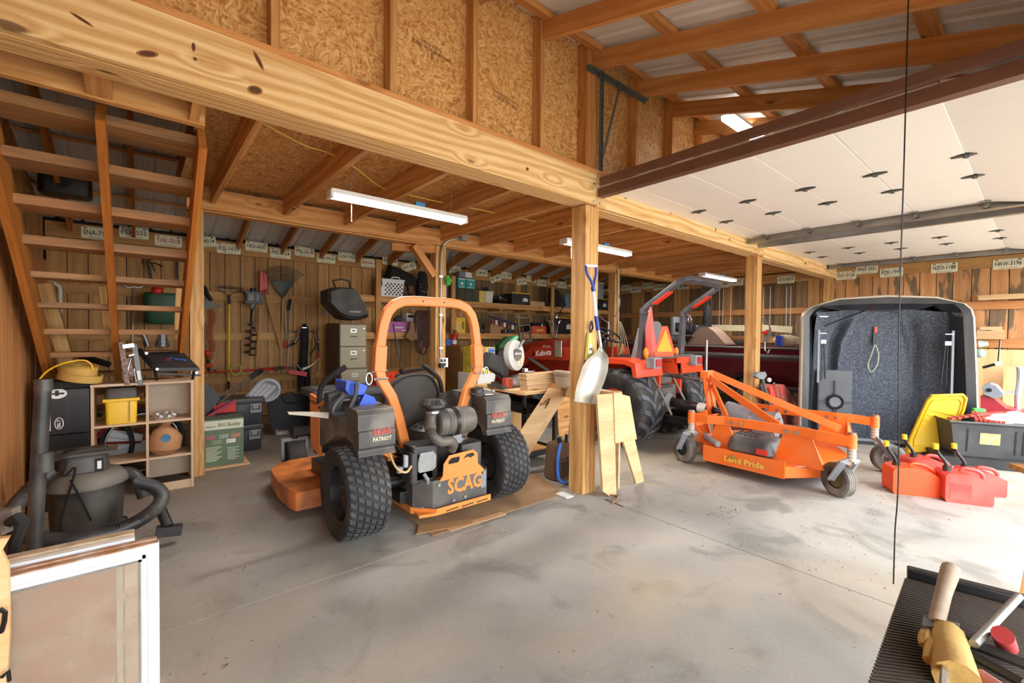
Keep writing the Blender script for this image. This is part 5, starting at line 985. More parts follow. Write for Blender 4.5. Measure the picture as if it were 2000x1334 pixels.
# fenders / fuel tanks
def fender(s_):
    f = lambda x: x if s_ < 0 else 2*XC-x+.0
    x0, x1 = f(1.065), f(1.315); side = [(2.78, .56), (2.80, .60), (2.785, .62), (2.785, .72), (2.80, .73), (2.80, .83), (2.83, .86), (3.30, .87), (3.55, .80), (3.72, .64), (3.70, .52), (3.55, .48), (3.38, .55), (3.22, .63), (3.02, .655), (2.88, .63), (2.84, .56)]
    xs_ = [(x0+(x1-x0)*t) for t in (0, .5, 1)]; o = MB().prism(side, 'yz', x0, x1).build('fuel_tank', BF, mw, bev=.022)
    p = Vector(((x0+x1)/2+(.03 if s_ < 0 else -.02), 2.779, .70))
    text('SCAG', M('decal_red', '#c8382c', .5), .052, p+Vector((0, .0, .012)), (1, 0, 0), (0, 0, 1), o, width=.125, bold=.03); text('PATRIOT', M('decal_cream', '#dccdb4', .5), .035, p+Vector((0, .0, -.035)), (1, 0, 0), (0, 0, 1), o, width=.13, bold=.02)
    return o
oL = fender(-1); oR = fender(1)
m = MB().lathe([(0, .04), (.045, .04), (.052, .03), (.052, 0), (.06, -.005), (.06, -.02)], (2.09, 2.93, .885), n=18); m.build('fuel_cap', BLK, mw); MB().bb(2.12, 2.86, .868, 2.20, 2.93, .872).build('warning_decal', WHT, mw)
m = MB().prism([(3.30, .815), (3.36, .87), (3.56, .80)], 'yz', 1.03, 1.036); m.build('side_panel', OM, mw); text('SCAG', BLKM, .035, (1.028, 3.40, .822), (0, -1, 0), (0, -.2, 1), mw, width=.09)
m = MB().prism([(3.58, .40), (3.60, .84), (3.84, .86), (3.80, .44)], 'yz', 1.06, 1.08); m.build('knee_panel', OM, mw, bev=.003); m = MB(); [m.cyl((1.058, 3.66+.05*k, .80), (1.062, 3.66+.05*k, .80), .012, n=8) for k in range(4)]; m.build('hole', BLKM, mw)
# control levers
MB().tube(smooth_path([py(628, 798, 3.6), py(624, 780, 3.6), py(628, 755, 3.58), py(645, 737, 3.55), py(676, 716, 3.5)], 5), .022, n=10).build('lever_grip', BLK, mw); MB().cyl(py(629, 790, 3.6), py(634, 822, 3.6), .022, n=8).build('lever', OM, mw)
MB().tube(smooth_path([py(826, 713, 3.5), py(845, 727, 3.52), py(858, 742, 3.55), py(863, 765, 3.6)], 5), .022, n=10).build('lever_grip', BLK, mw)
# mower deck (left end shows), caster fork and wheel, belt cover
dk = [(3.45, .86), (3.55, .84), (3.80, .82), (4.15, .84), (4.32, .92), (4.38, 1.05), (4.38, 2.3), (4.28, 2.5), (4.0, 2.58), (3.6, 2.56), (3.45, 2.5)]
MB().prism([(x, y) for y, x in dk], 'xy', .06, .195).build('cutting_deck', M('deck_orange_worn', '#d77d3c', .55, dust='#5c3d28', dustamt=.75, scale=9), mw, bev=.02)
m = MB().prism([(1.10, 3.60), (1.10, 3.95), (1.38, 3.95), (1.38, 3.60)], 'xy', .2, .30); m.build('belt_cover', BLK, mw, bev=.02)
cy = 4.55
wheel(mw, (1.12, cy, .165), .165, .16, .07, RIMB, tread='none', side=-1); MB().tube([(1.015, cy, .16), (1.015, cy, .345), (1.225, cy, .345), (1.225, cy, .16)], .014, sec=[(-1, -1.6), (1, -1.6), (1, 1.6), (-1, 1.6)], smooth=False, up=(0, 1, 0)).build('caster_fork', GRY, mw)
m = MB().cyl((1.12, cy, .35), (1.12, cy, .47), .035, n=12); m.bar((1.12, cy, .42), (1.45, cy-.05, .42), .07, .07); m.build('caster_arm', BLKM, mw)
wheel(mw, (2.28, cy, .165), .165, .16, .07, RIMB, tread='none', side=1)
m = MB().bar((1.3, cy, .42), (2.3, cy, .42), .07, .07); m.cyl((2.28, cy, .34), (2.28, cy, .47), .035, n=12); m.build('front_beam', BLKM, mw)
m = MB().tube([(1.20, 3.35, .50), (1.19, 3.45, .45), (1.17, 3.55, .40), (1.17, 3.62, .32)], .006, n=5); m.build('lift_chain', CHR, mw)
rebase(mw, (1.70, 2.95, 0))
# battery chainsaw lying on the left fender
cs = item('chainsaw', 'blue and black battery chainsaw resting on the mower left fender, bar pointing left', 'chainsaw'); CB = M('chainsaw_blue', '#2050c0', .4)
P = lambda x, y, Y=3.12: py(x, y, Y)
m = MB().prism([(P(a_, b_).x, P(a_, b_).z) for a_, b_ in ((667, 742), (697, 747), (707, 752), (700, 768), (672, 768), (665, 758))], 'xz', 3.02, 3.24); m.build('top_cover', CB, cs, bev=.012)
m = MB().prism([(P(a_, b_).x, P(a_, b_).z) for a_, b_ in ((700, 765), (718, 772), (724, 785), (716, 800), (690, 806), (688, 790))], 'xz', 3.0, 3.2); m.build('motor_housing', CB, cs, bev=.012)
m = MB().tube(smooth_path([P(690, 770, 3.05), P(670, 776, 3.03), P(655, 790, 3.02), P(650, 804, 3.02), P(660, 809, 3.03), P(685, 804, 3.04), P(700, 790, 3.05), P(702, 775, 3.06)], 5), .018, n=8); m.build('rear_handle', M('dark_grey_grip', '#3a3b3f', .5), cs)
m = MB().tube(smooth_path([P(697, 748, 2.98), P(694, 772, 2.97), P(682, 800, 2.98)], 5), .016, n=8); m.build('front_handle', M('dark_grey_grip'), cs); m = MB().prism([(P(a_, b_).x, P(a_, b_).z) for a_, b_ in ((640, 770), (665, 764), (668, 800), (650, 812), (640, 800))], 'xz', 3.1, 3.2); m.build('gear_case', BLK, cs, bev=.01)
m = MB().prism([(P(a_, b_, 3.15).x, P(a_, b_, 3.15).z) for a_, b_ in ((561, 804), (563, 809), (600, 812), (640, 817), (641, 805), (600, 804))], 'xz', 3.135, 3.15); m.build('guide_bar', M('bar_scabbard', '#b9ad9b', .5), cs, bev=.002); m = MB().prism([(P(a_, b_).x, P(a_, b_).z) for a_, b_ in ((706, 794), (722, 800), (729, 812), (712, 808))], 'xz', 3.05, 3.06); m.build('blade_tip', STL, cs); rebase(cs, P(680, 808))
# flattened cardboard under the mower
CBD = M('flat_cardboard', '#a58460', .85, var=.15, scale=2.5, dust='#6a4a30', dustamt=.75)
cb = item('cardboard_sheet', 'flattened brown cardboard with dark oil stain on the floor under the mower', 'cardboard')
def flat(name, pts, z, mat, par): return MB().prism(pts, 'xy', z, z+.004).build(name, mat, par)
flat('sheet', [(1.50, 2.60), (2.78, 2.585), (2.95, 3.10), (2.7, 4.0), (1.5, 4.05)], .002, CBD, cb); flat('sheet', [(1.42, 2.68), (1.80, 2.59), (1.87, 2.64), (1.50, 2.80)], .007, CARD, cb); flat('flap', [(1.62, 2.575), (2.1, 2.56), (2.1, 2.62), (1.62, 2.64)], .0065, M('card_edge', '#c4a078', .8), cb)
rebase(cb, (2.1, 3.2, 0))
# ================================================================== TRACTOR
tr = item('tractor', 'orange red compact tractor with grey folding roll bar behind the middle post', 'tractor'); LG_ = M('rops_dark_grey', '#4a4950', .45, .2, dust='#807a74', dustamt=.3); RIMO = M('rim_orange', '#cf4a1e', .4)
LUGT = M('lug_tyre_rubber', '#1e1f22', .6, dust='#6e675c', dustamt=.35)
wheel(tr, (4.66, 3.38, .47), .47, .44, .225, RIMO, tread='lug', tyre=LUGT, side=-1); wheel(tr, (5.76, 3.38, .47), .47, .44, .225, RIMO, tread='lug', tyre=LUGT, side=1)
wheel(tr, (4.72, 5.25, .31), .31, .26, .16, RIMO, tread='lug', tyre=LUGT, side=-1); wheel(tr, (5.68, 5.25, .31), .31, .26, .16, RIMO, tread='lug', tyre=LUGT, side=1)
m = MB().bb(4.95, 3.1, .36, 5.45, 4.3, .72); m.build('transmission', DGR, tr, bev=.03); m = MB().cyl((4.88, 3.38, .47), (5.55, 3.38, .47), .12, n=16); m.build('rear_axle', KRED, tr); MB().bb(4.98, 4.2, .40, 5.42, 5.7, .70).build('chassis', BLKM, tr, bev=.02)
# hood
hp = [(4.35, .70), (4.35, 1.30), (4.9, 1.285), (5.5, 1.20), (5.85, 1.05), (5.97, .85), (5.95, .62), (5.2, .62)]
LRED = M('loader_red', '#a03018', .4, var=.08)
hd = MB().prism(hp, 'yz', 4.90, 5.50).build('hood', M('hood_red', '#8c2616', .3, coat=.4, var=.05), tr, bev=.05)
text('Kubota', WHT, .12, (4.680, 4.86, 1.07), (0, -1, .12), (0, .12, 1), hd, width=.34, shear=.2, bold=.01); text('B2601', WHT, .05, (4.896, 5.0, 1.16), (0, -1, 0), (0, 0, 1), hd, width=.16)
m = MB(); [m.bb(4.893, 5.5, .72+.04*k, 4.90, 5.8, .74+.04*k) for k in range(6)]; m.build('grille', BLKM, hd)
# loader arms, towers and chrome guard
for x in (4.72, 5.68):
    m = MB(); m.bar((x, 4.05, 1.08), (x, 5.1, 1.06), .07, .19); m.bar((x, 5.08, 1.09), (x, 6.2, .42), .07, .15); m.build('loader_arm', LRED, tr, bev=.008)
    m = MB(); m.bar((x, 4.30, .55), (x, 4.15, 1.16), .12, .2, up=(0, 1, 0)); m.build('loader_tower', KRED, tr, bev=.008); m = MB().cyl((x-.02, 4.3, .62), (x-.02, 5.2, .98), .03, n=10); m.build('loader_cylinder', CHR, tr)
m = MB().bb(4.62, 4.42, 1.03, 4.64, 4.56, 1.27); m.build('chrome_plate', CHR, tr, bev=.004)
m = MB().prism([(6.1, .05), (6.15, .60), (6.35, .55), (6.75, .08), (6.7, .03)], 'yz', 4.4, 6.0); m.build('loader_bucket', LRED, tr, bev=.01)
# platform, fenders, seat, console
m = MB().bb(4.55, 3.7, .52, 5.85, 4.4, .56); m.build('platform', BLKM, tr)
for s_ in (-1, 1):
    f = lambda x: x if s_ < 0 else 10.42-x
    sd_ = [(3.02, .86), (3.05, 1.03), (3.2, 1.07), (3.7, 1.06), (3.92, .96), (4.0, .70), (3.94, .70), (3.86, .92), (3.68, 1.0), (3.2, 1.01), (3.1, .98), (3.07, .86)]
    MB().prism(sd_, 'yz', f(4.42), f(4.98)).build('fender', KRED, tr, bev=.008)
    MB().prism([(3.05, .6), (3.05, 1.0), (3.85, 1.0), (3.95, .6)], 'yz', f(4.94), f(4.98)).build('fender_side', KRED, tr)
    m = MB().rbox(f(4.72), 2.99, 1.03, .17, .13, .13, .02); o = m.build('lamp_housing', GRY, tr); MB().bb(f(4.72)-.06, 2.915, .985, f(4.72)+.06, 2.925, 1.075).build('tail_lamp', M('tail_red', '#a52a2c', .3), o)
m = MB().rbox(5.20, 3.60, 1.02, .46, .42, .12, .08); m.build('seat_cushion', BLK, tr)
m = MB().grid(lambda u, v: (4.97+.46*u, 3.42-.10*v-.05*(1-abs(2*u-1)**2), 1.06+(.48-.10*abs(2*u-1)**3)*v), 12, 6, thick=(0, .07, 0)); m.build('seat_back', GRY, tr)
MB().rbox(5.2, 4.32, 1.0, .42, .25, .55, .08).build('dash', BLK, tr); sw = Vector((5.15, 4.02, 1.36)); Rm = Euler((.55, 0, 0)).to_matrix()
m = MB().tube([sw+Rm@Vector((.2*math.cos(a), .2*math.sin(a), 0)) for a in [2*PI*i/24 for i in range(24)]], .014, n=8, closed=True); [m.cyl(sw, sw+Rm@Vector((.2*math.cos(a), .2*math.sin(a), 0)), .01, n=6) for a in (0, 2.1, 4.2)]; m.cyl(sw, (5.18, 4.25, 1.15), .025, n=8); m.build('steering_wheel', BLKM, tr)
MB().cyl((4.9, 3.75, .98), (4.9, 3.72, 1.28), .008, n=6).build('lever', STL, tr); MB().sph((4.9, 3.72, 1.29), .022).build('lever_knob', BLK, tr)
# roll bar
h0, h1 = px(1343, 541, 4.75), px(1404, 562, 5.68); bL, bR = Vector((4.76, 3.17, 1.68)), Vector((5.70, 3.17, 1.68)); h0.y = h1.y = (h0.y+h1.y)/2; h0.z = h1.z = (h0.z+h1.z)/2+.01
sq = [(-1, -.7), (1, -.7), (1, .7), (-1, .7)]
hf = (h0-bL); a1 = bL+hf*.10; a2 = bL+hf*.90; c1 = Vector((.10, 0, 0))
MB().tube([a1, bL+hf*.86, bL+hf*.95+c1*.25, h0+c1, h1-c1, bR+(h1-bR)*.95-c1*.25, bR+(h1-bR)*.86, bR+(h1-bR)*.10], .042, sec=sq, smooth=False, up=(0, 1, .5)).build('roll_bar_hoop', LG_, tr, bev=.01)
for b_, hh_ in ((bL, h0), (bR, h1)):
    q = (hh_-b_).normalized(); xs_ = b_.x
    MB().tube([Vector((xs_+(.06 if b_ is bL else -.06), 3.30, .62)), Vector((xs_, 3.20, 1.02)), Vector((xs_, 3.17, 1.58)), Vector((xs_, 3.17, 1.66)), b_+q*.12], .043, sec=sq, smooth=False, up=(0, 1, 0)).build('roll_bar_post', LG_, tr, bev=.008)
    MB().bar(b_+q*.14-Vector((0, .032, .02)), b_+q*.40-Vector((0, .032, .02)), .09, .012, up=(0, -.6, 1)).build('reflector_strip', M('reflector_red', '#d8341c', .4), tr)
    m = MB().cyl((xs_-.07, 3.15, 1.64), (xs_+.07, 3.15, 1.64), .014, n=8); m.cyl((xs_-.02, 3.10, 1.66), (xs_+.07, 3.10, 1.60), .01, n=6); m.tube([(xs_+.05+.04*math.sin(a), 3.10, 1.58+.05*math.cos(a)) for a in [2*PI*i/10 for i in range(10)]], .004, n=4, closed=True); m.build('hinge_pin', CHR, tr)
MB().bar((4.70, 3.06, 1.09), (5.75, 3.06, 1.09), .05, .04).build('cross_bar', LG_, tr); MB().bb(5.3, 3.02, 1.0, 5.62, 3.08, 1.08).build('bracket', KRED, tr)
m = MB().bar((5.68, 3.10, 1.0), (5.42, 3.15, .55), .07, .02, up=(0, 1, 0)); m.build('stay_plate', STL, tr)
# slow vehicle triangle
SV = [py(1294, 637, 3.0), py(1304, 637, 3.0), py(1318, 686, 3.0), py(1315, 696, 3.0), py(1280, 697, 3.0), py(1277, 688, 3.0)]
o = MB().prism([(p.x, p.z) for p in SV], 'xz', 3.0, 3.006).build('warning_triangle', M('triangle_red', '#d8502c', .45), tr); cS = sum(SV, Vector())/6
MB().prism([(py(299+1000, 641, 3.0).x, py(1299, 643, 3.0).z), (py(1313, 688, 3.0).x, py(1313, 687, 3.0).z), (py(1282, 688, 3.0).x, py(1282, 687, 3.0).z)], 'xz', 2.994, 2.999).build('triangle_centre', M('triangle_orange', '#f59a1c', .45), o)
m = MB().sph(py(1262, 690, 3.0), .05, (.7, .6, 1.3)); m.sph(py(1321, 686, 3.02), .045, (.7, .6, 1.2)); m.build('turn_lamp', M('amber_lamp', '#e07a14', .35), tr)
# three point hitch and drive shaft
m = MB().cyl((5.12, 3.10, .86), (5.11, 2.55, .83), .022, n=8); m.cyl((5.12, 2.95, .855), (5.115, 2.85, .85), .032, n=8); m.build('top_link', DGR, tr)
for x in (4.90, 5.34):
    m = MB(); m.bar((x, 3.2, .36), (x-.10 if x < 5.1 else x+.10, 2.50, .37), .05, .08); m.build('lift_arm', BLKM, tr, bev=.004); m = MB().cyl((x, 3.1, .82), (x, 2.85, .40), .014, n=8); m.cyl((x, 3.1, .82), (x+.1, 3.25, .85), .02, n=8); m.build('lift_rod', STL, tr)
MB().cyl((5.12, 3.12, .53), (5.11, 2.62, .50), .06, n=14).build('shaft_shield', BLK, tr); m = MB().cyl((5.11, 2.62, .50), (5.11, 2.52, .495), .063, n=14); m.build('shaft_label_band', WHT, tr); m = MB().cyl((5.11, 2.52, .495), (5.10, 2.20, .47), .045, n=14); m.build('shaft_inner', BLKM, tr); m = MB().lathe([(.10, 0), (.11, .03), (.06, .08)], (5.12, 3.05, .53), (0, -1, 0), n=16); m.build('shaft_guard', GRY, tr)
m = MB(); m.bar((4.95, 3.12, .80), (5.3, 3.12, .80), .06, .1); m.cyl((5.0, 3.1, .60), (5.28, 3.1, .60), .035, n=8); m.bb(4.98, 3.05, .42, 5.28, 3.12, .70); m.build('hitch_frame', DGR, tr); rebase(tr, (5.21, 3.38, 0))
m = MB().tube([py(1271, 600, 3.05), py(1269, 640, 3.05), py(1271, 680, 3.05), py(1276, 710, 3.05)], [.012, .05, .065, .01], n=8); m.build('flag', M('faded_red_cloth', '#d8645c', .8), label='faded red safety flag rolled and hanging from the left hinge of the tractor roll bar', cat='flag')
m = MB().tube([py(1215, 672, 3.9), py(1213, 684, 3.9), py(1211, 692, 3.9)], [.03, .055, .03], n=7); m.tube([py(1209, 690, 3.9), py(1207, 708, 3.9)], .02, n=6); m.tube([py(1214, 690, 3.9), py(1215, 705, 3.9)], .018, n=6); m.build('glove', M('leather_tan', '#a8805a', .8), label='tan leather gloves hanging below the tractor steering wheel', cat='gloves')
# ================================================================== FINISH MOWER behind the tractor
fm = item('finish_mower', 'orange rear finish mower deck with four caster wheels hitched to the tractor', 'mower attachment'); O2 = ORG2
top = [(4.42, 2.20), (4.40, 1.45), (4.72, 1.22), (5.45, 1.20), (5.78, 1.45), (5.80, 2.20), (5.45, 2.45), (4.80, 2.45)]; n_ = 8
m = MB(); zt = lambda y: .235 if y > 1.6 else .235-.20*(1.6-y)
m.add([(x, y, zt(y)) for x, y in top]+[(x, y, .10) for x, y in top], [tuple(range(8))]+[(i, 8+i, 8+(i+1) % 8, (i+1) % 8) for i in range(8)]); o = m.build('deck', O2, fm); s_ = o.modifiers.new('s', 'SOLIDIFY'); s_.thickness = .008
m = MB().bar((4.398, 2.2, .17), (4.385, 1.45, .17), .012, .15); m.build('side_skirt', O2, fm)
text('Land Pride', M('decal_gold', '#d9b84c', .5), .07, (4.376, 1.80, .165), (0, -1, 0), (0, 0, 1), fm, width=.36, bold=.03); MB().prism([(1.95, .185), (1.90, .215), (1.85, .185)], 'yz', 4.374, 4.378).build('decal', M('decal_olive', '#8c7c34', .5), fm); text('Land Pride', WHT, .05, (4.60, 1.345, .196), (.86, -.45, -.03), (.45, .86, .17), fm, width=.24)
MB().rbox(4.66, 1.80, .30, .40, .46, .15, .10, .86, .86).build('pulley_cover', M('pulley_cover_black', '#37373a', .45, dust='#8e867c', dustamt=.4), fm); m = MB(); [m.bar((4.60, 1.98-.05*k, .379), (4.80, 1.98-.05*k, .379), .018, .006) for k in range(5)]; m.build('vent', BLKM, fm); MB().bb(4.455, 1.62, .25, 4.46, 1.72, .30).build('warning_decal', M('decal_red'), fm)
MB().rbox(5.55, 1.80, .29, .40, .46, .13, .10, .86, .86).build('pulley_cover', M('pulley_cover_black'), fm)
m = MB().cyl((4.46, 2.08, .27), (4.58, 2.26, .29), .03, n=10); m.build('grip_roller', GRY, fm)
# long side arms
for s_ in (-1, 1):
    X = 4.50 if s_ < 0 else 5.72; yr = 1.0 if s_ < 0 else 1.08
    MB().tube([(X, 2.36, .50), (X+.02*s_, 2.20, .50), (X-.03*s_, 2.05, .505), (X-.03*s_, 1.40, .51), (X, 1.25, .51), (X+.01*s_, yr, .50)], .012, sec=[(-1.2, -3.6), (1.2, -3.6), (1.2, 3.6), (-1.2, 3.6)], smooth=False, up=(0, 0, 1)).build('side_arm', O2, fm, bev=.003)
    m = MB()
    for y in (1.97, 1.88, 1.48, 1.40): m.cyl((X-.03*s_-.02, y, .50), (X-.03*s_+.03*s_, y, .50), .018, n=8)
    m.build('arm_bolt', CHR, fm)
    for y0, y1 in ((2.12, 2.02), (1.50, 1.30)):
        xx = X-.02*s_+(-.0)
        MB().add([(xx+.03*-s_, y0+.10, .22), (xx+.03*-s_, y1-.10, .20), (xx, y1, .52), (xx, y0, .52), (xx+.035*-s_+.0, y0+.10, .22), (xx+.04*-s_, y1-.10, .20), (xx+.01*-s_, y1, .52), (xx+.01*-s_, y0, .52)], [(0, 1, 2, 3), (7, 6, 5, 4), (0, 4, 5, 1), (1, 5, 6, 2), (2, 6, 7, 3), (3, 7, 4, 0)]).build('arm_bracket', O2, fm)
        MB().add([(xx-.03*s_, y1-.10, .20), (xx+.20*-s_, y1-.06, .21), (xx, y1, .50), (xx-.03*s_, y1-.09, .20), (xx+.20*-s_, y1-.05, .21), (xx, y1+.01, .50)], [(0, 1, 2), (5, 4, 3), (0, 3, 4, 1), (1, 4, 5, 2), (2, 5, 3, 0)]).build('gusset', O2, fm)
# cross member, mast and braces
m = MB().bar((4.50, 2.36, .44), (5.72, 2.36, .44), .06, .07); m.bar((4.76, 2.45, .40), (5.44, 2.45, .40), .05, .05); m.build('cross_member', O2, fm, bev=.004)
for x in (5.03, 5.15): MB().tube([(x, 2.52, .94), (x, 2.50, .80), (x+.02, 2.44, .36)], .012, sec=[(-1, -3.2), (1, -3.2), (1, 3.2), (-1, 3.2)], smooth=False, up=(1, 0, 0)).build('mast', O2, fm, bev=.003)
m = MB().bb(5.0, 2.46, .86, 5.18, 2.56, .95); m.build('mast_head', O2, fm, bev=.008); MB().cyl((4.97, 2.53, .84), (5.22, 2.53, .84), .014, n=8).build('hitch_pin', CHR, fm)
for a_, b_ in (((5.12, 2.50, .93), (5.50, 1.32, .42)), ((5.05, 2.48, .88), (4.72, 1.62, .50)), ((5.09, 2.46, .80), (4.86, 2.18, .48))):
    MB().bar(a_, b_, .02, .075).build('brace', O2, fm, bev=.003)
m = MB().prism([(2.30, .30), (2.36, .55), (2.50, .46), (2.50, .30)], 'yz', 4.74, 4.77); m.cyl((4.68, 2.47, .37), (4.84, 2.47, .37), .02, n=8); m.build('hitch_ear', O2, fm)
m = MB().prism([(2.44, .22), (2.20, .22), (2.44, .42)], 'yz', 4.60, 4.615); m.prism([(2.44, .22), (2.20, .22), (2.44, .42)], 'yz', 5.10, 5.115); m.build('gusset', O2, fm)
# gearbox
GBm = M('gearbox_grey', '#85858a', .45, .3, dust='#8a7f70', dustamt=.4)
m = MB().lathe([(.16, 0), (.16, .04), (.11, .26), (.08, .26)], (5.10, 2.28, .46), (0, -1, -.05), n=20); m.build('shaft_bell', M('bell_plastic', '#6f7278', .45, dust='#a29a90', dustamt=.3), fm)
m = MB().cyl((5.10, 2.02, .44), (5.10, 1.76, .44), .12, .13, n=16); m.bb(5.0, 1.78, .24, 5.2, 1.98, .48); m.cyl((5.1, 1.76, .44), (5.1, 1.73, .44), .07, n=12); m.build('gearbox', GBm, fm, bev=.006); m = MB().cyl((5.10, 1.90, .5), (5.10, 1.90, .59), .03, n=10); m.build('fill_cap', BLKM, fm)
# casters
WG = M('caster_dusty', '#7d736a', .7, dust='#a39a8e', dustamt=.5)
def caster(px_, py_, a, dist, spacer=True, m1=RUB, big=.145):
    d = Vector((math.cos(a), math.sin(a), 0)); c = Vector((px_, py_, 0))+d*dist; axd = Vector((-d.y, d.x, 0)); 
    m = MB().cyl((px_, py_, .33), (px_, py_, .56), .022, n=12); m.build('caster_post', M('rusty_post', '#8c5a38', .6, dust='#c8b8a8', dustamt=.5), fm)
    m = MB(); [m.lathe([(.03, 0), (.034, .012), (.03, .024)], (px_, py_, .34+.027*k), n=12) for k in range(5)]; m.build('spacer', M('spacer_grey', '#b0a698', .5), fm); MB().cyl((px_, py_, .44), (px_, py_, .555), .036, n=14).build('pivot_tube', O2, fm); MB().cyl((px_, py_, .555), (px_, py_, .572), .03, n=12).build('pivot_cap', M('rusty_post'), fm)
    for s_ in (-1, 1):
        MB().tube([Vector((px_, py_, .335))+axd*(.02*s_), Vector((px_, py_, .325))+axd*(.07*s_)+d*.01, c+axd*(.075*s_)+Vector((0, 0, .145))], .008, sec=[(-1, -3.5), (1, -3.5), (1, 3.5), (-1, 3.5)], smooth=False).build('fork', GRY, fm)
    wheel(fm, c+Vector((0, 0, big)), big, .09, .075, m1, ax=axd, tread='rib', tyre=M('caster_tyre', '#4a4744', .7, dust='#a09688', dustamt=.6), side=-1)
    MB().cyl(c+Vector((0, 0, big))-axd*.09, c+Vector((0, 0, big))+axd*.09, .012, n=8).build('axle_bolt', CHR, fm)
caster(4.47, 2.37, 1.2, .10, m1=BLKM); caster(5.74, 2.37, 1.2, .10, m1=BLKM)
caster(4.52, 1.0, 1.02, .12, m1=M('rusty_rim', '#5c5030', .6)); caster(5.73, 1.08, -.95, .12, m1=WG)
rebase(fm, (5.1, 1.8, 0))
# ================================================================== SAW CART AND SAWHORSE
def poly_y(m, pts, Y0, Y1, mir=None): return m.prism([(py(a, b, Y0).x, py(a, b, Y0).z) for a, b in pts], 'xz', Y0, Y1)
ct = item('tool_cart', 'black steel tool cart with wooden top and pegboard sides behind the middle post', 'cart')
TZ = .765; tx0, tx1, ty0, ty1 = 2.93, 3.44, 3.30, 4.18
plank('cart_top', (tx0, (ty0+ty1)/2, TZ), (tx1, (ty0+ty1)/2, TZ), ty1-ty0, .03, W_PLY, ct)
for x in (tx0+.02, tx1-.05):
    for y in (ty0+.03, ty1-.05):
        m = MB(); m.bb(x, y, .0, x+.035, y+.004, TZ-.015); m.bb(x, y, 0, x+.004, y+.035, TZ-.015); m.build('leg', BLKM, ct)
        h = MB(); [h.cyl((x+.018, y+.001, z), (x+.018, y-.003, z), .005, n=6) for z in (.10, .14, .50, .54, .58, .62)]; h.build('bolt', CHR, ct)
for z, hh in ((.56, .07), (.10, .06)):
    m = MB(); m.bb(tx0+.02, ty0+.03, z, tx1-.02, ty0+.035, z+hh); m.bb(tx0+.02, ty1-.02, z, tx1-.02, ty1-.015, z+hh); m.bb(tx0+.02, ty0+.03, z, tx0+.025, ty1-.02, z+hh); m.bb(tx1-.02, ty0+.03, z, tx1-.015, ty1-.02, z+hh); m.bb(tx0+.02, ty0+.03, z, tx1-.02, ty1-.02, z+.006); m.build('tray', BLKM, ct)
plank('shelf_board', (tx0+.04, (ty0+ty1)/2, .13), (tx1-.04, (ty0+ty1)/2, .13), ty1-ty0-.1, .012, W_JOIST, ct)
def pegmat():
    m = bpy.data.materials.new('pegboard'); t, N, L_, b = nt(m); tc = N.new('ShaderNodeTexCoord'); mp = N.new('ShaderNodeVectorMath'); mp.operation = 'MODULO'; ad = N.new('ShaderNodeVectorMath'); ad.operation = 'ADD'; ad.inputs[1].default_value = (10, 10, 10); L_.new(tc.outputs['Object'], ad.inputs[0]); L_.new(ad.outputs[0], mp.inputs[0]); mp.inputs[1].default_value = (.0254,)*3
    b.inputs['Base Color'].default_value = (*lin('#c9a066'), 1); b.inputs['Roughness'].default_value = .7; return m
PEG = pegmat()
def pegboard(axis, c0, c1, z0, z1, at):
    m = MB(); h = MB()
    if axis == 'y': m.bb(at, c0, z0, at+.005, c1, z1)
    else: m.bb(c0, at, z0, c1, at+.005, z1)
    n1 = int((c1-c0)/.0254); n2 = int((z1-z0)/.0254)
    for i in range(1, n1):
        for j in range(1, n2):
            c_, z = c0+i*.0254, z0+j*.0254
            if axis == 'y': h.add([(at-.0008, c_-.003, z-.003), (at-.0008, c_+.003, z-.003), (at-.0008, c_+.003, z+.003), (at-.0008, c_-.003, z+.003)], [(0, 1, 2, 3)])
            else: h.add([(c_-.003, at-.0008, z-.003), (c_+.003, at-.0008, z-.003), (c_+.003, at-.0008, z+.003), (c_-.003, at-.0008, z+.003)], [(0, 1, 2, 3)])
    o = m.build('pegboard', PEG, ct); h.build('peg_hole', M('peg_hole_dark', '#5a3f22', .9), o, kind='stuff')
pegboard('y', 3.55, 4.13, .17, .53, tx0+.055); pegboard('x', 3.0, 3.42, .17, .53, ty1-.3)
rebase(ct, (3.3, 3.74, 0))
# mitre saw
ms = item('mitre_saw', 'mitre saw with round blade guard and black dust bag on the cart top', 'saw'); AL = M('cast_aluminium', '#7d7b77', .5, .5); cS = py(1003, 694, 3.75)
m = MB().lathe([(0, -.03), (.16, -.03), (.17, 0), (.17, .04), (0, .05)], cS, (.35, -1, .1), n=32); m.build('upper_guard', M('guard_white', '#c3c3bd', .45, .2, var=.08), ms, ang=50)
m = MB()
for k in range(6): a = -2.4+k*.42; q = cS+Vector((.10*math.cos(a), -.045, .10*math.sin(a))); m.sph(q, .028, (.7, .3, 1.2), n=8, m=6)
m.build('guard_window', M('pale_yellow_window', '#d6cf9c', .5), ms)
m = MB().prism([(cS.x-.05, cS.z+.06), (cS.x, cS.z+.08), (cS.x+.055, cS.z+.05), (cS.x+.05, cS.z-.02), (cS.x, cS.z-.06), (cS.x-.05, cS.z-.02)], 'xz', cS.y-.075, cS.y-.04); o = m.build('guard_badge', DGR, ms, bev=.006); text('HITACHI', WHT, .03, (cS.x, cS.y-.077, cS.z+.02), (1, 0, 0), (0, 0, 1), o, width=.085, bold=.02)
m = MB().tube([cS+Vector((-.16, .02, -.02)), cS+Vector((-.17, .02, -.16)), cS+Vector((-.08, .02, -.27))], [.03, .05, .05], n=8); m.build('arm', BLK, ms); MB().bar(cS+Vector((.03, -.06, .09)), cS+Vector((.09, -.06, .17)), .025, .02).build('guard_link', AL, ms)
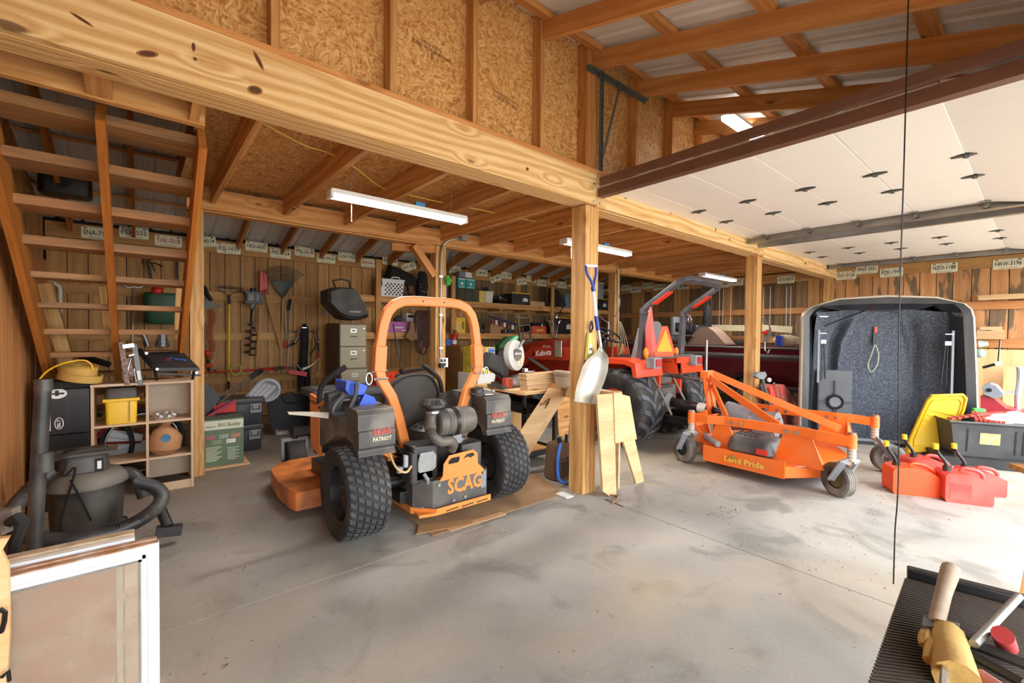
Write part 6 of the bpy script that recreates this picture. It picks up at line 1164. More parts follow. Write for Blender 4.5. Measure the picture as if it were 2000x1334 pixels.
MB().lathe([(0, .0), (.14, 0), (.15, .02), (.11, .10), (.05, .13), (0, .13)], (cS.x+.06, 3.75, TZ+.015), n=24).build('turntable', AL, ms); m = MB().bb(cS.x-.22, 3.80, TZ+.015, cS.x+.28, 3.87, TZ+.07); m.bb(cS.x-.25, 3.62, TZ+.015, cS.x-.08, 3.90, TZ+.045); m.build('fence', DGR, ms, bev=.004); MB().rbox(cS.x-.16, 3.66, TZ+.075, .10, .10, .10, .03).build('motor_end', M('dull_orange', '#a8482c', .5), ms)
b0 = [py(p, q, 3.8) for p, q in ((952, 686), (986, 705), (988, 728), (983, 738), (944, 715))]
m = MB(); fr_ = [p+Vector((0, -.07, 0)) for p in b0]; bk_ = [p+Vector((0, .07, 0)) for p in b0]; m.add(fr_+bk_, [(0, 1, 2, 3, 4), (9, 8, 7, 6, 5)]+[(i, 5+i, 5+(i+1) % 5, (i+1) % 5) for i in range(5)]); m.build('dust_bag', M('dust_bag_cloth', '#3b3937', .9, bump=.4, bscale=20), ms, bev=.025)
MB().tube([py(980, 706, 3.8), py(988, 703, 3.8), py(995, 708, 3.78)], .04, n=10).build('bag_spout', GRY, ms); MB().tube(smooth_path([py(969, 734, 3.6), py(962, 756, 3.4), py(955, 780, 3.28), py(953, 800, 3.27)]), .005, n=5).build('power_cord', BLKM, ms); rebase(ms, (cS.x, 3.75, TZ+.015))
# stack of short pale boards
for k in range(9):
    a, b_ = py(1023+R.uniform(-1, 1)-k*.35, 763, 3.42).x, py(1082, 763, 3.42).x+k*.006
    plank('short_board', (a, 3.42, TZ+.025+k*.0195), (b_, 3.40, TZ+.025+k*.0195), .12, .0175, W_PALE, None, label='short pale board, %s in the stack on the cart top' % ('bottom', 'second from the bottom', 'third from the bottom', 'fourth from the bottom', 'middle', 'fourth from the top', 'third from the top', 'second from the top', 'top')[k], cat='board', group='short boards stacked on the cart')
plank('board_block', (3.40, 3.50, TZ+.045), (3.40, 3.20, TZ+.045), .12, .06, W_JOIST, None, label='dark end of a wood block at the right corner of the cart top', cat='wood block')
m = MB().rbox(3.04, 3.42, TZ+.225, .05, .05, .035, .01); m.bb(3.04, 3.38, TZ+.208, 3.14, 3.44, TZ+.213); m.build('clamp', CHR, label='small bright clamp lying on the top short board', cat='clamp')
# dusty canvas hat / bag on the cart corner
t = item('canvas_bag', 'dusty beige canvas bag slumped on the cart corner beside the middle post', 'bag'); CV = M('dusty_canvas', '#a5937e', .9, bump=.4, bscale=14, var=.2); c = py(1104, 745, 3.25)
m = MB().lathe([(.05, -.16), (.11, -.12), (.14, -.02), (.15, .05), (.12, .06), (.10, .04), (.0, .02)], (c.x, 3.22, c.z+.05), (.15, 0, 1), n=18); m.build('bag_body', CV, t); MB().lathe([(.150, .0), (.17, .03), (.165, .045), (.15, .05)], (c.x, 3.22, c.z+.05), (.15, 0, 1), n=18).build('brim', CV, t); rebase(t, (c.x, 3.22, TZ+.02))
# sawhorse
sh_ = item('sawhorse', 'pale plywood sawhorse with angled end behind and right of the middle post', 'sawhorse'); Yn, Yf = 2.32, 3.43
def leg_(pts, Y0, dx=.02): m = MB(); poly_y(m, pts, Y0, Y0+.022); return m
leg_([(1166, 771), (1199, 769), (1204, 971), (1194, 972), (1178, 960)], Yn).build('leg', W_PALE, sh_); leg_([(1213, 848), (1238, 848), (1258, 940), (1243, 945)], Yn).build('leg', W_PALE, sh_)
leg_([(1199, 767), (1230, 774), (1244, 858), (1202, 866)], Yn-.01).build('gusset', W_PALE, sh_); m = MB().prism([(py(1199, 769, 2.40).x+.01, .02), (py(1199, 769, 2.40).x+.02, .87), (py(1199, 769, 2.40).x+.04, .87), (py(1199, 769, 2.40).x+.03, .02)], 'xz', 2.35, 2.44); m.build('leg', W_PALE, sh_)
a, b_ = py(1198, 768, Yn+.02), py(1102, 763, Yf); plank('top_beam', (a.x+.06, Yn+.02, .84), (3.56, Yf, .80), .09, .05, W_PALE, sh_); plank('top_rail', (a.x-.0, Yn+.05, .80), (3.50, Yf, .76), .02, .12, W_PALE, sh_); plank('top_rail', (a.x+.14, Yn+.05, .80), (3.62, Yf, .76), .02, .12, W_PALE, sh_)
A2 = leg_([(1075, 758), (1104, 764), (1002, 916), (976, 906)], 3.2); A2.build('leg', W_PALE, sh_); leg_([(1104, 764), (1108, 767), (1012, 925), (1002, 918), (985, 912)], 3.23).build('leg', W_PALE, sh_); leg_([(1088, 775), (1116, 775), (1109, 858), (1091, 850)], 3.5).build('leg', W_JOIST, sh_)
m = MB(); [m.tube([py(1062+7*math.cos(k*1.3)-k, 780+k*4, 3.195), py(1074-k, 778+k*3, 3.195), py(1070-k*2, 786+k*4, 3.195)], .004, n=4) for k in range(4)]; m.build('stain', M('red_brown_stain', '#6a3a22', .9), sh_); rebase(sh_, (3.3, 2.9, 0))
# tool bag with a blue saw handle, behind the post foot
t = item('tool_bag', 'brown canvas tool bag with bright blue curved handle by the middle post foot', 'tool bag'); BG = M('brown_canvas', '#5e4531', .9, bump=.3, bscale=20); c = pz(1098, 935)
m = MB().rbox(c.x, c.y+.05, .17, .26, .22, .34, .08, .85, .85); m.build('bag_body', BG, t); m = MB().rbox(c.x-.08, c.y-.07, .13, .12, .08, .16, .03); m.rbox(c.x+.04, c.y-.08, .14, .10, .08, .15, .03); m.build('pocket', M('dark_brown_canvas', '#3f2f24', .9), t); MB().tube(smooth_path([py(1095, 865, c.y-.14), py(1090, 890, c.y-.14), py(1089, 920, c.y-.14), py(1093, 938, c.y-.14), py(1105, 943, c.y-.14), py(1118, 942, c.y-.14)], 5), .014, n=8).build('blue_handle', M('handle_blue', '#2d62b8', .4), t)
m = MB().cyl((c.x+.05, c.y, .30), (c.x+.03, c.y-.02, .42), .015, n=8); m.cyl((c.x-.03, c.y, .30), (c.x-.05, c.y, .40), .02, n=8); m.build('tool_grip', BLK, t); rebase(t, (c.x, c.y, 0))
# ---- aluminium scoop shovel and chain bar on the middle post
t = item('scoop_shovel', 'aluminium grain scoop with blue D grip hanging on the middle post', 'shovel'); SB = M('grip_blue', '#2a3a8e', .45); SA = M('scoop_aluminium', '#c2c0b8', .42, .55, dust='#d8cfb8', dustamt=.5, bump=.1, bscale=30); YS = 2.40
Q = lambda a, b, y=YS: py(a, b, y)
m = MB().tube(smooth_path([Q(1144, 517), Q(1147, 535), Q(1155, 550), Q(1159, 566)], 4), .011, n=8); m.tube(smooth_path([Q(1164, 519), Q(1164, 535), Q(1161, 550), Q(1159, 566)], 4), .011, n=8); m.cyl(Q(1157.5, 560), Q(1159.5, 569), .018, n=8); m.build('d_grip', SB, t); MB().cyl(Q(1143, 518), Q(1165, 520), .012, n=10).build('grip_bar', WHT, t)
MB().cyl(Q(1159, 567), Q(1164, 617), .016, n=10).build('shaft', WHT, t); MB().cyl(Q(1164, 617), Q(1168, 645), .018, n=10).build('shaft_sleeve', SB, t); MB().tube(smooth_path([Q(1168, 645), Q(1171, 665), Q(1174, 685)], 4), [.016]*8+[.018]*0+[.02], n=10).build('socket', CHR, t)
Lc = [(1172, 676), (1166, 686), (1157, 694), (1147, 702), (1139, 716), (1132, 738), (1124, 762), (1122, 784)]; Rc = [(1175, 676), (1180, 686), (1188, 695), (1189, 705), (1187, 725), (1181, 745), (1172, 765), (1164, 790)]
def scoop(u, v):
    i = v*7; k = min(int(i), 6); f = i-k; a = [Lc[k][j]*(1-f)+Lc[k+1][j]*f for j in (0, 1)]; b = [Rc[k][j]*(1-f)+Rc[k+1][j]*f for j in (0, 1)]; s = 4*u*(1-u); return py(a[0]*(1-u)+b[0]*u, a[1]*(1-u)+b[1]*u, YS-.03+.055*min(1, s*1.6)*min(1, v*3))
m = MB().grid(scoop, 14, 16, thick=(0, .003, 0)); m.build('blade', SA, t); rebase(t, Q(1145, 788))
t = item('chain_bar', 'yellow chainsaw bar in its box hanging behind the scoop on the middle post', 'saw bar'); m = MB(); poly_y(m, [(1151, 650), (1160, 650), (1161, 700), (1157, 706), (1146, 704)], 2.445, 2.47); m.build('bar', M('pale_yellow_bar', '#cdc06a', .5), t, bev=.006); m = MB(); poly_y(m, [(1152, 672), (1157, 672), (1157, 686), (1151, 686)], 2.44, 2.446); m.cyl(py(1152, 687, 2.44), py(1152, 687, 2.447), .016, n=10); m.build('silver_print', CHR, t); MB().tube([py(1155, 627, 2.45), py(1152, 640, 2.45), py(1153, 650, 2.45), py(1158, 640, 2.45), py(1156, 627, 2.45)], .008, n=6).build('strap', BLKM, t); rebase(t, py(1152, 706, 2.46))
m = MB(); c = py(1189, 600, 4.4); m.tube([(c.x+.17*math.sin(a), 4.4, c.z+.24*math.cos(a)) for a in [2.75+i*(2*PI-.9)/16+.13 for i in range(0)]] or smooth_path([py(1189, 632, 4.4), py(1172, 618, 4.4), py(1165, 598, 4.4), py(1167, 580, 4.4), py(1180, 568, 4.4), py(1197, 568, 4.4), py(1209, 580, 4.4), py(1210, 598, 4.4), py(1203, 615, 4.4), py(1189, 632, 4.4)], 3), .007, n=6); m.cyl(py(1189, 628, 4.4), py(1187, 665, 4.4), .012, n=8); m.build('landing_net', STL, label='aluminium landing net hoop hanging in front of the far back post', cat='net')
m = MB()
for k in range(5): m.tube(smooth_path([py(1208+k, 628, 5.04), py(1208+k*3, 650, 5.0), py(1205+k*6, 690, 4.98), py(1212+k*3, 702, 4.98)], 4), .008, n=5)
m.build('rope', M('tan_rope', '#b3a287', .9), label='hank of tan rope hanging right of the far back post', cat='rope'); m = MB(); m.tube(smooth_path([py(1205, 520, 5.03), py(1207.5, 535, 5.03), py(1207.5, 600, 5.03), py(1208, 690, 5.03)], 4), .012, n=6); m.build('conduit', M('white_conduit', '#c4c0b6', .5), label='thin pale conduit running down the far back post', cat='conduit')
# ================================================================== BEHIND THE CART: cabinets and boxes
t = boxthing('tall_carton', 'tall brown carton standing behind the mower roll bar', 'box', (899, 676, 934, 800, 0), 5.6, .5, M('brown_board', '#8a6434', .8), bev=.004, extra=lambda t, w, h, d: MB().bb(w*.36, -d/2-.002, h*.0, w/2, -d/2, h).build('olive_strip', M('olive_board', '#8a8630', .7), t))
def fw_(t, w, h, d):
    m = MB(); [m.bb(-w/2+.03*k+.01, -d/2-.002, h*.5+.02*k, -w/2+.03*k+.03, -d/2, h*.95) for k in range(4)]; m.build('print', M('print_pink', '#c2607a', .6), t); MB().bb(.02, -d/2-.002, h*.6, w/2-.01, -d/2, h*.97).build('print', M('print_blue', '#3c62b4', .6), t); m = MB(); [m.cyl((.04+.04*i, -d/2-.004, h*.66+.05*j), (.04+.04*i, -d/2-.002, h*.66+.05*j), .01, n=5) for i in range(3) for j in range(3)]; m.build('print', WHT, t); MB().bb(-.08, -d/2-.002, h*.12, -.02, -d/2, h*.25).build('print', WHT, t)
WC = boxthing('white_cabinet', 'low white cabinet with plain side left of the saw cart', 'cabinet', (933, 730, 967, 800, 0), 5.0, .5, WHT, bev=.004)
z_ = rect(933, 730, 967, 800, 5.0, 0)[3]
boxthing('fireworks_box', 'yellow and pink printed box with blue starred corner standing on the white cabinet', 'box', (935, 678, 967, 731, z_), 5.05, .4, M('box_yellow', '#c9b93a', .6, var=.3, scale=12), extra=fw_)
t = boxthing('red_cabinet', 'dark red cabinet with grey top behind the mower seat', 'cabinet', (868, 727, 898, 800, 0), 6.15, .5, M('cabinet_red', '#6e1d16', .5), bev=.004, extra=lambda t, w, h, d: (MB().bb(-w/2-.01, -d/2-.01, h, w/2+.01, d/2+.01, h+.02).build('top', GRY, t), MB().bb(-w/2, -d/2-.004, 0, -w*.1, -d/2, h).build('pale_door', M('dusty_pink', '#b58a80', .6), t)))
z_ = rect(868, 727, 898, 800, 6.15, 0)[3]+.022
boxthing('olive_case', 'olive green case on the red cabinet by the outlet', 'case', (866, 710, 886, 726, z_), 6.2, .25, M('olive_plastic', '#6c6e2c', .5), rad=.02)
boxthing('black_case', 'stack of black boxes right of the olive case', 'case', (886, 696, 898, 726, z_), 6.2, .25, BLK)
t = item('garden_hose_reel', 'green plastic garden tool leaning behind the saw guard', 'garden tool'); m = MB(); poly_y(m, [(976, 674), (992, 658), (1004, 657), (1000, 668), (985, 690), (972, 704)], 5.2, 5.3); m.build('green_body', M('deep_green', '#27502a', .5), t, bev=.02); m = MB(); poly_y(m, [(998, 664), (1010, 655), (1013, 659), (1002, 672)], 5.15, 5.2); m.build('mint_edge', M('mint', '#6fd0a0', .5), t); m = MB(); poly_y(m, [(968, 702), (975, 685), (988, 680), (984, 696), (972, 706)], 5.1, 5.2); m.build('black_base', BLK, t); rebase(t, py(970, 706, 5.2))
# ================================================================== BOAT
bt = item('boat', 'dark red bass boat on its trailer along the right end wall, behind the tractor', 'boat'); BR_ = M('boat_maroon', '#5e1420', .25, var=.15, coat=.5); GUN = M('gunwale_grey', '#55504c', .45); CP = M('boat_carpet', '#8a7d72', .95, bump=.4)
secs = []
for i in range(15):
    v = i/14; y = 2.25+4.6*v; e = max(0, (v-.62)/.38); hw = .92*(1-e**2*.95); cx_ = 8.85
    secs.append([(cx_-hw, y, 1.16+.04*e), (cx_-hw-.0+.02, y, 1.02), (cx_-hw+.05, y, .95), (cx_-hw*.92, y, .72), (cx_-hw*.75, y, .52), (cx_, y, .42+.15*e), (cx_+hw*.75, y, .52), (cx_+hw, y, .95), (cx_+hw, y, 1.16+.04*e)])
m = MB(); k_ = 9; m.add([p for s_ in secs for p in s_], [(i*k_+j, (i+1)*k_+j, (i+1)*k_+j+1, i*k_+j+1) for i in range(14) for j in range(k_-1)]+[tuple(range(k_))]); m.build('hull', BR_, bt)
m = MB().tube([s_[1] for s_ in secs], .045, n=6); m.tube([s_[0] for s_ in secs], .02, n=6); m.build('rub_rail', GUN, bt)
MB().tube([Vector(s_[0])+Vector((.0, 0, .005)) for s_ in secs], .016, n=6).build('gunwale_edge', M('edge_pale', '#b5a59a', .5), bt)
m = MB(); m.add([Vector(s_[j])+Vector((0, 0, -.04)) for s_ in secs for j in (0, 8)], [(2*i, 2*i+1, 2*i+3, 2*i+2) for i in range(14)]); m.build('deck', CP, bt)
for y in (4.15, 4.9): m = MB().rbox(8.5, y+.5, 1.30, .42, .42, .14, .08); m.rbox(8.5, y+.70, 1.50, .42, .12, .46, .05); m.build('seat', GRY, bt)
m = MB().rbox(8.30, 4.35, 1.40, .45, .30, .30, .05); m.build('console', BLK, bt, bev=.01)
m = MB().bb(8.02, 4.30, 1.42, 8.08, 4.62, 1.60); m.build('fish_finder', BLK, bt, bev=.006); m = MB().bb(8.012, 4.34, 1.47, 8.02, 4.58, 1.57); m.build('screen', M('screen_dark', '#4a5058', .2), bt); m = MB().bb(8.0, 4.25, 1.34, 8.2, 4.68, 1.37); m.cyl((8.1, 4.45, 1.14), (8.1, 4.45, 1.36), .03, n=8); m.build('mount', STL, bt)
m = MB(); pm = [px(a, b, 8.15) for a, b in ((1348, 672), (1360, 650), (1372, 640), (1388, 639), (1400, 648), (1420, 670), (1424, 674))]; m.prism([(p.y, p.z) for p in pm], 'yz', 8.05, 8.45); m.build('canvas_cover', M('brown_canvas_cover', '#7c6354', .85, bump=.2), bt, bev=.05)
# dangling black netting and leads above the cover
m = MB(); [m.tube([px(1372+4*k, 555, 8.6), px(1375+3*k+3*math.sin(k*2), 600, 8.6), px(1378+2*k, 640, 8.5)], .012, n=5) for k in range(5)]; m.sph(px(1382, 620, 8.6), .12, (.8, .7, 2.2)); m.build('black_net', M('net_black', '#1c1a19', .95), label='bundle of black netting hanging above the boat beside the tractor roll bar', cat='net')
# trailer
m = MB().bb(8.1, 2.0, .30, 8.18, 6.2, .38); m.bb(9.3, 2.0, .30, 9.38, 6.2, .38); m.bb(8.1, 3.2, .28, 9.4, 3.3, .36); m.bb(8.05, 2.2, .50, 8.12, 3.0, .54); m.build('trailer_frame', GUN, bt)
wheel(bt, (7.93, 3.16, .33), .33, .22, .20, M('alloy_wheel', '#8e9092', .35, .6), tread='rib', side=-1)
m = MB(); [m.prism([(3.16+.04*math.cos(a+.6)+.0, .33+.04*math.sin(a+.6)), (3.16+.18*math.cos(a+.16), .33+.18*math.sin(a+.16)), (3.16+.18*math.cos(a-.16), .33+.18*math.sin(a-.16)), (3.16+.04*math.cos(a-.6), .33+.04*math.sin(a-.6))], 'yz', 7.835, 7.86) for a in [2*PI*i/5 for i in range(5)]]; m.cyl((7.83, 3.16, .33), (7.86, 3.16, .33), .05, n=12); m.build('spoke', M('alloy_wheel'), bt)
MB().lathe([(.37, -.13), (.40, -.13), (.40, .13), (.37, .13)], (7.95, 3.16, .33), (1, 0, 0), n=24, a0=PI*.0, a1=PI).build('mudguard', BLK, bt)
rebase(bt, (8.8, 4.4, 0))
b_ = pz(1377, 838); a = px(1379, 664, b_.x); MB().cyl((b_.x, b_.y, 0), (b_.x, b_.y, a.z), .022, n=10).build('steel_pole', STL, label='upright pale steel pole standing between tractor and boat', cat='pole')
# items on the boat
t = item('cushion', 'beige and blue cloth bundle lying on the boat edge left of the truck cap', 'cloth bundle'); c = px(1533, 672, 8.2); m = MB().sph((8.25, c.y, c.z+.06), .13, (.9, 1.5, .75)); m.build('beige_cloth', M('beige_cloth', '#b5a48c', .9, bump=.4, bscale=12), t); m = MB().rbox(8.12, c.y+.06, c.z+.05, .10, .10, .18, .03); m.build('blue_part', M('royal_blue', '#2a3f9c', .8), t); m = MB().rbox(8.25, c.y-.22, c.z+.06, .12, .2, .12, .04); m.build('pale_part', M('beige_cloth'), t); rebase(t, (8.25, c.y, c.z-.02))
for k, (x0, x1, y0, y1) in enumerate(((1391, 1457, 640, 641), (1490, 1546, 640, 644))):
    a, b_ = px(x0, y0, 9.3), px(x1, y1, 9.3); MB().bar(a, b_, .06, .12).build('foam_board', M('cream_board', '#c8bb98', .6), label=('pale cream board lying level above the boat, left of the far front post', 'pale cream board lying level above the boat, right of the far front post')[k], cat='board', group='pale boards above the boat')
m = MB(); [m.cyl(px(1402+k*3.2, 668, 8.7), px(1400+k*3.2, 660, 8.7), .014, .004, n=5) for k in range(17)]; m.bar(px(1400, 669, 8.7), px(1458, 670, 8.7), .03, .03); m.build('rod_rack', BLK, label='dark rack with a row of short prongs on the boat', cat='rack')
m = MB()
for x in (1492, 1505, 1537, 1545, 1406, 1413, 1428): m.cyl(px(x, 560, 9.5), px(x-2, 655, 9.4), .006, n=5)
m.build('fishing_rod_tip', M('pale_rod', '#c4beb2', .5), label='thin pale fishing rods standing upright along the end wall behind the boat', cat='fishing rods', kind='stuff')
t = item('cable_lock', 'hank of silver and black straps with a red part hooked on the far front post', 'strap'); m = MB()
for k in range(4): m.tube(smooth_path([py(1487, 620+3*k, 2.6), py(1497+k*2, 628+k*2, 2.58), py(1506-k*2, 645+k*3, 2.57), py(1500-k*3, 668, 2.57), py(1491+k, 655, 2.58)], 4), .006, n=5)
m.build('loop', M('braided_grey', '#77787a', .5), t); m = MB().tube([py(1488, 650, 2.56), py(1495, 650, 2.54), py(1500, 645, 2.54)], [.01, .03, .015], n=7); m.build('red_part', RED, t); m = MB().tube([py(1494, 668, 2.57), py(1494, 684, 2.57), py(1500, 690, 2.57), py(1503, 683, 2.57)], .008, n=6); m.build('hook', CHR, t); rebase(t, py(1498, 690, 2.57))
# red upright folded seat/spreader with grey handle
t = item('hose_reel_cart', 'red ribbed plastic hose cart with grey pistol shaped handle leaning beside the far front post', 'cart'); Yr = 2.28; RP = M('faded_red_plastic', '#c44638', .45)
m = MB(); poly_y(m, [(1524, 753), (1531, 751), (1541, 762), (1551, 783), (1562, 818), (1560, 840), (1536, 842)], Yr, Yr+.10); m.build('right_shell', M('pale_red_plastic', '#cf6458', .5), t, bev=.02); m = MB(); poly_y(m, [(1503, 758), (1512, 750), (1518, 760), (1540, 840), (1520, 842)], Yr+.02, Yr+.12); m.build('left_shell', RP, t, bev=.02)
MB().tube(smooth_path([py(1512, 748, Yr-.01), py(1516, 756, Yr-.01), py(1526, 795, Yr-.01), py(1543, 845, Yr-.01)], 4), .012, n=8).build('chrome_strip', CHR, t); m = MB(); [m.bar(py(1530+1.5*k, 775+4.3*k, Yr-.005), py(1535+1.5*k, 774+4.3*k, Yr-.005), .012, .006) for k in range(13)]; m.build('rib', WHT, t)
m = MB(); poly_y(m, [(1479, 728), (1495, 726), (1498, 734), (1492, 741), (1484, 740), (1476, 735)], Yr+.05, Yr+.10); m.build('handle_head', GRY, t, bev=.01); m = MB().tube(smooth_path([py(1489, 740, Yr+.07), py(1493, 758, Yr+.06), py(1500, 775, Yr+.04), py(1506, 800, Yr+.04)], 4), .022, n=8); m.tube([py(1485, 750, Yr+.07), py(1490, 770, Yr+.08), py(1498, 790, Yr+.08)], .02, n=6); m.build('handle_neck', DGR, t); m = MB().sph(py(1502, 742, Yr+.04), .03); m.build('white_knob', WHT, t); rebase(t, (py(1545, 842, Yr).x, Yr+.05, 0))
# ================================================================== TRUCK CAP
A_ = Vector((6.70, 2.05, 0)); Bv = Vector((7.58, .47, 0)); ux = (Bv-A_).normalized(); nz = Vector((0, 0, 1)); nb = ux.cross(nz) ; nb = nb if nb.x > 0 else -nb   # away from the camera
tc_ = thing('truck_cap', 'black carpet lined pickup truck cap stood on end against the right side', 'truck cap', (A_+Bv)/2+nb*.25, 0)
F = Matrix(((ux.x, nb.x, 0, A_.x), (ux.y, nb.y, 0, A_.y), (0, 0, 1, 0), (0, 0, 0, 1)))   # u across, v depth, z up
CARP = M('cap_carpet', '#474d58', .98, var=.5, scale=70, bump=.6, bscale=90, dust='#848b96', dustamt=.4); CAPB = M('cap_rim_black', '#222429', .35, coat=.3); CAPE = M('cap_edge', '#b5a894', .4)
W2, Hc = 1.81, 1.87
def outline(off=0., dep=0.):
    pts = [(0+off, 0.0)]
    r = .15
    pts += [(0+off-.0, .9), (.0+off*.9, 1.62)]
    pts += [(off+.04, 1.70), (off+.11, 1.755), (off*.6+.40, 1.855-off*.8), (.92, 1.885-off), (1.40-off*.6, 1.855-off*.8), (1.66-off, 1.77), (1.725-off, 1.70), (1.75-off, 1.60)]
    pts += [(1.79-off, .9), (1.83-off, 0.0)]
    return pts
O0, O1, O2_, O3 = outline(0), outline(.02), outline(.10), outline(.17); n_ = len(O0)
def ringm(m, a, da, b, db): q = len(m.v); m.add([(x, da, z) for x, z in a]+[(x, db, z) for x, z in b], [(i, i+1, n_+i+1, n_+i) for i in range(n_-1)], True)
m = MB(); ringm(m, O0, 0, O1, -.008); ringm(m, O0, 0, outline(-.01), .05); m.build('lip', CAPE, tc_)
m = MB(); ringm(m, O1, -.008, O2_, .02); ringm(m, O2_, .02, O3, .16); m.build('rim', CAPB, tc_)
def back(u, v):
    x0, x1 = .17, 1.64; z = v*1.72; top = 1.72-.06*abs(2*u-1)**3; x = x0+(x1-x0)*u; z = v*top
    d = .42-.20*abs(2*u-1)**8-.16*(v**8)
    c = abs(x-.92)
    for cc, w_, am in ((.46, .05, .09), (.50-.16*v, .03, -.05)): d += am*math.exp(-((c-cc-(0 if v < .75 else -(v-.75)*.5))/w_)**2)*(1 if v < .88 else max(0, 1-(v-.88)*10))
    if c > .62 and v > .35: d += -.06*min(1, (v-.35)*6)*min(1, (c-.62)*15)
    return (x, d, z)
MB().grid(back, 80, 40).build('carpet_lining', CARP, tc_, ang=70)
m = MB(); ringm(m, O3, .16, [(x, z) for x, z in outline(.18)], .30); m.build('inner_wall', CARP, tc_)
m = MB(); sh0 = outline(.0); ringm(m, [(x, z) for x, z in outline(-.01)], .05, [(x, z) for x, z in outline(.10)], .55); m.add([(x, .55, z) for x, z in outline(.10)], [tuple(range(n_))]); m.build('outer_shell', CAPB, tc_)
MB().bb(.0, -.01, .0, 1.83, .18, .045).build('bottom_rail', CAPB, tc_); m = MB().bb(.12, -.012, .045, 1.70, .02, .075); m.build('bottom_strip', GRY, tc_)
for x, s_ in ((.22, 1), (1.60, -1)):
    m = MB().bb(x-.012, .10, .75 if s_ > 0 else .1, x+.012, .13, 1.45); m.build('side_rail', M('rail_grey', '#6e7278', .4, .4), tc_)
    m = MB().cyl((x+.06*s_, .12, 1.32), (x+.09*s_, .14, .80), .008, n=6); m.cyl((x+.04*s_, .12, 1.30), (x+.045*s_, .13, .78), .006, n=6); m.build('gas_strut', BLKM, tc_); MB().bb(x+.02*s_, .09, 1.27, x+.08*s_, .12, 1.32).build('bracket', STL, tc_); MB().bb(x+.0*s_, .09, 1.40, x+.08*s_, .11, 1.412).build('bracket', STL, tc_)
# window panel at lower left with round crank
m = MB().bb(.24, .18, .10, .62, .24, .92); m.build('vent_panel', M('panel_grey', '#55585c', .6), tc_, bev=.01)
m = MB(); [m.bb(.26, .172, .13+.02*k, .60, .181, .137+.02*k) for k in range(39)]; m.build('louvre', M('louvre_grey', '#6b6e72', .6), tc_, kind='stuff')
for z in (.50, .12): m = MB().lathe([(.085, 0), (.10, -.02), (.085, -.04), (.07, -.02)], (.43, .17, z), (0, 1, 0), n=20); m.bb(.24, .15, z-.008, .345, .17, z+.008); m.bb(.515, .15, z-.008, .62, .17, z+.008); m.bb(.42, .15, z+.09, .44, .17, z+.28); m.bb(.41, .15, max(.05, z-.32), .45, .17, z-.09 if z > .3 else .04); m.build('crank', CAPB, tc_); MB().cyl((.43, .16, z), (.43, .15, z), .065, n=16).build('crank_plate', M('louvre_grey'), tc_)
m = MB().bb(.89, .36, 1.26, .93, .39, 1.56); m.build('strap', BLKM, tc_); m = MB().bb(.90, .35, 1.42, .93, .36, 1.50); m.build('strap_print', RED, tc_); m = MB().tube(smooth_path([(.91, .36, 1.26), (.87, .35, 1.12), (.84, .35, .98), (.88, .35, .90), (.94, .35, 1.0), (.95, .35, 1.14), (.92, .36, 1.26)], 4), .006, n=6); m.build('pull_cord', M('pale_green_cord', '#a8b49a', .6), tc_)
MB().bb(.72, .26, 1.70, 1.02, .30, 1.80).build('latch_housing', BLKM, tc_, bev=.01); m = MB().tube([(.80, .26, 1.72), (.55, .2, 1.62), (.28, .14, 1.50)], .007, n=5); m.tube([(.98, .26, 1.72), (1.25, .2, 1.62), (1.55, .14, 1.50)], .007, n=5); m.build('latch_rod', BLKM, tc_); MB().bb(.22, .10, 1.62, .32, .12, 1.635).build('lamp', WHT, tc_)
frame()
# ================================================================== RIGHT EDGE
t = item('storage_tote', 'large black tote heaped with red and white junk near the gas cans', 'tote', None); T0_ = pz(1832, 885); 
F = Matrix.Translation((7.06, .42, .0)) @ Matrix.Rotation(math.radians(-63), 4, 'Z')
# built in its own frame: x along the long side seen from the doors
TZ0 = .10
m = MB(); a, b_, h = .34, .23, .36
def qd(x, y, z, s): return [(-x*s, -y*s, z), (x*s, -y*s, z), (x*s, y*s, z), (-x*s, y*s, z)]
m.add(qd(a, b_, TZ0, .86)+qd(a, b_, TZ0+h, 1), [(0, 1, 5, 4), (1, 2, 6, 5), (2, 3, 7, 6), (3, 0, 4, 7), (3, 2, 1, 0)]); o = m.build('tub', TB, t); s_ = o.modifiers.new('s', 'SOLIDIFY'); s_.thickness = .008
m = MB(); m.tube(qd(a, b_, TZ0+h, 1.03), .016, n=4, closed=True, smooth=False); m.build('rim', TB, t); m = MB().add([(-.10, -.213, TZ0+.14), (.06, -.213, TZ0+.14), (.06, -.226, TZ0+.26), (-.10, -.226, TZ0+.26)], [(0, 1, 2, 3)]); m.build('label_print', M('tote_label', '#c8c87a', .5, var=.6, scale=30), t)
m = MB(); [m.add([(x-.006, -b_*.875-.006, TZ0+.05), (x+.006, -b_*.875-.006, TZ0+.05), (x+.006, -b_*.99-.004, TZ0+h-.06), (x-.006, -b_*.99-.004, TZ0+h-.06)], [(0, 1, 2, 3)]) for x in (-.2, .18, .24)]; m.build('rib', BLKM, t)
J1 = M('junk_red', '#b2463a', .6); m = MB()
for k in range(5): m.bar((-.32+.06*k, -.14+.02*k, TZ0+h+.02+.012*k), (.05+.05*k, .12, TZ0+h+.05+.01*k), .05, .02)
for k in range(7): m.bar((-.12+.035*k, -.2, TZ0+h+.02), (-.02+.035*k, .12, TZ0+h+.07), .024, .03)
frame(); cT = Vector((7.06, .42, 0)); Fr = Matrix.Translation(cT) @ Matrix.Rotation(math.radians(-63), 4, 'Z'); F = Fr
j = m.build('red_slat_tray', J1, label='dusty red ribbed plastic trays heaped in the black tote', cat='tray'); 
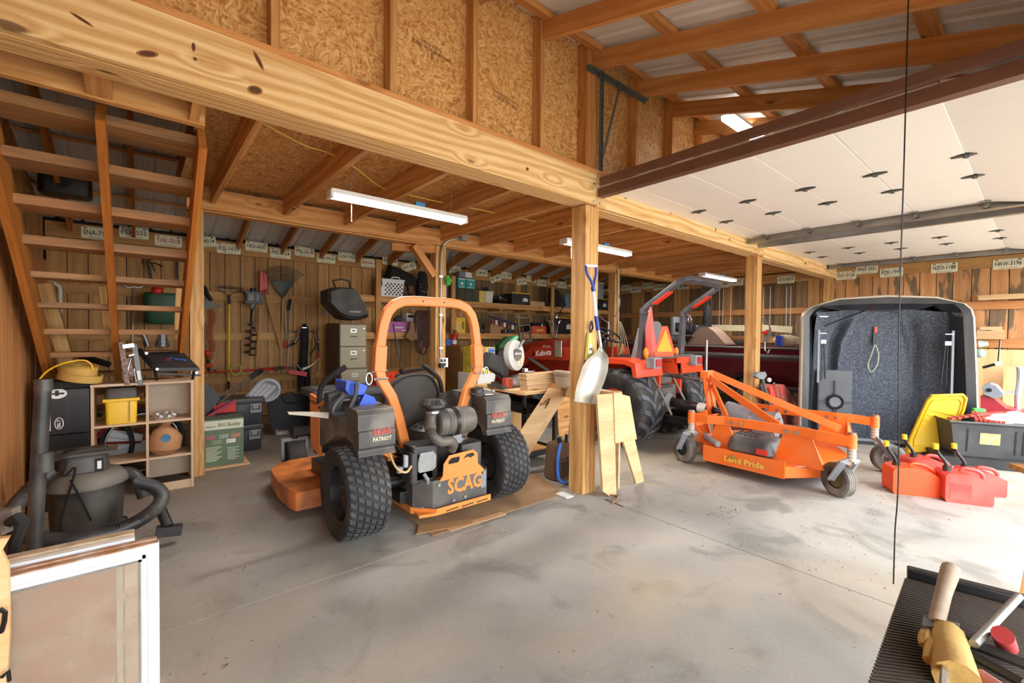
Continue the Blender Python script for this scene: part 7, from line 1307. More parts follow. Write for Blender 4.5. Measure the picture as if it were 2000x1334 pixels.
m = MB().sph((.20, -.02, TZ0+h+.03), .15, (1.1, 1.0, .42)); m.sph((.30, .05, TZ0+h+.05), .10, (1, 1, .7)); m.sph((.08, -.1, TZ0+h+.02), .12, (1.2, .8, .35)); m.build('plastic_bag', M('bag_white', '#dcdcda', .5, bump=.9, bscale=12), label='crumpled white plastic bags at the right end of the black tote', cat='bag')
m = MB().rbox(.04, .14, TZ0+h+.09, .10, .06, .05, .01); m.build('green_tub', M('bright_green', '#4fc060', .5), label='small bright green tub on top of the black tote', cat='tub')
m = MB().bb(-.42, -.30, .0, .48, .30, .098); m.build('junk_board', BLK, label='flat black plinth lying on the floor under the heaped tote', cat='board')
frame(); rebase(t, (7.06, .42, .04))
# yellow tote lid standing on edge
t = item('tote_lid', 'yellow plastic tote lid standing on edge against the truck cap', 'lid'); YL = M('lid_yellow', '#e0b818', .45, var=.1, dust='#b89828', dustamt=.4); Xl = 6.9
lp = [(1772, 884), (1773, 868), (1812, 782), (1822, 772), (1882, 770), (1889, 778), (1884, 800), (1852, 880)]; 
def lidp(a, b, off=0): 
    d_ = ray(a, b); n = Vector((ux.y, -ux.x, 0)); n = n if n.x > 0 else -n; p0 = Vector((6.86, 1.05, 0)); tt = ((p0-_o).dot(n))/d_.dot(n); return _o+d_*tt+n*off
m = MB(); f_ = [lidp(*p, 0) for p in lp]; g_ = [lidp(*p, .03) for p in lp]; 
for q in f_+g_: q.z = max(q.z, .002)
k_ = len(lp); m.add(f_+g_, [tuple(range(k_)), tuple(reversed(range(k_, 2*k_)))]+[(i, (i+1) % k_, k_+(i+1) % k_, k_+i) for i in range(k_)]); m.build('lid_panel', YL, t, bev=.006)
m = MB(); c = sum(f_, Vector())/k_; inn = [c.lerp(q, .97)-Vector((.012, 0, 0)) for q in f_]; m.tube(inn, .012, n=6, closed=True); inn2 = [c.lerp(q, .8)-Vector((.008, 0, 0)) for q in f_]; m.tube(inn2, .006, n=5, closed=True)
for i in range(1, 7): a_ = inn2[1].lerp(inn2[2], i/7); b_ = inn2[7].lerp(inn2[6], i/7); m.bar(a_, b_, .006, .008)
m.build('lid_rib', YL, t); rebase(t, (c.x, c.y, 0))
# gas cans
def gascan(cx, cy, rz, L_, W_, H_, mat, lab, kind=0):
    t = thing('gas_can', lab, 'gas can', (cx, cy, 0), rz, 'fuel cans on the floor')
    if kind == 0: pr_ = [(-L_/2, .02), (-L_/2, H_*.80), (-L_*.42, H_*.92), (-L_*.1, H_*.96), (L_*.22, H_*.80), (L_*.44, H_*.55), (L_/2, H_*.45), (L_/2, .02), (L_*.47, 0), (-L_*.47, 0)]
    else: pr_ = [(-L_/2, .02), (-L_/2, H_*.78), (-L_*.44, H_*.88), (L_*.05, H_*.90), (L_*.30, H_*.78), (L_/2, H_*.66), (L_/2, .02), (L_*.47, 0), (-L_*.47, 0)]
    MB().prism(pr_, 'xz', -W_/2, W_/2).build('tank', mat, t, bev=.022)
    hp_ = [(-L_*.10, 0, H_*.90), (-L_*.04, 0, H_*1.02), (L_*.16, 0, H_*.98), (L_*.36, 0, H_*.74), (L_*.40, 0, H_*.58)] if kind == 0 else [(-L_*.05, 0, H_*.88), (0, 0, H_), (L_*.28, 0, H_*.96), (L_*.40, 0, H_*.84), (L_*.42, 0, H_*.7)]
    MB().tube(smooth_path(hp_, 3), .016, n=8).build('handle', mat, t)
    sp = Vector((-L_*.34, 0, H_*.88)); MB().cyl(sp, sp+Vector((0, 0, .04)), .03, n=12).build('spout_collar', BLK, t); MB().tube(smooth_path([sp+Vector((0, 0, .03)), sp+Vector((-.02, 0, .08)), sp+Vector((-.06, .0, .14)), sp+Vector((-.075, 0, .19))], 4), .013, n=8).build('spout', BLKM, t); q = sp+Vector((-.077, 0, .20)); MB().cyl(q-Vector((0, 0, .025)), q+Vector((-.003, 0, .02)), .02, n=12).build('spout_cap', YEL, t)
    if kind: m = MB().rbox(L_/2+.001, 0, H_*.35, .006, W_*.30, H_*.16, .002); m.build('grip_recess', M('dark_red_recess', '#8c2018', .5), t); MB().bb(-L_*.4, -W_/2-.002, H_*.12, L_*.05, -W_/2+.001, H_*.6).build('moulded_panel', mat, t)
    frame(); return t
GR = M('can_red', '#d83a30', .42, var=.05, dust='#e08a80', dustamt=.35); GO = M('can_orange_red', '#e04a18', .4, var=.05)
gascan(5.22, .70, -1.0, .40, .20, .25, GO, 'orange red gas can in front, leftmost of the four', 0); gascan(5.70, .66, -.95, .38, .20, .25, GR, 'red gas can at the back left behind the orange one', 0)
gascan(5.30, .41, -1.12, .30, .22, .27, GR, 'red gas can with oblong side grip, nearest the door at the front right', 1); gascan(5.70, .34, -1.12, .28, .2, .22, GR, 'smaller red gas can half hidden behind the front right can', 1)
# right end wall: shelves, boards, plywood sheet, bicycle, snowmobile-red hood
t = item('wall_shelf', 'long pale shelf board fixed high on the end wall right of the truck cap', 'shelf'); plank('shelf_board', px(1911, 582, 9.66), px(2030, 577, 9.66), .14, .07, W_PALE, t, up=(0, 0, 1)); rebase(t, px(1960, 582, 9.7))
for k, (x0, x1, y0, y1) in enumerate(((1908, 1962, 645, 662), (1914, 1958, 638, 646))):
    a, b_ = px(x0, (y0+y1)/2, 9.68), px(x1, (y0+y1)/2, 9.68); hh = px(x0, y0, 9.68).z-px(x0, y1, 9.68).z; plank('offcut', a, b_, .08, hh, W_PALE, None, label=('longer pale lumber offcut lying on the lower wall ledge', 'shorter pale lumber offcut lying on top of the longer one')[k], cat='board', group='offcuts on the wall ledge')
Ap, Bp = px(1915, 800, 9.45), px(2060, 800, 9.45); zt_ = px(1950, 683, 9.6).z
plank('plywood_sheet', ((9.5), (Ap.y+Bp.y)/2, .01), (9.70, (Ap.y+Bp.y)/2, zt_), Ap.y-Bp.y+.3, .018, W_PLY, None, up=(1, 0, 0), label='pale plywood sheet leaning on the end wall behind the junk tote', cat='plywood')
a = px(1918, 720, 9.1); plank('plywood_sheet', (9.25, -.15, .01), (9.38, -.15, px(1950, 716, 9.3).z), 1.0, .018, W_PLY, None, up=(1, 0, 0), label='lower plywood sheet in front, leaning on the end wall', cat='plywood')
m = MB().bar(px(1953, 663, 8.9), px(1949, 710, 8.9), .012, .05, up=(1, 0, 0)); m.bar(px(1949, 710, 8.9), px(1919, 718, 8.9), .012, .035); m.build('perforated_bar', BLKM, label='black perforated steel bar bent in an L in front of the plywood', cat='bar'); m = MB(); [m.cyl(px(1953-.45*k, 667+5*k, 8.885), px(1953-.45*k, 667+5*k, 8.88), .012, n=8) for k in range(9)]; m.cyl(px(1949, 710, 8.88), px(1949, 710, 8.85), .03, n=8); m.build('bar_hole', WHT, label='bright holes and bolt of the black perforated bar', cat='bolt')
t = item('sled', 'red plastic snow machine hood with grey cover right of the truck cap', 'sled'); Xs = 8.3; m = MB(); pp = [px(a, b, Xs) for a, b in ((1915, 772), (1940, 778), (1965, 798), (2005, 806), (2030, 815), (2030, 850), (1915, 850))]; m.prism([(p.y, p.z) for p in pp], 'yz', Xs, Xs+.4); m.build('hood', M('sled_red', '#a8303a', .35), t, bev=.02); m = MB(); pp = [px(a, b, Xs-.05) for a, b in ((1917, 756), (1930, 749), (1945, 754), (1958, 768), (1960, 776), (1940, 778), (1922, 770))]; m.prism([(p.y, p.z) for p in pp], 'yz', Xs-.05, Xs+.3); m.build('grey_cover', M('cover_grey', '#868a92', .4), t, bev=.02); c = px(1932, 762, Xs-.06); MB().cyl(c, c+Vector((-.01, 0, 0)), .025, n=12).build('cover_bolt', BLKM, t); rebase(t, (Xs+.15, pp[0].y-.3, 0))
m = MB().tube(smooth_path([px(1989, 716, 8.6), px(1992, 722, 8.6), px(1992, 745, 8.6), px(1988, 775, 8.6), px(1988, 800, 8.6)], 4), .03, n=8); m.bar(px(1963, 766, 8.6), px(1988, 766, 8.6), .02, .03); m.build('hand_truck', M('frosted_steel', '#b9bcbe', .4, .5), label='pale steel handle post standing near the right edge behind the red hood', cat='handle')
m = MB().cyl(px(1912, 672, 8.5), px(1930, 671, 8.5), .05, .03, n=10); m.sph(px(1914, 690, 8.5), .06); m.build('lantern', M('pale_green_metal', '#a9c2b4', .4, .3), label='pale green lantern head beside the truck cap edge', cat='lantern')
# leaning boards and junk against the front post at the right edge
for k, (X, Y, h, c_, lab) in enumerate(((2.62, .030, 1.02, W_JOIST, 'brown board leaning at the right edge, nearest the gas cans'), (2.30, .012, .92, W_SIDE, 'reddish board leaning at the right edge of the picture'), (2.05, .004, .86, W_TREAD, 'dusty narrow board leaning at the right edge, nearest the camera'))):
    plank('leaning_board', (X, Y, 0), (X+.08, Y-.10, h), .09, .03, c_, None, up=(1, 0, 0), label=lab, cat='board', group='boards leaning at the door post')
m = MB().rbox(2.95, -.02, .93, .12, .12, .16, .03); m.build('pink_can', M('salmon_plastic', '#d8766a', .5), label='salmon pink plastic container at the very right edge, above the leaning boards', cat='container')
plank('junk_shelf', (2.66, .02, .84), (2.9, -.40, .84), .25, .02, W_JOIST, None, label='small shelf board fixed to the door post at the right edge', cat='shelf')
# pull rope of the garage door
m = MB().tube(smooth_path([(2.84, .450, 3.2), (2.85, .452, 2.2), (2.862, .457, 1.5), (2.864, .452, 1.1), (2.878, .447, .72), (2.870, .447, .55), (2.868, .452, .42), (2.862, .452, .28), (2.868, .453, .14)], 8), .0032, n=5); m.build('pull_rope', BLKM, label='thin black pull rope hanging from the raised garage door', cat='rope')
# ================================================================== LEFT: cubby shelf, boxes, vacuum, old windows
YC = 4.75; u2, u3 = py(372, 816, YC).z, py(372, 884, YC).z; cx0, cxm, cx1 = -.29, .042, .345; CT = py(372, 747, YC).z
cu = item('cubby_shelf', 'open pale veneer cubby shelf with six compartments in front of the stairs', 'shelf unit'); VN = M('maple_veneer', '#c9a988', .5, var=.05, scale=3); VI = M('veneer_inside', '#b9a48e', .55)
for x in (cx0, cxm, cx1): MB().bb(x-.009, YC, 0, x+.009, YC+.29, CT).build('upright', VN, cu)
MB().bb(cx0-.012, YC-.004, CT, cx1+.012, YC+.30, CT+.02).build('top', VN, cu)
for z in (u2, u3):
    for a, b in ((cx0, cxm), (cxm, cx1)): MB().bb(a+.009, YC, z-.018, b-.009, YC+.29, z).build('shelf', VN, cu)
MB().bb(cxm, YC+.285, .06, cx1, YC+.292, u3).build('back_panel', VI, cu); MB().bb(cxm, YC+.285, u2, cx1, YC+.292, CT).build('back_panel', VI, cu); MB().bb(cxm+.009, YC+.01, .0, cx1-.009, YC+.02, .07).build('kick_board', VN, cu); rebase(cu, (.03, YC+.15, 0))
# yellow toolbox with black lid
a, b_, zb, zt = rect(203, 780, 270, 830, YC-.02, u2); t = thing('toolbox', 'yellow toolbox with black lid in the upper left compartment of the cubby shelf', 'toolbox', ((a+b_)/2, YC+.10, u2), 0); w = b_-a; h = zt-zb
MB().rbox(0, 0, h/2, w*.9, .20, h, .02, 1.06, 1.06).build('body', YEL, t); MB().bb(-w/2-.01, -.115, h-.02, w/2+.01, .11, h+.005).build('collar', YEL, t, bev=.006); MB().rbox(0, 0, h+.045, w, .21, .09, .03, .92, .85).build('lid', M('toolbox_lid', '#38332f', .5, dust='#5c544a', dustamt=.4), t); m = MB().tube([(-w*.3, 0, h+.09), (-w*.28, 0, h+.115), (w*.28, 0, h+.115), (w*.3, 0, h+.09)], .01, n=6); m.build('handle', BLK, t); MB().bb(w*.22, -.112, .02, w*.25, -.108, h-.02).build('seam', M('dark_yellow'), t); frame()
# crumpled foil pans
m = MB(); c = py(320, 816, YC+.05); z = u2
for dx, r in ((-.04, .035), (.02, .045), (.06, .03)): m.lathe([(0, .0), (r, .0), (r*1.2, .03), (r*.7, .045), (r*.2, .03)], (c.x+dx, YC+.08+dx*.4, z+.004), (.1, -.25, 1), n=9, smooth=False)
m.build('foil_cups', M('foil', '#c8c8c6', .3, .9, bump=.8, bscale=60), label='crumpled silver foil cups in a clear bag in the upper right compartment', cat='foil')
# brown paper sack with blue print
t = item('paper_sack', 'brown paper sack with blue print, neck twisted, in the lower right compartment', 'sack'); c = py(322, 884, YC+.03); SK = M('kraft_paper', '#b08058', .8, bump=.7, bscale=10, var=.12)
m = MB().tube([(c.x, YC+.09, u3+.002), (c.x, YC+.09, u3+.05), (c.x+.01, YC+.09, u3+.14), (c.x, YC+.09, u3+.21), (c.x+.01, YC+.09, u3+.25), (c.x+.02, YC+.09, u3+.285)], [.07, .115, .12, .08, .03, .045], n=14); m.build('sack', SK, t); m = MB().lathe([(0, .0), (.03, .0), (.034, .001)], (c.x+.005, YC-.027, u3+.155), (0, -1, 0), n=16); o = m.build('print', M('print_blue2', '#3f7296', .6), t); o.scale = (1, 1, 1); rebase(t, (c.x, YC+.09, u3))
# bicycle behind the cubby
t = item('bicycle', 'old bicycle parked behind the cubby shelf, wheel and tan rimmed fender showing', 'bicycle'); Yb = 5.42
def ring(m, c, r, th, n=28): m.tube([(c[0]+r*math.cos(2*PI*i/n), c[1], c[2]+r*math.sin(2*PI*i/n)) for i in range(n)], th, n=6, closed=True)
for cx_ in (.02, -.62+.0):
    if cx_ < -.3: continue
    c = (.02, Yb, .31); m = MB(); ring(m, c, .30, .02); m.build('tyre', RUB, t); m = MB(); ring(m, c, .27, .010); m.build('rim', CHR, t); m = MB(); [m.cyl(c, (c[0]+.27*math.cos(a), c[1]+(.02 if k % 2 else -.02), c[2]+.27*math.sin(a)), .0018, n=4, caps=False) for k, a in enumerate([2*PI*i/20 for i in range(20)])]; m.cyl((c[0], Yb-.04, c[2]), (c[0], Yb+.04, c[2]), .02, n=8); m.build('spoke', STL, t)
m = MB().tube([(.02+.36*math.cos(a), Yb, .34+.36*math.sin(a)) for a in [PI*.1+PI*.9*i/14 for i in range(15)]], .03, n=6); m.build('fender', M('tan_fender', '#b5803a', .5), t); m = MB().tube([(-.35, Yb, .35), (-.1, Yb, .62), (.10, Yb, .75)], .02, n=8); m.tube([(-.35, Yb, .35), (.02, Yb, .31)], .012, n=6); m.tube([(.02, Yb, .31), (.10, Yb, .75)], .014, n=6); m.build('frame', M('bike_red', '#8c1f24', .4), t); m = MB().grid(lambda u, v: (-.25+.45*u, Yb+.06, .16+.30*v*(1-.5*u)), 4, 4, thick=(0, .01, 0)); m.build('chain_guard', WHT, t); c = (-.36, Yb, .31); m = MB(); ring(m, c, .30, .02); m.build('tyre', RUB, t); rebase(t, (-.1, Yb, 0))
# stacked black helmet boxes
LG = M('logo_white', '#e2e2de', .5, var=0)
BB = M('gloss_black_box', '#131418', .3, coat=.3, var=.2); bxx0, bxx1 = -.60, -.305; zs = py(188, 842, YC).z; zt2 = py(188, 757, YC).z
for k, (z0, z1) in enumerate(((.24, zs-.004), (zs, zt2))):
    t = thing('helmet_box', ('glossy black printed box, lower of the two beside the cubby shelf', 'glossy black printed box, upper of the two beside the cubby shelf')[k], 'box', ((bxx0+bxx1)/2, YC+.17, z0), 0, 'black printed boxes'); w, h = bxx1-bxx0, z1-z0
    MB().bb(-w/2, -.17, 0, w/2, .17, h).build('carton', BB, t, bev=.003)
    def oval(cx_, cz, rx, rz, mat=LG, dy=0, nm='logo'): MB().prism([(cx_+rx*math.cos(a), cz+rz*math.sin(a)) for a in [2*PI*i/24 for i in range(24)]], 'xz', -.173-dy, -.17).build(nm, mat, t)
    if k: 
        oval(-.03, h*.91, .055, .038); MB().bb(-.04, -.175, h*.86, -.02, -.173, h*.98).build('logo', BLKM, t); MB().bb(-.055, -.1755, h*.89, .01, -.173, h*.93).build('logo', BLKM, t); oval(-.02, h*.25, .025, .045); oval(-.02, h*.25, .020, .040, BLKM, .001); text('BILT', LG, .026, (-.02, -.176, h*.25), (0, 0, 1), (-1, 0, 0), t, width=.06, bold=.02)
        MB().bb(-.12, -.172, h*.10, -.065, -.17, h*.42).build('shipping_label', LG, t); m = MB(); [m.bb(-.11, -.1735, h*(.14+.05*j), -.075, -.172, h*(.16+.05*j)) for j in range(5)]; m.build('label_print', BLKM, t)
    else: oval(.055, h*.36, .062, .028); oval(.055, h*.36, .057, .023, BLKM, .001); text('BILT', LG, .034, (.055, -.176, h*.36), (1, 0, .12), (0, 0, 1), t, width=.08, bold=.02); oval(-.10, h*.34, .045, .045)
    frame()
canister('white_bucket', 'white plastic bucket under the black boxes behind the vacuum', 'bucket', 122, 893, 187, 925, YC-.02, CREAM, 0.0, taper=.9)
m = MB().bb(-.62, YC-.0, 0, -.32, YC+.3, .235); m.build('base_carton', BLK, label='plain black carton at the bottom of the box stack by the cubby shelf', cat='box')
# hose roll, black bag beneath
m = MB().rbox(-.45, YC+.10, zt2+.03, .30, .25, .05, .08); m.build('black_bag', CLOTH, label='flat black bag lying on the upper helmet box under the yellow hose roll', cat='bag')
t = item('hose_roll', 'rolled flat yellow tan hose with a yellow cord, on top of the black boxes', 'hose'); HR = M('hose_tan', '#c29a4c', .75, bump=.2); c = py(152, 725, YC+.05); m = MB()
for k in range(7): r = .105-.013*k; m.lathe([(r, 0), (r+.004, .002), (r+.004, .10), (r, .102), (r-.006, .10), (r-.006, .002)], (c.x, YC+.06, zt2+.075), (.10, -.18, 1), n=26)
m.lathe([(.125, 0), (.13, .002), (.13, .055), (.12, .057)], (c.x+.01, YC+.05, zt2+.06), (.2, -.1, 1), n=26); m.build('roll', HR, t); MB().tube(smooth_path([py(76, 742, 4.4), py(90, 727, 4.5), py(112, 714, 4.6), py(140, 706, YC-.05), py(165, 704, YC-.05), py(178, 712, YC-.04), py(181, 724, YC-.03)], 5), .006, n=6).build('yellow_cord', YEL, t); rebase(t, (c.x, YC+.06, zt2+.055))
# folding camouflage rack and black target stand on the cubby top
t = item('clamp_stand', 'pair of camouflage and grey clamp frames standing on the cubby shelf top', 'clamp frame'); CM = M('camo', '#857068', .7, var=.6, scale=45)
for k, (a, b, mt) in enumerate((((236, 668), (249, 752), CM), ((249, 700), (258, 735), CM), ((262, 673), (275, 753), GRY))): MB().bar(py(*a, YC+.02), py(*b, YC), .035, .02, up=(0, 1, 0)).build('arm', mt, t, bev=.004)
m = MB().bar(py(240, 677, YC), py(262, 674, YC), .02, .03); m.bar(py(252, 695, YC), py(262, 692, YC), .02, .01); m.tube([py(256, 700, YC), py(250, 720, YC), py(258, 745, YC), py(266, 746, YC), py(262, 720, YC)], .004, n=5); m.build('clip', CHR, t); MB().bar(py(270, 724, YC-.02), py(273, 742, YC-.02), .022, .004, up=(0, 1, 0)).build('tag', WHT, t); rebase(t, (py(255, 752, YC).x, YC+.02, CT+.02))
t = item('folding_table', 'black folding stand with a red and blue printed top lying on the cubby shelf', 'folding stand'); m = MB(); tp = [py(290, 688, YC+.15), py(356, 686, YC+.15), py(389, 718, YC-.12), py(298, 719, YC-.12)]; m.add(tp+[p-Vector((0, 0, .02)) for p in tp], [(0, 1, 2, 3), (7, 6, 5, 4)]+[(i, 4+i, 4+(i+1) % 4, (i+1) % 4) for i in range(4)]); m.build('tabletop', M('stand_black', '#28282a', .5, dust='#55524d', dustamt=.3), t)
c = (tp[0]+tp[1]+tp[2]+tp[3])/4; xd = (tp[1]-tp[0]).normalized(); nrm = (tp[1]-tp[0]).cross(tp[3]-tp[0]).normalized(); nrm = nrm if nrm.z > 0 else -nrm; yd = nrm.cross(xd)
text('X', M('print_red2', '#a8283c', .5), .10, c+nrm*.004+xd*-.02, xd, yd, t, width=.05); text('treme', M('print_blue3', '#3f78c8', .5), .06, c+nrm*.004+xd*.05, xd+yd*-.5, yd+xd*.5, t, width=.13)
m = MB().tube([py(272, 684, YC+.05), py(290, 705, YC-.02), py(300, 716, YC-.05)], .022, n=8); m.bar(py(300, 722, YC-.1), py(390, 722, YC-.12), .03, .02); m.bar(py(300, 729, YC-.05), py(392, 733, YC-.05), .03, .015); m.cyl(py(302, 720, YC-.13), py(306, 742, YC-.05), .012, n=6); m.cyl(py(380, 722, YC-.1), py(376, 740, YC-.05), .012, n=6); m.build('folded_leg', BLKM, t); m = MB(); [m.cyl(py(x, y, YC-.14), py(x, y, YC-.15), .010, n=8) for x, y in ((307, 721), (286, 690), (384, 728))]; m.build('pin', CHR, t)
m = MB().bb(py(280, 740, YC).x, YC+.02, CT+.021, py(350, 740, YC).x, YC+.24, CT+.035); m.build('tray', CARD, t); rebase(t, (c.x, YC+.1, CT+.02))
# timbers propped in the stairs
Bs = pz(118, 742, .55); A = py(87, 552, 5.2); plank('timber', A, A+Vector((.25, .28, -1.42)), .09, .09, M('treated_green_timber', '#9c9252', .7) if False else W_POST, None, up=(1, 0, 0), label='greenish square timber propped in the left side of the stairs', cat='timber')
A = py(200, 556, 5.0); plank('timber', A, py(215, 690, 5.3), .04, .09, W_POST, None, up=(0, 1, 0), label='short pale board propped beside the middle stair stringer', cat='timber'); plank('timber', py(350, 560, 5.15), py(345, 690, 5.15), .05, .04, W_POST, None, up=(0, 1, 0), label='short pale upright block beside the right stair stringer', cat='timber')
# stuff seen behind the stairs
t = item('seed_spreader', 'green tub with red cap hanging on the wall behind the stairs', 'tub'); c = py(322, 603, 7.7); m = MB().rbox(c.x, 7.72, c.z, .42, .2, .42, .08, 1.12, 1.1); m.build('tub_body', M('spreader_green', '#1f4a2c', .5), t); MB().sph((c.x-.08, 7.66, c.z+.24), .07).build('red_cap', RED, t); rebase(t, (c.x, 7.72, c.z-.21))
m = MB().tube(smooth_path([py(296, 545, 7.94), py(290, 520, 7.94), py(287, 512, 7.94), py(296, 506, 7.94), py(340, 508, 7.94), py(345, 515, 7.94), py(346, 545, 7.94)], 3), .014, n=6); m.tube([py(290, 512, 7.94), py(305, 515, 7.8), py(318, 520, 7.75)], .01, n=5); m.tube([py(296, 514, 7.94), py(303, 530, 7.94)], .01, n=5); m.build('wire_bracket', BLKM, label='bent black steel bracket hanging on the wall behind the stairs', cat='bracket')
m = MB().cyl(py(261, 555, 7.94), py(258, 668, 7.94), .012, n=8); m.tube(smooth_path([py(240, 553, 7.8), py(250, 562, 7.8), py(260, 560, 7.8), py(272, 562, 7.8), py(285, 556, 7.8)], 3), .010, n=5); m.build('bicycle_pump', STL, label='slim steel rod with curved black hook hanging behind the stairs', cat='rod')
m = MB(); m.prism([(py(a, b, 7.9).x, py(a, b, 7.9).z) for a, b in ((313, 650), (325, 650), (332, 678), (306, 678))], 'xz', 7.90, 7.96); m.build('bracket_foot', BLKM, label='small black foot shaped bracket behind the lower stairs', cat='bracket'); m = MB(); [m.bb(py(315, 652+3*k, 7.89).x, 7.885, py(315, 653+3*k, 7.89).z, py(323, 652+3*k, 7.89).x, 7.90, py(315, 651+3*k, 7.89).z) for k in range(9)]; m.build('level_strip', WHT, label='white ruled strip over the black bracket behind the stairs', cat='strip')
m = MB().tube([py(270, 655, 7.93), py(280, 652, 7.93), py(285, 662, 7.93), py(290, 676, 7.93)], [.02, .03, .025, .02], n=7); m.build('wrench', STL, label='grey wrench like tool hanging behind the lower stairs', cat='wrench')
m = MB().cyl(py(150, 693, 6.0), py(212, 712, 5.8), .03, n=8); m.build('grip_bar', BLK, label='black ridged grip bar lying behind the hose roll', cat='bar')
m = MB().rbox(py(128, 355, 6.9).x, 6.95, py(128, 355, 6.9).z, .42, .25, .30, .06); m.cyl((py(122, 355, 6.8).x, 6.82, py(122, 352, 6.8).z), (py(122, 355, 6.8).x, 6.78, py(122, 352, 6.8).z), .07, n=14); m.build('black_speaker', BLK, label='black box shaped lamp mounted high behind the stairs under the roof', cat='lamp')
# ---- shop vacuum
vc = item('shop_vacuum', 'dusty black shop vacuum with thick ribbed hose round it and upright wand', 'vacuum'); VB = M('vac_black', '#2b2a2b', .45, dust='#7b7266', dustamt=.45); c = Vector((-.27, 3.98, 0)); D = lambda r, z: (r, z)
m = MB().lathe([(0, .05), (.165, .05), (.172, .08), (.185, .36), (.19, .365)], c, n=32); m.build('tank', VB, vc); MB().lathe([(.19, .36), (.21, .365), (.21, .385), (.195, .42), (.15, .45), (.0, .455)], c, n=32).build('lid', M('vac_lid_dusty', '#5a554e', .6, dust='#8d8375', dustamt=.6), vc)
m = MB().rbox(c.x-.01, c.y, .505, .24, .20, .12, .05, .9, .85); m.build('motor_housing', VB, vc); m = MB().grid(lambda u, v: (c.x-.15+.30*u, c.y-.10+.2*v, .565+.025*math.sin(PI*u)*math.sin(PI*v)), 10, 6, thick=(0, 0, .015)); m.build('motor_cap', VB, vc); m = MB(); [m.bar((c.x-.10+.014*k, c.y-.085, .592), (c.x-.10+.014*k, c.y+.02, .600), .006, .008) for k in range(15)]; m.build('vent_rib', BLKM, vc)
m = MB().bb(c.x+.045, c.y-.11, .46, c.x+.085, c.y-.10, .54); m.build('switch_plate', BLKM, vc); MB().bb(c.x+.055, c.y-.114, .475, c.x+.075, c.y-.11, .525).build('switch_label', WHT, vc); m = MB().tube(smooth_path([(c.x-.14, c.y-.1, .56), (c.x-.05, c.y-.13, .60), (c.x+.10, c.y-.11, .60)], 4), .012, n=6); m.build('carry_handle', VB, vc)
m = MB().tube(smooth_path([(c.x-.08, c.y-.12, .55), (c.x-.09, c.y-.17, .47), (c.x-.04, c.y-.19, .52), (c.x-.06, c.y-.21, .40), (c.x-.10, c.y-.21, .22), (c.x-.10, c.y-.22, .12)], 5), .006, n=5); m.tube(smooth_path([(c.x-.06, c.y-.20, .45), (c.x-.02, c.y-.21, .34), (c.x+.03, c.y-.21, .18)], 5), .006, n=5); m.build('power_cord', BLKM, vc)
MB().tube(smooth_path([(c.x+.15, c.y+.02, .40), (c.x+.22, c.y-.0, .38), (c.x+.27, c.y-.03, .30), (c.x+.29, c.y-.05, .22)], 4), .042, n=12).build('inlet_elbow', VB, vc)
for a in (.6, 2.2, 3.7, 5.3): 
    q = c+Vector((.20*math.cos(a), .20*math.sin(a), 0)); MB().lathe([(.035, .0), (.035, .03), (.03, .06), (0, .065)], (q.x, q.y, 0), n=12).build('caster_foot', BLK, vc)
Hp = smooth_path([(-.42, 3.88, .50), (-.52, 3.80, .40), (-.56, 3.66, .31), (-.46, 3.50, .24), (-.30, 3.44, .20), (-.12, 3.46, .19), (.02, 3.52, .22), (.10, 3.62, .27), (.08, 3.74, .32), (-.02, 3.84, .36)], 12)
rr = [.036+.006*(1 if k % 2 else 0) for k in range(len(Hp)*2-1)]; Hd = []
for k in range(len(Hp)-1): Hd += [Hp[k], (Hp[k]+Hp[k+1])/2]
Hd.append(Hp[-1]); MB().tube(Hd, rr[:len(Hd)], n=14).build('ribbed_hose', VB, vc, ang=80)
m = MB().cyl((.09, 3.62, .23), (.13, 3.55, .12), .03, n=10); m.bar((.07, 3.55, .10), (.20, 3.55, .08), .06, .06); m.build('hose_end', BLK, vc)
MB().cyl((-.435, 3.30, .02), py(85, 748, 3.30), .032, n=16).build('wand', VB, vc); q = py(86, 902, 3.30); MB().cyl(q+Vector((0, 0, .05)), q-Vector((0, 0, .05)), .037, n=16).build('wand_joint', VB, vc); m = MB(); q2 = py(85, 752, 3.30); m.cyl(q2+Vector((0, 0, .03)), q2-Vector((0, 0, .03)), .036, n=16); m.build('wand_joint', VB, vc); rebase(vc, (c.x, c.y, 0))
# ---- stack of three old windows leaning
WP = M('chipped_white_paint', '#e3e3e0', .45, var=.03, scale=8, dust='#9c7a58', dustamt=.0); OW = M('paint_worn_cream', '#cdc4ae', .6, dust='#9a7048', dustamt=.9, scale=14); RW = M('bare_reddish_wood', '#a4714a', .7, var=.25, scale=20, dust='#d8d2c4', dustamt=.6)
def old_window(x0, x1, y, th, zt_l, lab, mat_face, mat_top, stile=.036, dz=0.):
    t = thing('old_window', lab, 'window sash', ((x0+x1)/2, y, 0), 0, 'old window sashes leaning in a stack'); frame()
    m = MB(); zb = .02
    m.bb(x1-stile, y, 0, x1, y+th, zt_l); m.bb(x0, y, 0, x0+stile, y+th, zt_l); m.build('stile', mat_face, t, bev=.002)
    m = MB(); m.bb(x0+stile, y, zt_l-stile*.95, x1-stile, y+th, zt_l-.002); m.bb(x0+stile, y, 0, x1-stile, y+th, .02); m.build('rail', mat_face, t, bev=.002)
    MB().bb(x0+.002, y+.002, zt_l-.0015, x1-.002, y+th-.002, zt_l+.002).build('top_edge', mat_top, t)
    m = MB(); g_ = .008
    for a in (0, 1): i = stile+.004+a*.012; m.bb(x1-i-.010, y+.004+.006*a, .02, x1-i+.006, y+th*.6, zt_l-i+.004); m.bb(x0+i, y+.004+.006*a, zt_l-i-.010, x1-i, y+th*.6, zt_l-i+.004)
    m.build('bead', mat_face, t)
    return t
zt1 = py(309, 1060, 2.17).z
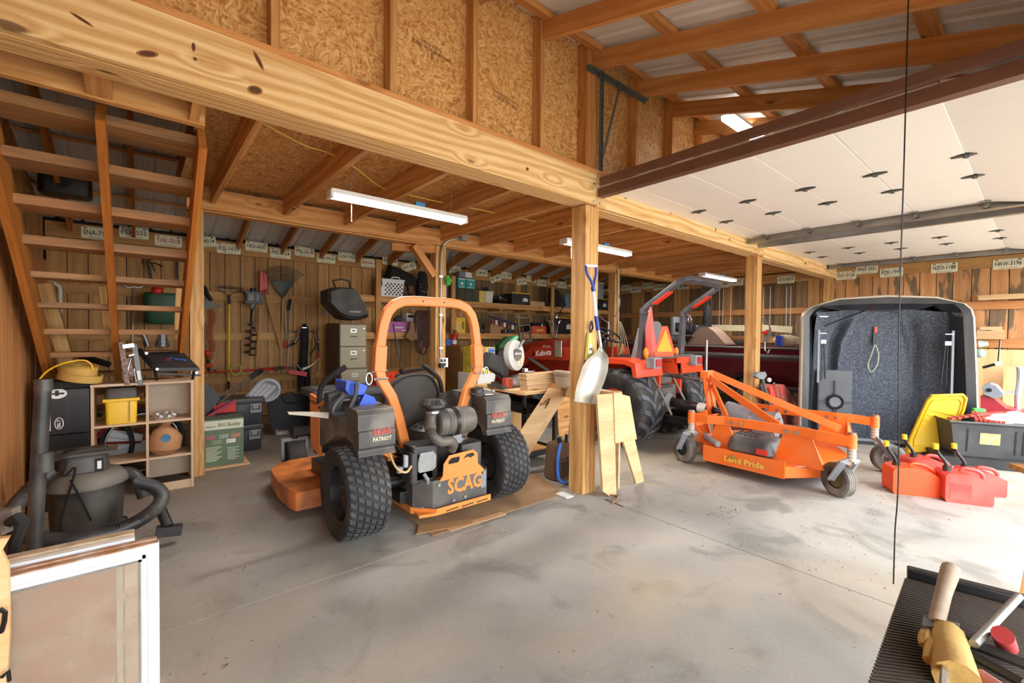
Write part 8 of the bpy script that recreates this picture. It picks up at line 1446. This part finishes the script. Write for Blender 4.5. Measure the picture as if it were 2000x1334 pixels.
t1 = old_window(-.62, .052, 2.17, .030, zt1, 'front white window sash of the leaning stack, dusty glass', WP, RW)
GL = bpy.data.materials.new('dusty_glass'); tt, N_, L__, b_ = nt(GL); b_.inputs['Base Color'].default_value = (*lin('#b9a994'), 1); b_.inputs['Roughness'].default_value = .12; tr_ = N_.new('ShaderNodeBsdfTransparent'); mx = N_.new('ShaderNodeMixShader'); no = N_.new('ShaderNodeTexNoise'); no.inputs['Scale'].default_value = 5; no.inputs['Detail'].default_value = 8; mr = N_.new('ShaderNodeMapRange'); mr.inputs[1].default_value = .35; mr.inputs[2].default_value = .75; mr.inputs[3].default_value = .25; mr.inputs[4].default_value = .6; L__.new(no.outputs['Fac'], mr.inputs[0]); L__.new(mr.outputs[0], mx.inputs[0]); L__.new(tr_.outputs[0], mx.inputs[1]); L__.new(b_.outputs[0], mx.inputs[2]); L__.new(mx.outputs[0], N_['Material Output'].inputs[0])
MB().bb(-.57, 2.180, .015, -.003, 2.183, zt1-.05).build('pane', GL, t1)
m = MB().bb(-.050, 2.1835, .02, -.008, 2.20, zt1-.06); m.build('inner_stile', OW, t1, bev=.002); MB().bb(-.072, 2.1865, .02, -.054, 2.198, zt1-.06).build('inner_stile', M('pale_grey_green', '#c3c6ba', .5), t1)
old_window(-.62, .046, 2.204, .028, zt1+.004, 'second old window sash in the stack, bare reddish top edge', RW, RW); t3 = old_window(-.62, -.02, 2.238, .035, zt1+.012, 'third old window sash in the stack with white and blue edge', M('pale_blue_paint', '#cfd8e2', .5), WP); old_window(-.62, -.022, 2.280, .05, zt1+.018, 'rearmost old window sash in the stack, weathered beige top edge', OW, M('weathered_beige', '#b3a083', .8, var=.3, scale=20))
m = MB().bb(-.60, 2.207, .03, -.07, 2.211, zt1-.02); m.build('backing_board', M('reddish_panel', '#a3644a', .5, var=.35, scale=3), label='reddish brown panel standing behind the front window glass', cat='panel')
# bits at the left edge of the picture
MB().prism([(py(a, b, 2.12).x, max(0, py(a, b, 2.12).z)) for a, b in ((-60, 1060), (20, 1048), (4, 1076), (18, 1105), (20, 1240), (14, 1334), (-60, 1400))], 'xz', 2.11, 2.135).build('orange_plywood', W_PLY, label='splintered orange plywood piece at the left edge in front of the windows', cat='plywood'); m = MB().tube([py(0, 1190, 2.09), py(10, 1196, 2.08), py(8, 1215, 2.08), py(2, 1235, 2.09)], .007, n=6); m.build('latch_hook', BLKM, label='curved dark iron hook high on the orange plywood at the left edge', cat='hook'); m = MB().tube([py(4, 1322, 2.09), py(16, 1310, 2.08), py(18, 1330, 2.08)], .006, n=6); m.build('latch_hook', BLKM, label='small dark iron hook at the bottom left corner of the picture', cat='hook')
m = MB(); 
for k in range(4): m.bar(py(-40, 1010+10*k, 2.75), py(32-6*k, 998+12*k, 2.7), .05, .03)
m.build('scrap_board', M('dusty_scrap', '#6b6158', .9, bump=.5, dust='#9a9084', dustamt=.6), label='dusty grey scrap boards at the left edge behind the windows', cat='board'); m = MB().tube([py(20, 1020, 2.65), py(38, 1010, 2.6), py(46, 1018, 2.6), py(30, 1060, 2.6), py(28, 1085, 2.6)], .02, n=7); m.build('strap_bundle', CLOTH, label='black strap bundle hanging over the scrap boards at the left edge', cat='strap')
# ================================================================== BOTTOM RIGHT: bench with black mat and hand tools
tb = item('work_stand', 'low stand topped with black ribbed rubber mat in the bottom right corner', 'stand'); zt_ = .72
tp = [pz(1767, 1132, zt_), pz(2010, 1196, zt_), pz(2060, 1500, zt_), pz(1640, 1500, zt_)]; RBM = M('ribbed_rubber', '#3a302a', .7, dust='#6a5c50', dustamt=.3)
MB().prism([(p.x, p.y) for p in tp], 'xy', zt_-.02, zt_).build('mat', RBM, tb)
m = MB()
for k in range(60): f = k/60; a, b = tp[0].lerp(tp[3], f), tp[1].lerp(tp[2], f); m.bar(a+Vector((0, 0, .002)), b+Vector((0, 0, .002)), .005, .004)
m.build('mat_rib', RBM, tb, kind='stuff'); m = MB().bar(tp[0]+Vector((.03, .0, -.0)), tp[1]+Vector((.03, 0, 0)), .03, .05); m.build('rear_rail', BLKM, tb, bev=.004); c = sum(tp, Vector())/4
m = MB().bb(c.x-.02, c.y-.12, 0, c.x+.20, c.y+.02, zt_-.02); m.build('pedestal', BLKM, tb); rebase(tb, (c.x, c.y, 0))
def Z(a, b, z=.76): return pz(a, b, z)
t = item('hatchet', 'hatchet with worn wooden handle lying on the black mat', 'hatchet'); MB().tube([Z(1828, 1218), Z(1842, 1160, .78), Z(1857, 1112, .80)], [.014, .015, .019], n=10).build('handle', M('weathered_handle', '#93806c', .7, var=.2, scale=20), t); m = MB().prism([(Z(a, b).x, Z(a, b).y) for a, b in ((1804, 1205), (1875, 1222), (1872, 1236), (1800, 1225))], 'xy', .735, .765); m.build('head', DGR, t, bev=.004); rebase(t, (Z(1840, 1215).x, Z(1840, 1215).y, .735))
t = item('work_glove', 'pale yellow leather work glove on the mat below the hatchet', 'glove'); LY = M('yellow_leather', '#b3904e', .8, bump=.6, bscale=25)
for k, (a, b, c_, d) in enumerate(((1830, 1245, 1812, 1290), (1850, 1250, 1840, 1300), (1868, 1255, 1866, 1305), (1812, 1240, 1804, 1262))): MB().tube([Z(a, b, .745), Z((a+c_)/2, (b+d)/2, .75), Z(c_, d, .745)], [.014, .013, .008], n=8).build('finger', LY, t)
m = MB().sph(Z(1850, 1245, .745), .035, (1, 1, .5)); m.tube([Z(1850, 1240, .745), Z(1870, 1330, .745)], [.03, .035], n=10); m.build('palm', LY, t); rebase(t, Z(1850, 1250, .725))
m = MB().tube([Z(1836, 1262), Z(1846, 1290), Z(1844, 1345)], [.004, .006, .007], n=6); m.build('screwdriver', CHR, label='slim bright steel tool lying over the yellow glove', cat='tool'); m = MB().cyl(Z(1990, 1165, .78), Z(1902, 1258, .76), .008, n=10); m.build('cable_sleeve', STL, label='pale steel rod lying aslant on the black mat', cat='rod')
m = MB().cyl(Z(1958, 1240, .78), Z(1966, 1262, .74), .017, n=12); m.build('red_grip', M('dusty_red_grip', '#a83a3c', .5), label='short red tool grip on the mat near the right edge', cat='grip'); m = MB().cyl(Z(1885, 1252, .745), Z(2010, 1300, .745), .011, n=8); m.cyl(Z(1890, 1275, .742), Z(2000, 1335, .742), .010, n=8); m.build('black_bar', BLK, label='pair of glossy black bars on the mat at the right edge', cat='bar'); m = MB().cyl(Z(1912, 1318, .745), Z(1960, 1350, .745), .012, n=8); m.build('screwdriver', M('dull_pink', '#b07068', .6), label='dull pink tool handle at the bottom right corner', cat='tool handle')
# dry leaves and chaff on the floor
m = MB(); rl = random.Random(3)
def chaff(x0, x1, y0, y1, n, s):
    for _ in range(n):
        x, y, a = rl.uniform(x0, x1), rl.uniform(y0, y1), rl.uniform(0, 6.3); l_, w_ = rl.uniform(.4, 1)*s, rl.uniform(.1, .3)*s; ca, sa = math.cos(a), math.sin(a)
        m.add([(x-l_*ca, y-l_*sa, .003), (x+w_*sa, y-w_*ca, .004), (x+l_*ca, y+l_*sa, .003), (x-w_*sa, y+w_*ca, .007)], [(0, 1, 2, 3)])
chaff(-.1, 2.8, .4, 2.5, 50, .012); chaff(.2, 1.2, 2.4, 5.2, 60, .014); chaff(.1, .28, 1.9, 2.2, 14, .014); chaff(2.9, 4.6, .5, 2.2, 160, .011); chaff(3.3, 3.6, 1.45, 1.62, 60, .012); chaff(4.6, 6.2, .2, 1.0, 60, .012); chaff(5.8, 7.0, .4, 1.1, 40, .02); m.build('leaf_litter', M('dry_leaf', '#6a5a40', .9), label='dry leaf bits and grass chaff scattered over the concrete', cat='debris', kind='stuff')
m = MB().tube([(2.95, 2.40, .006), (3.02, 2.34, .012), (3.08, 2.27, .006)], .008, n=5); m.tube([(2.90, 2.20, .005), (3.0, 2.22, .01), (3.10, 2.28, .005)], .010, n=5); m.build('bark_strip', M('bark', '#7a6450', .9), label='curled strips of bark on the floor by the middle post', cat='bark'); m = MB().bb(2.70, 2.50, .003, 2.78, 2.63, .012); m.build('white_chip', WHT, label='small white block on the cardboard left of the middle post foot', cat='block')
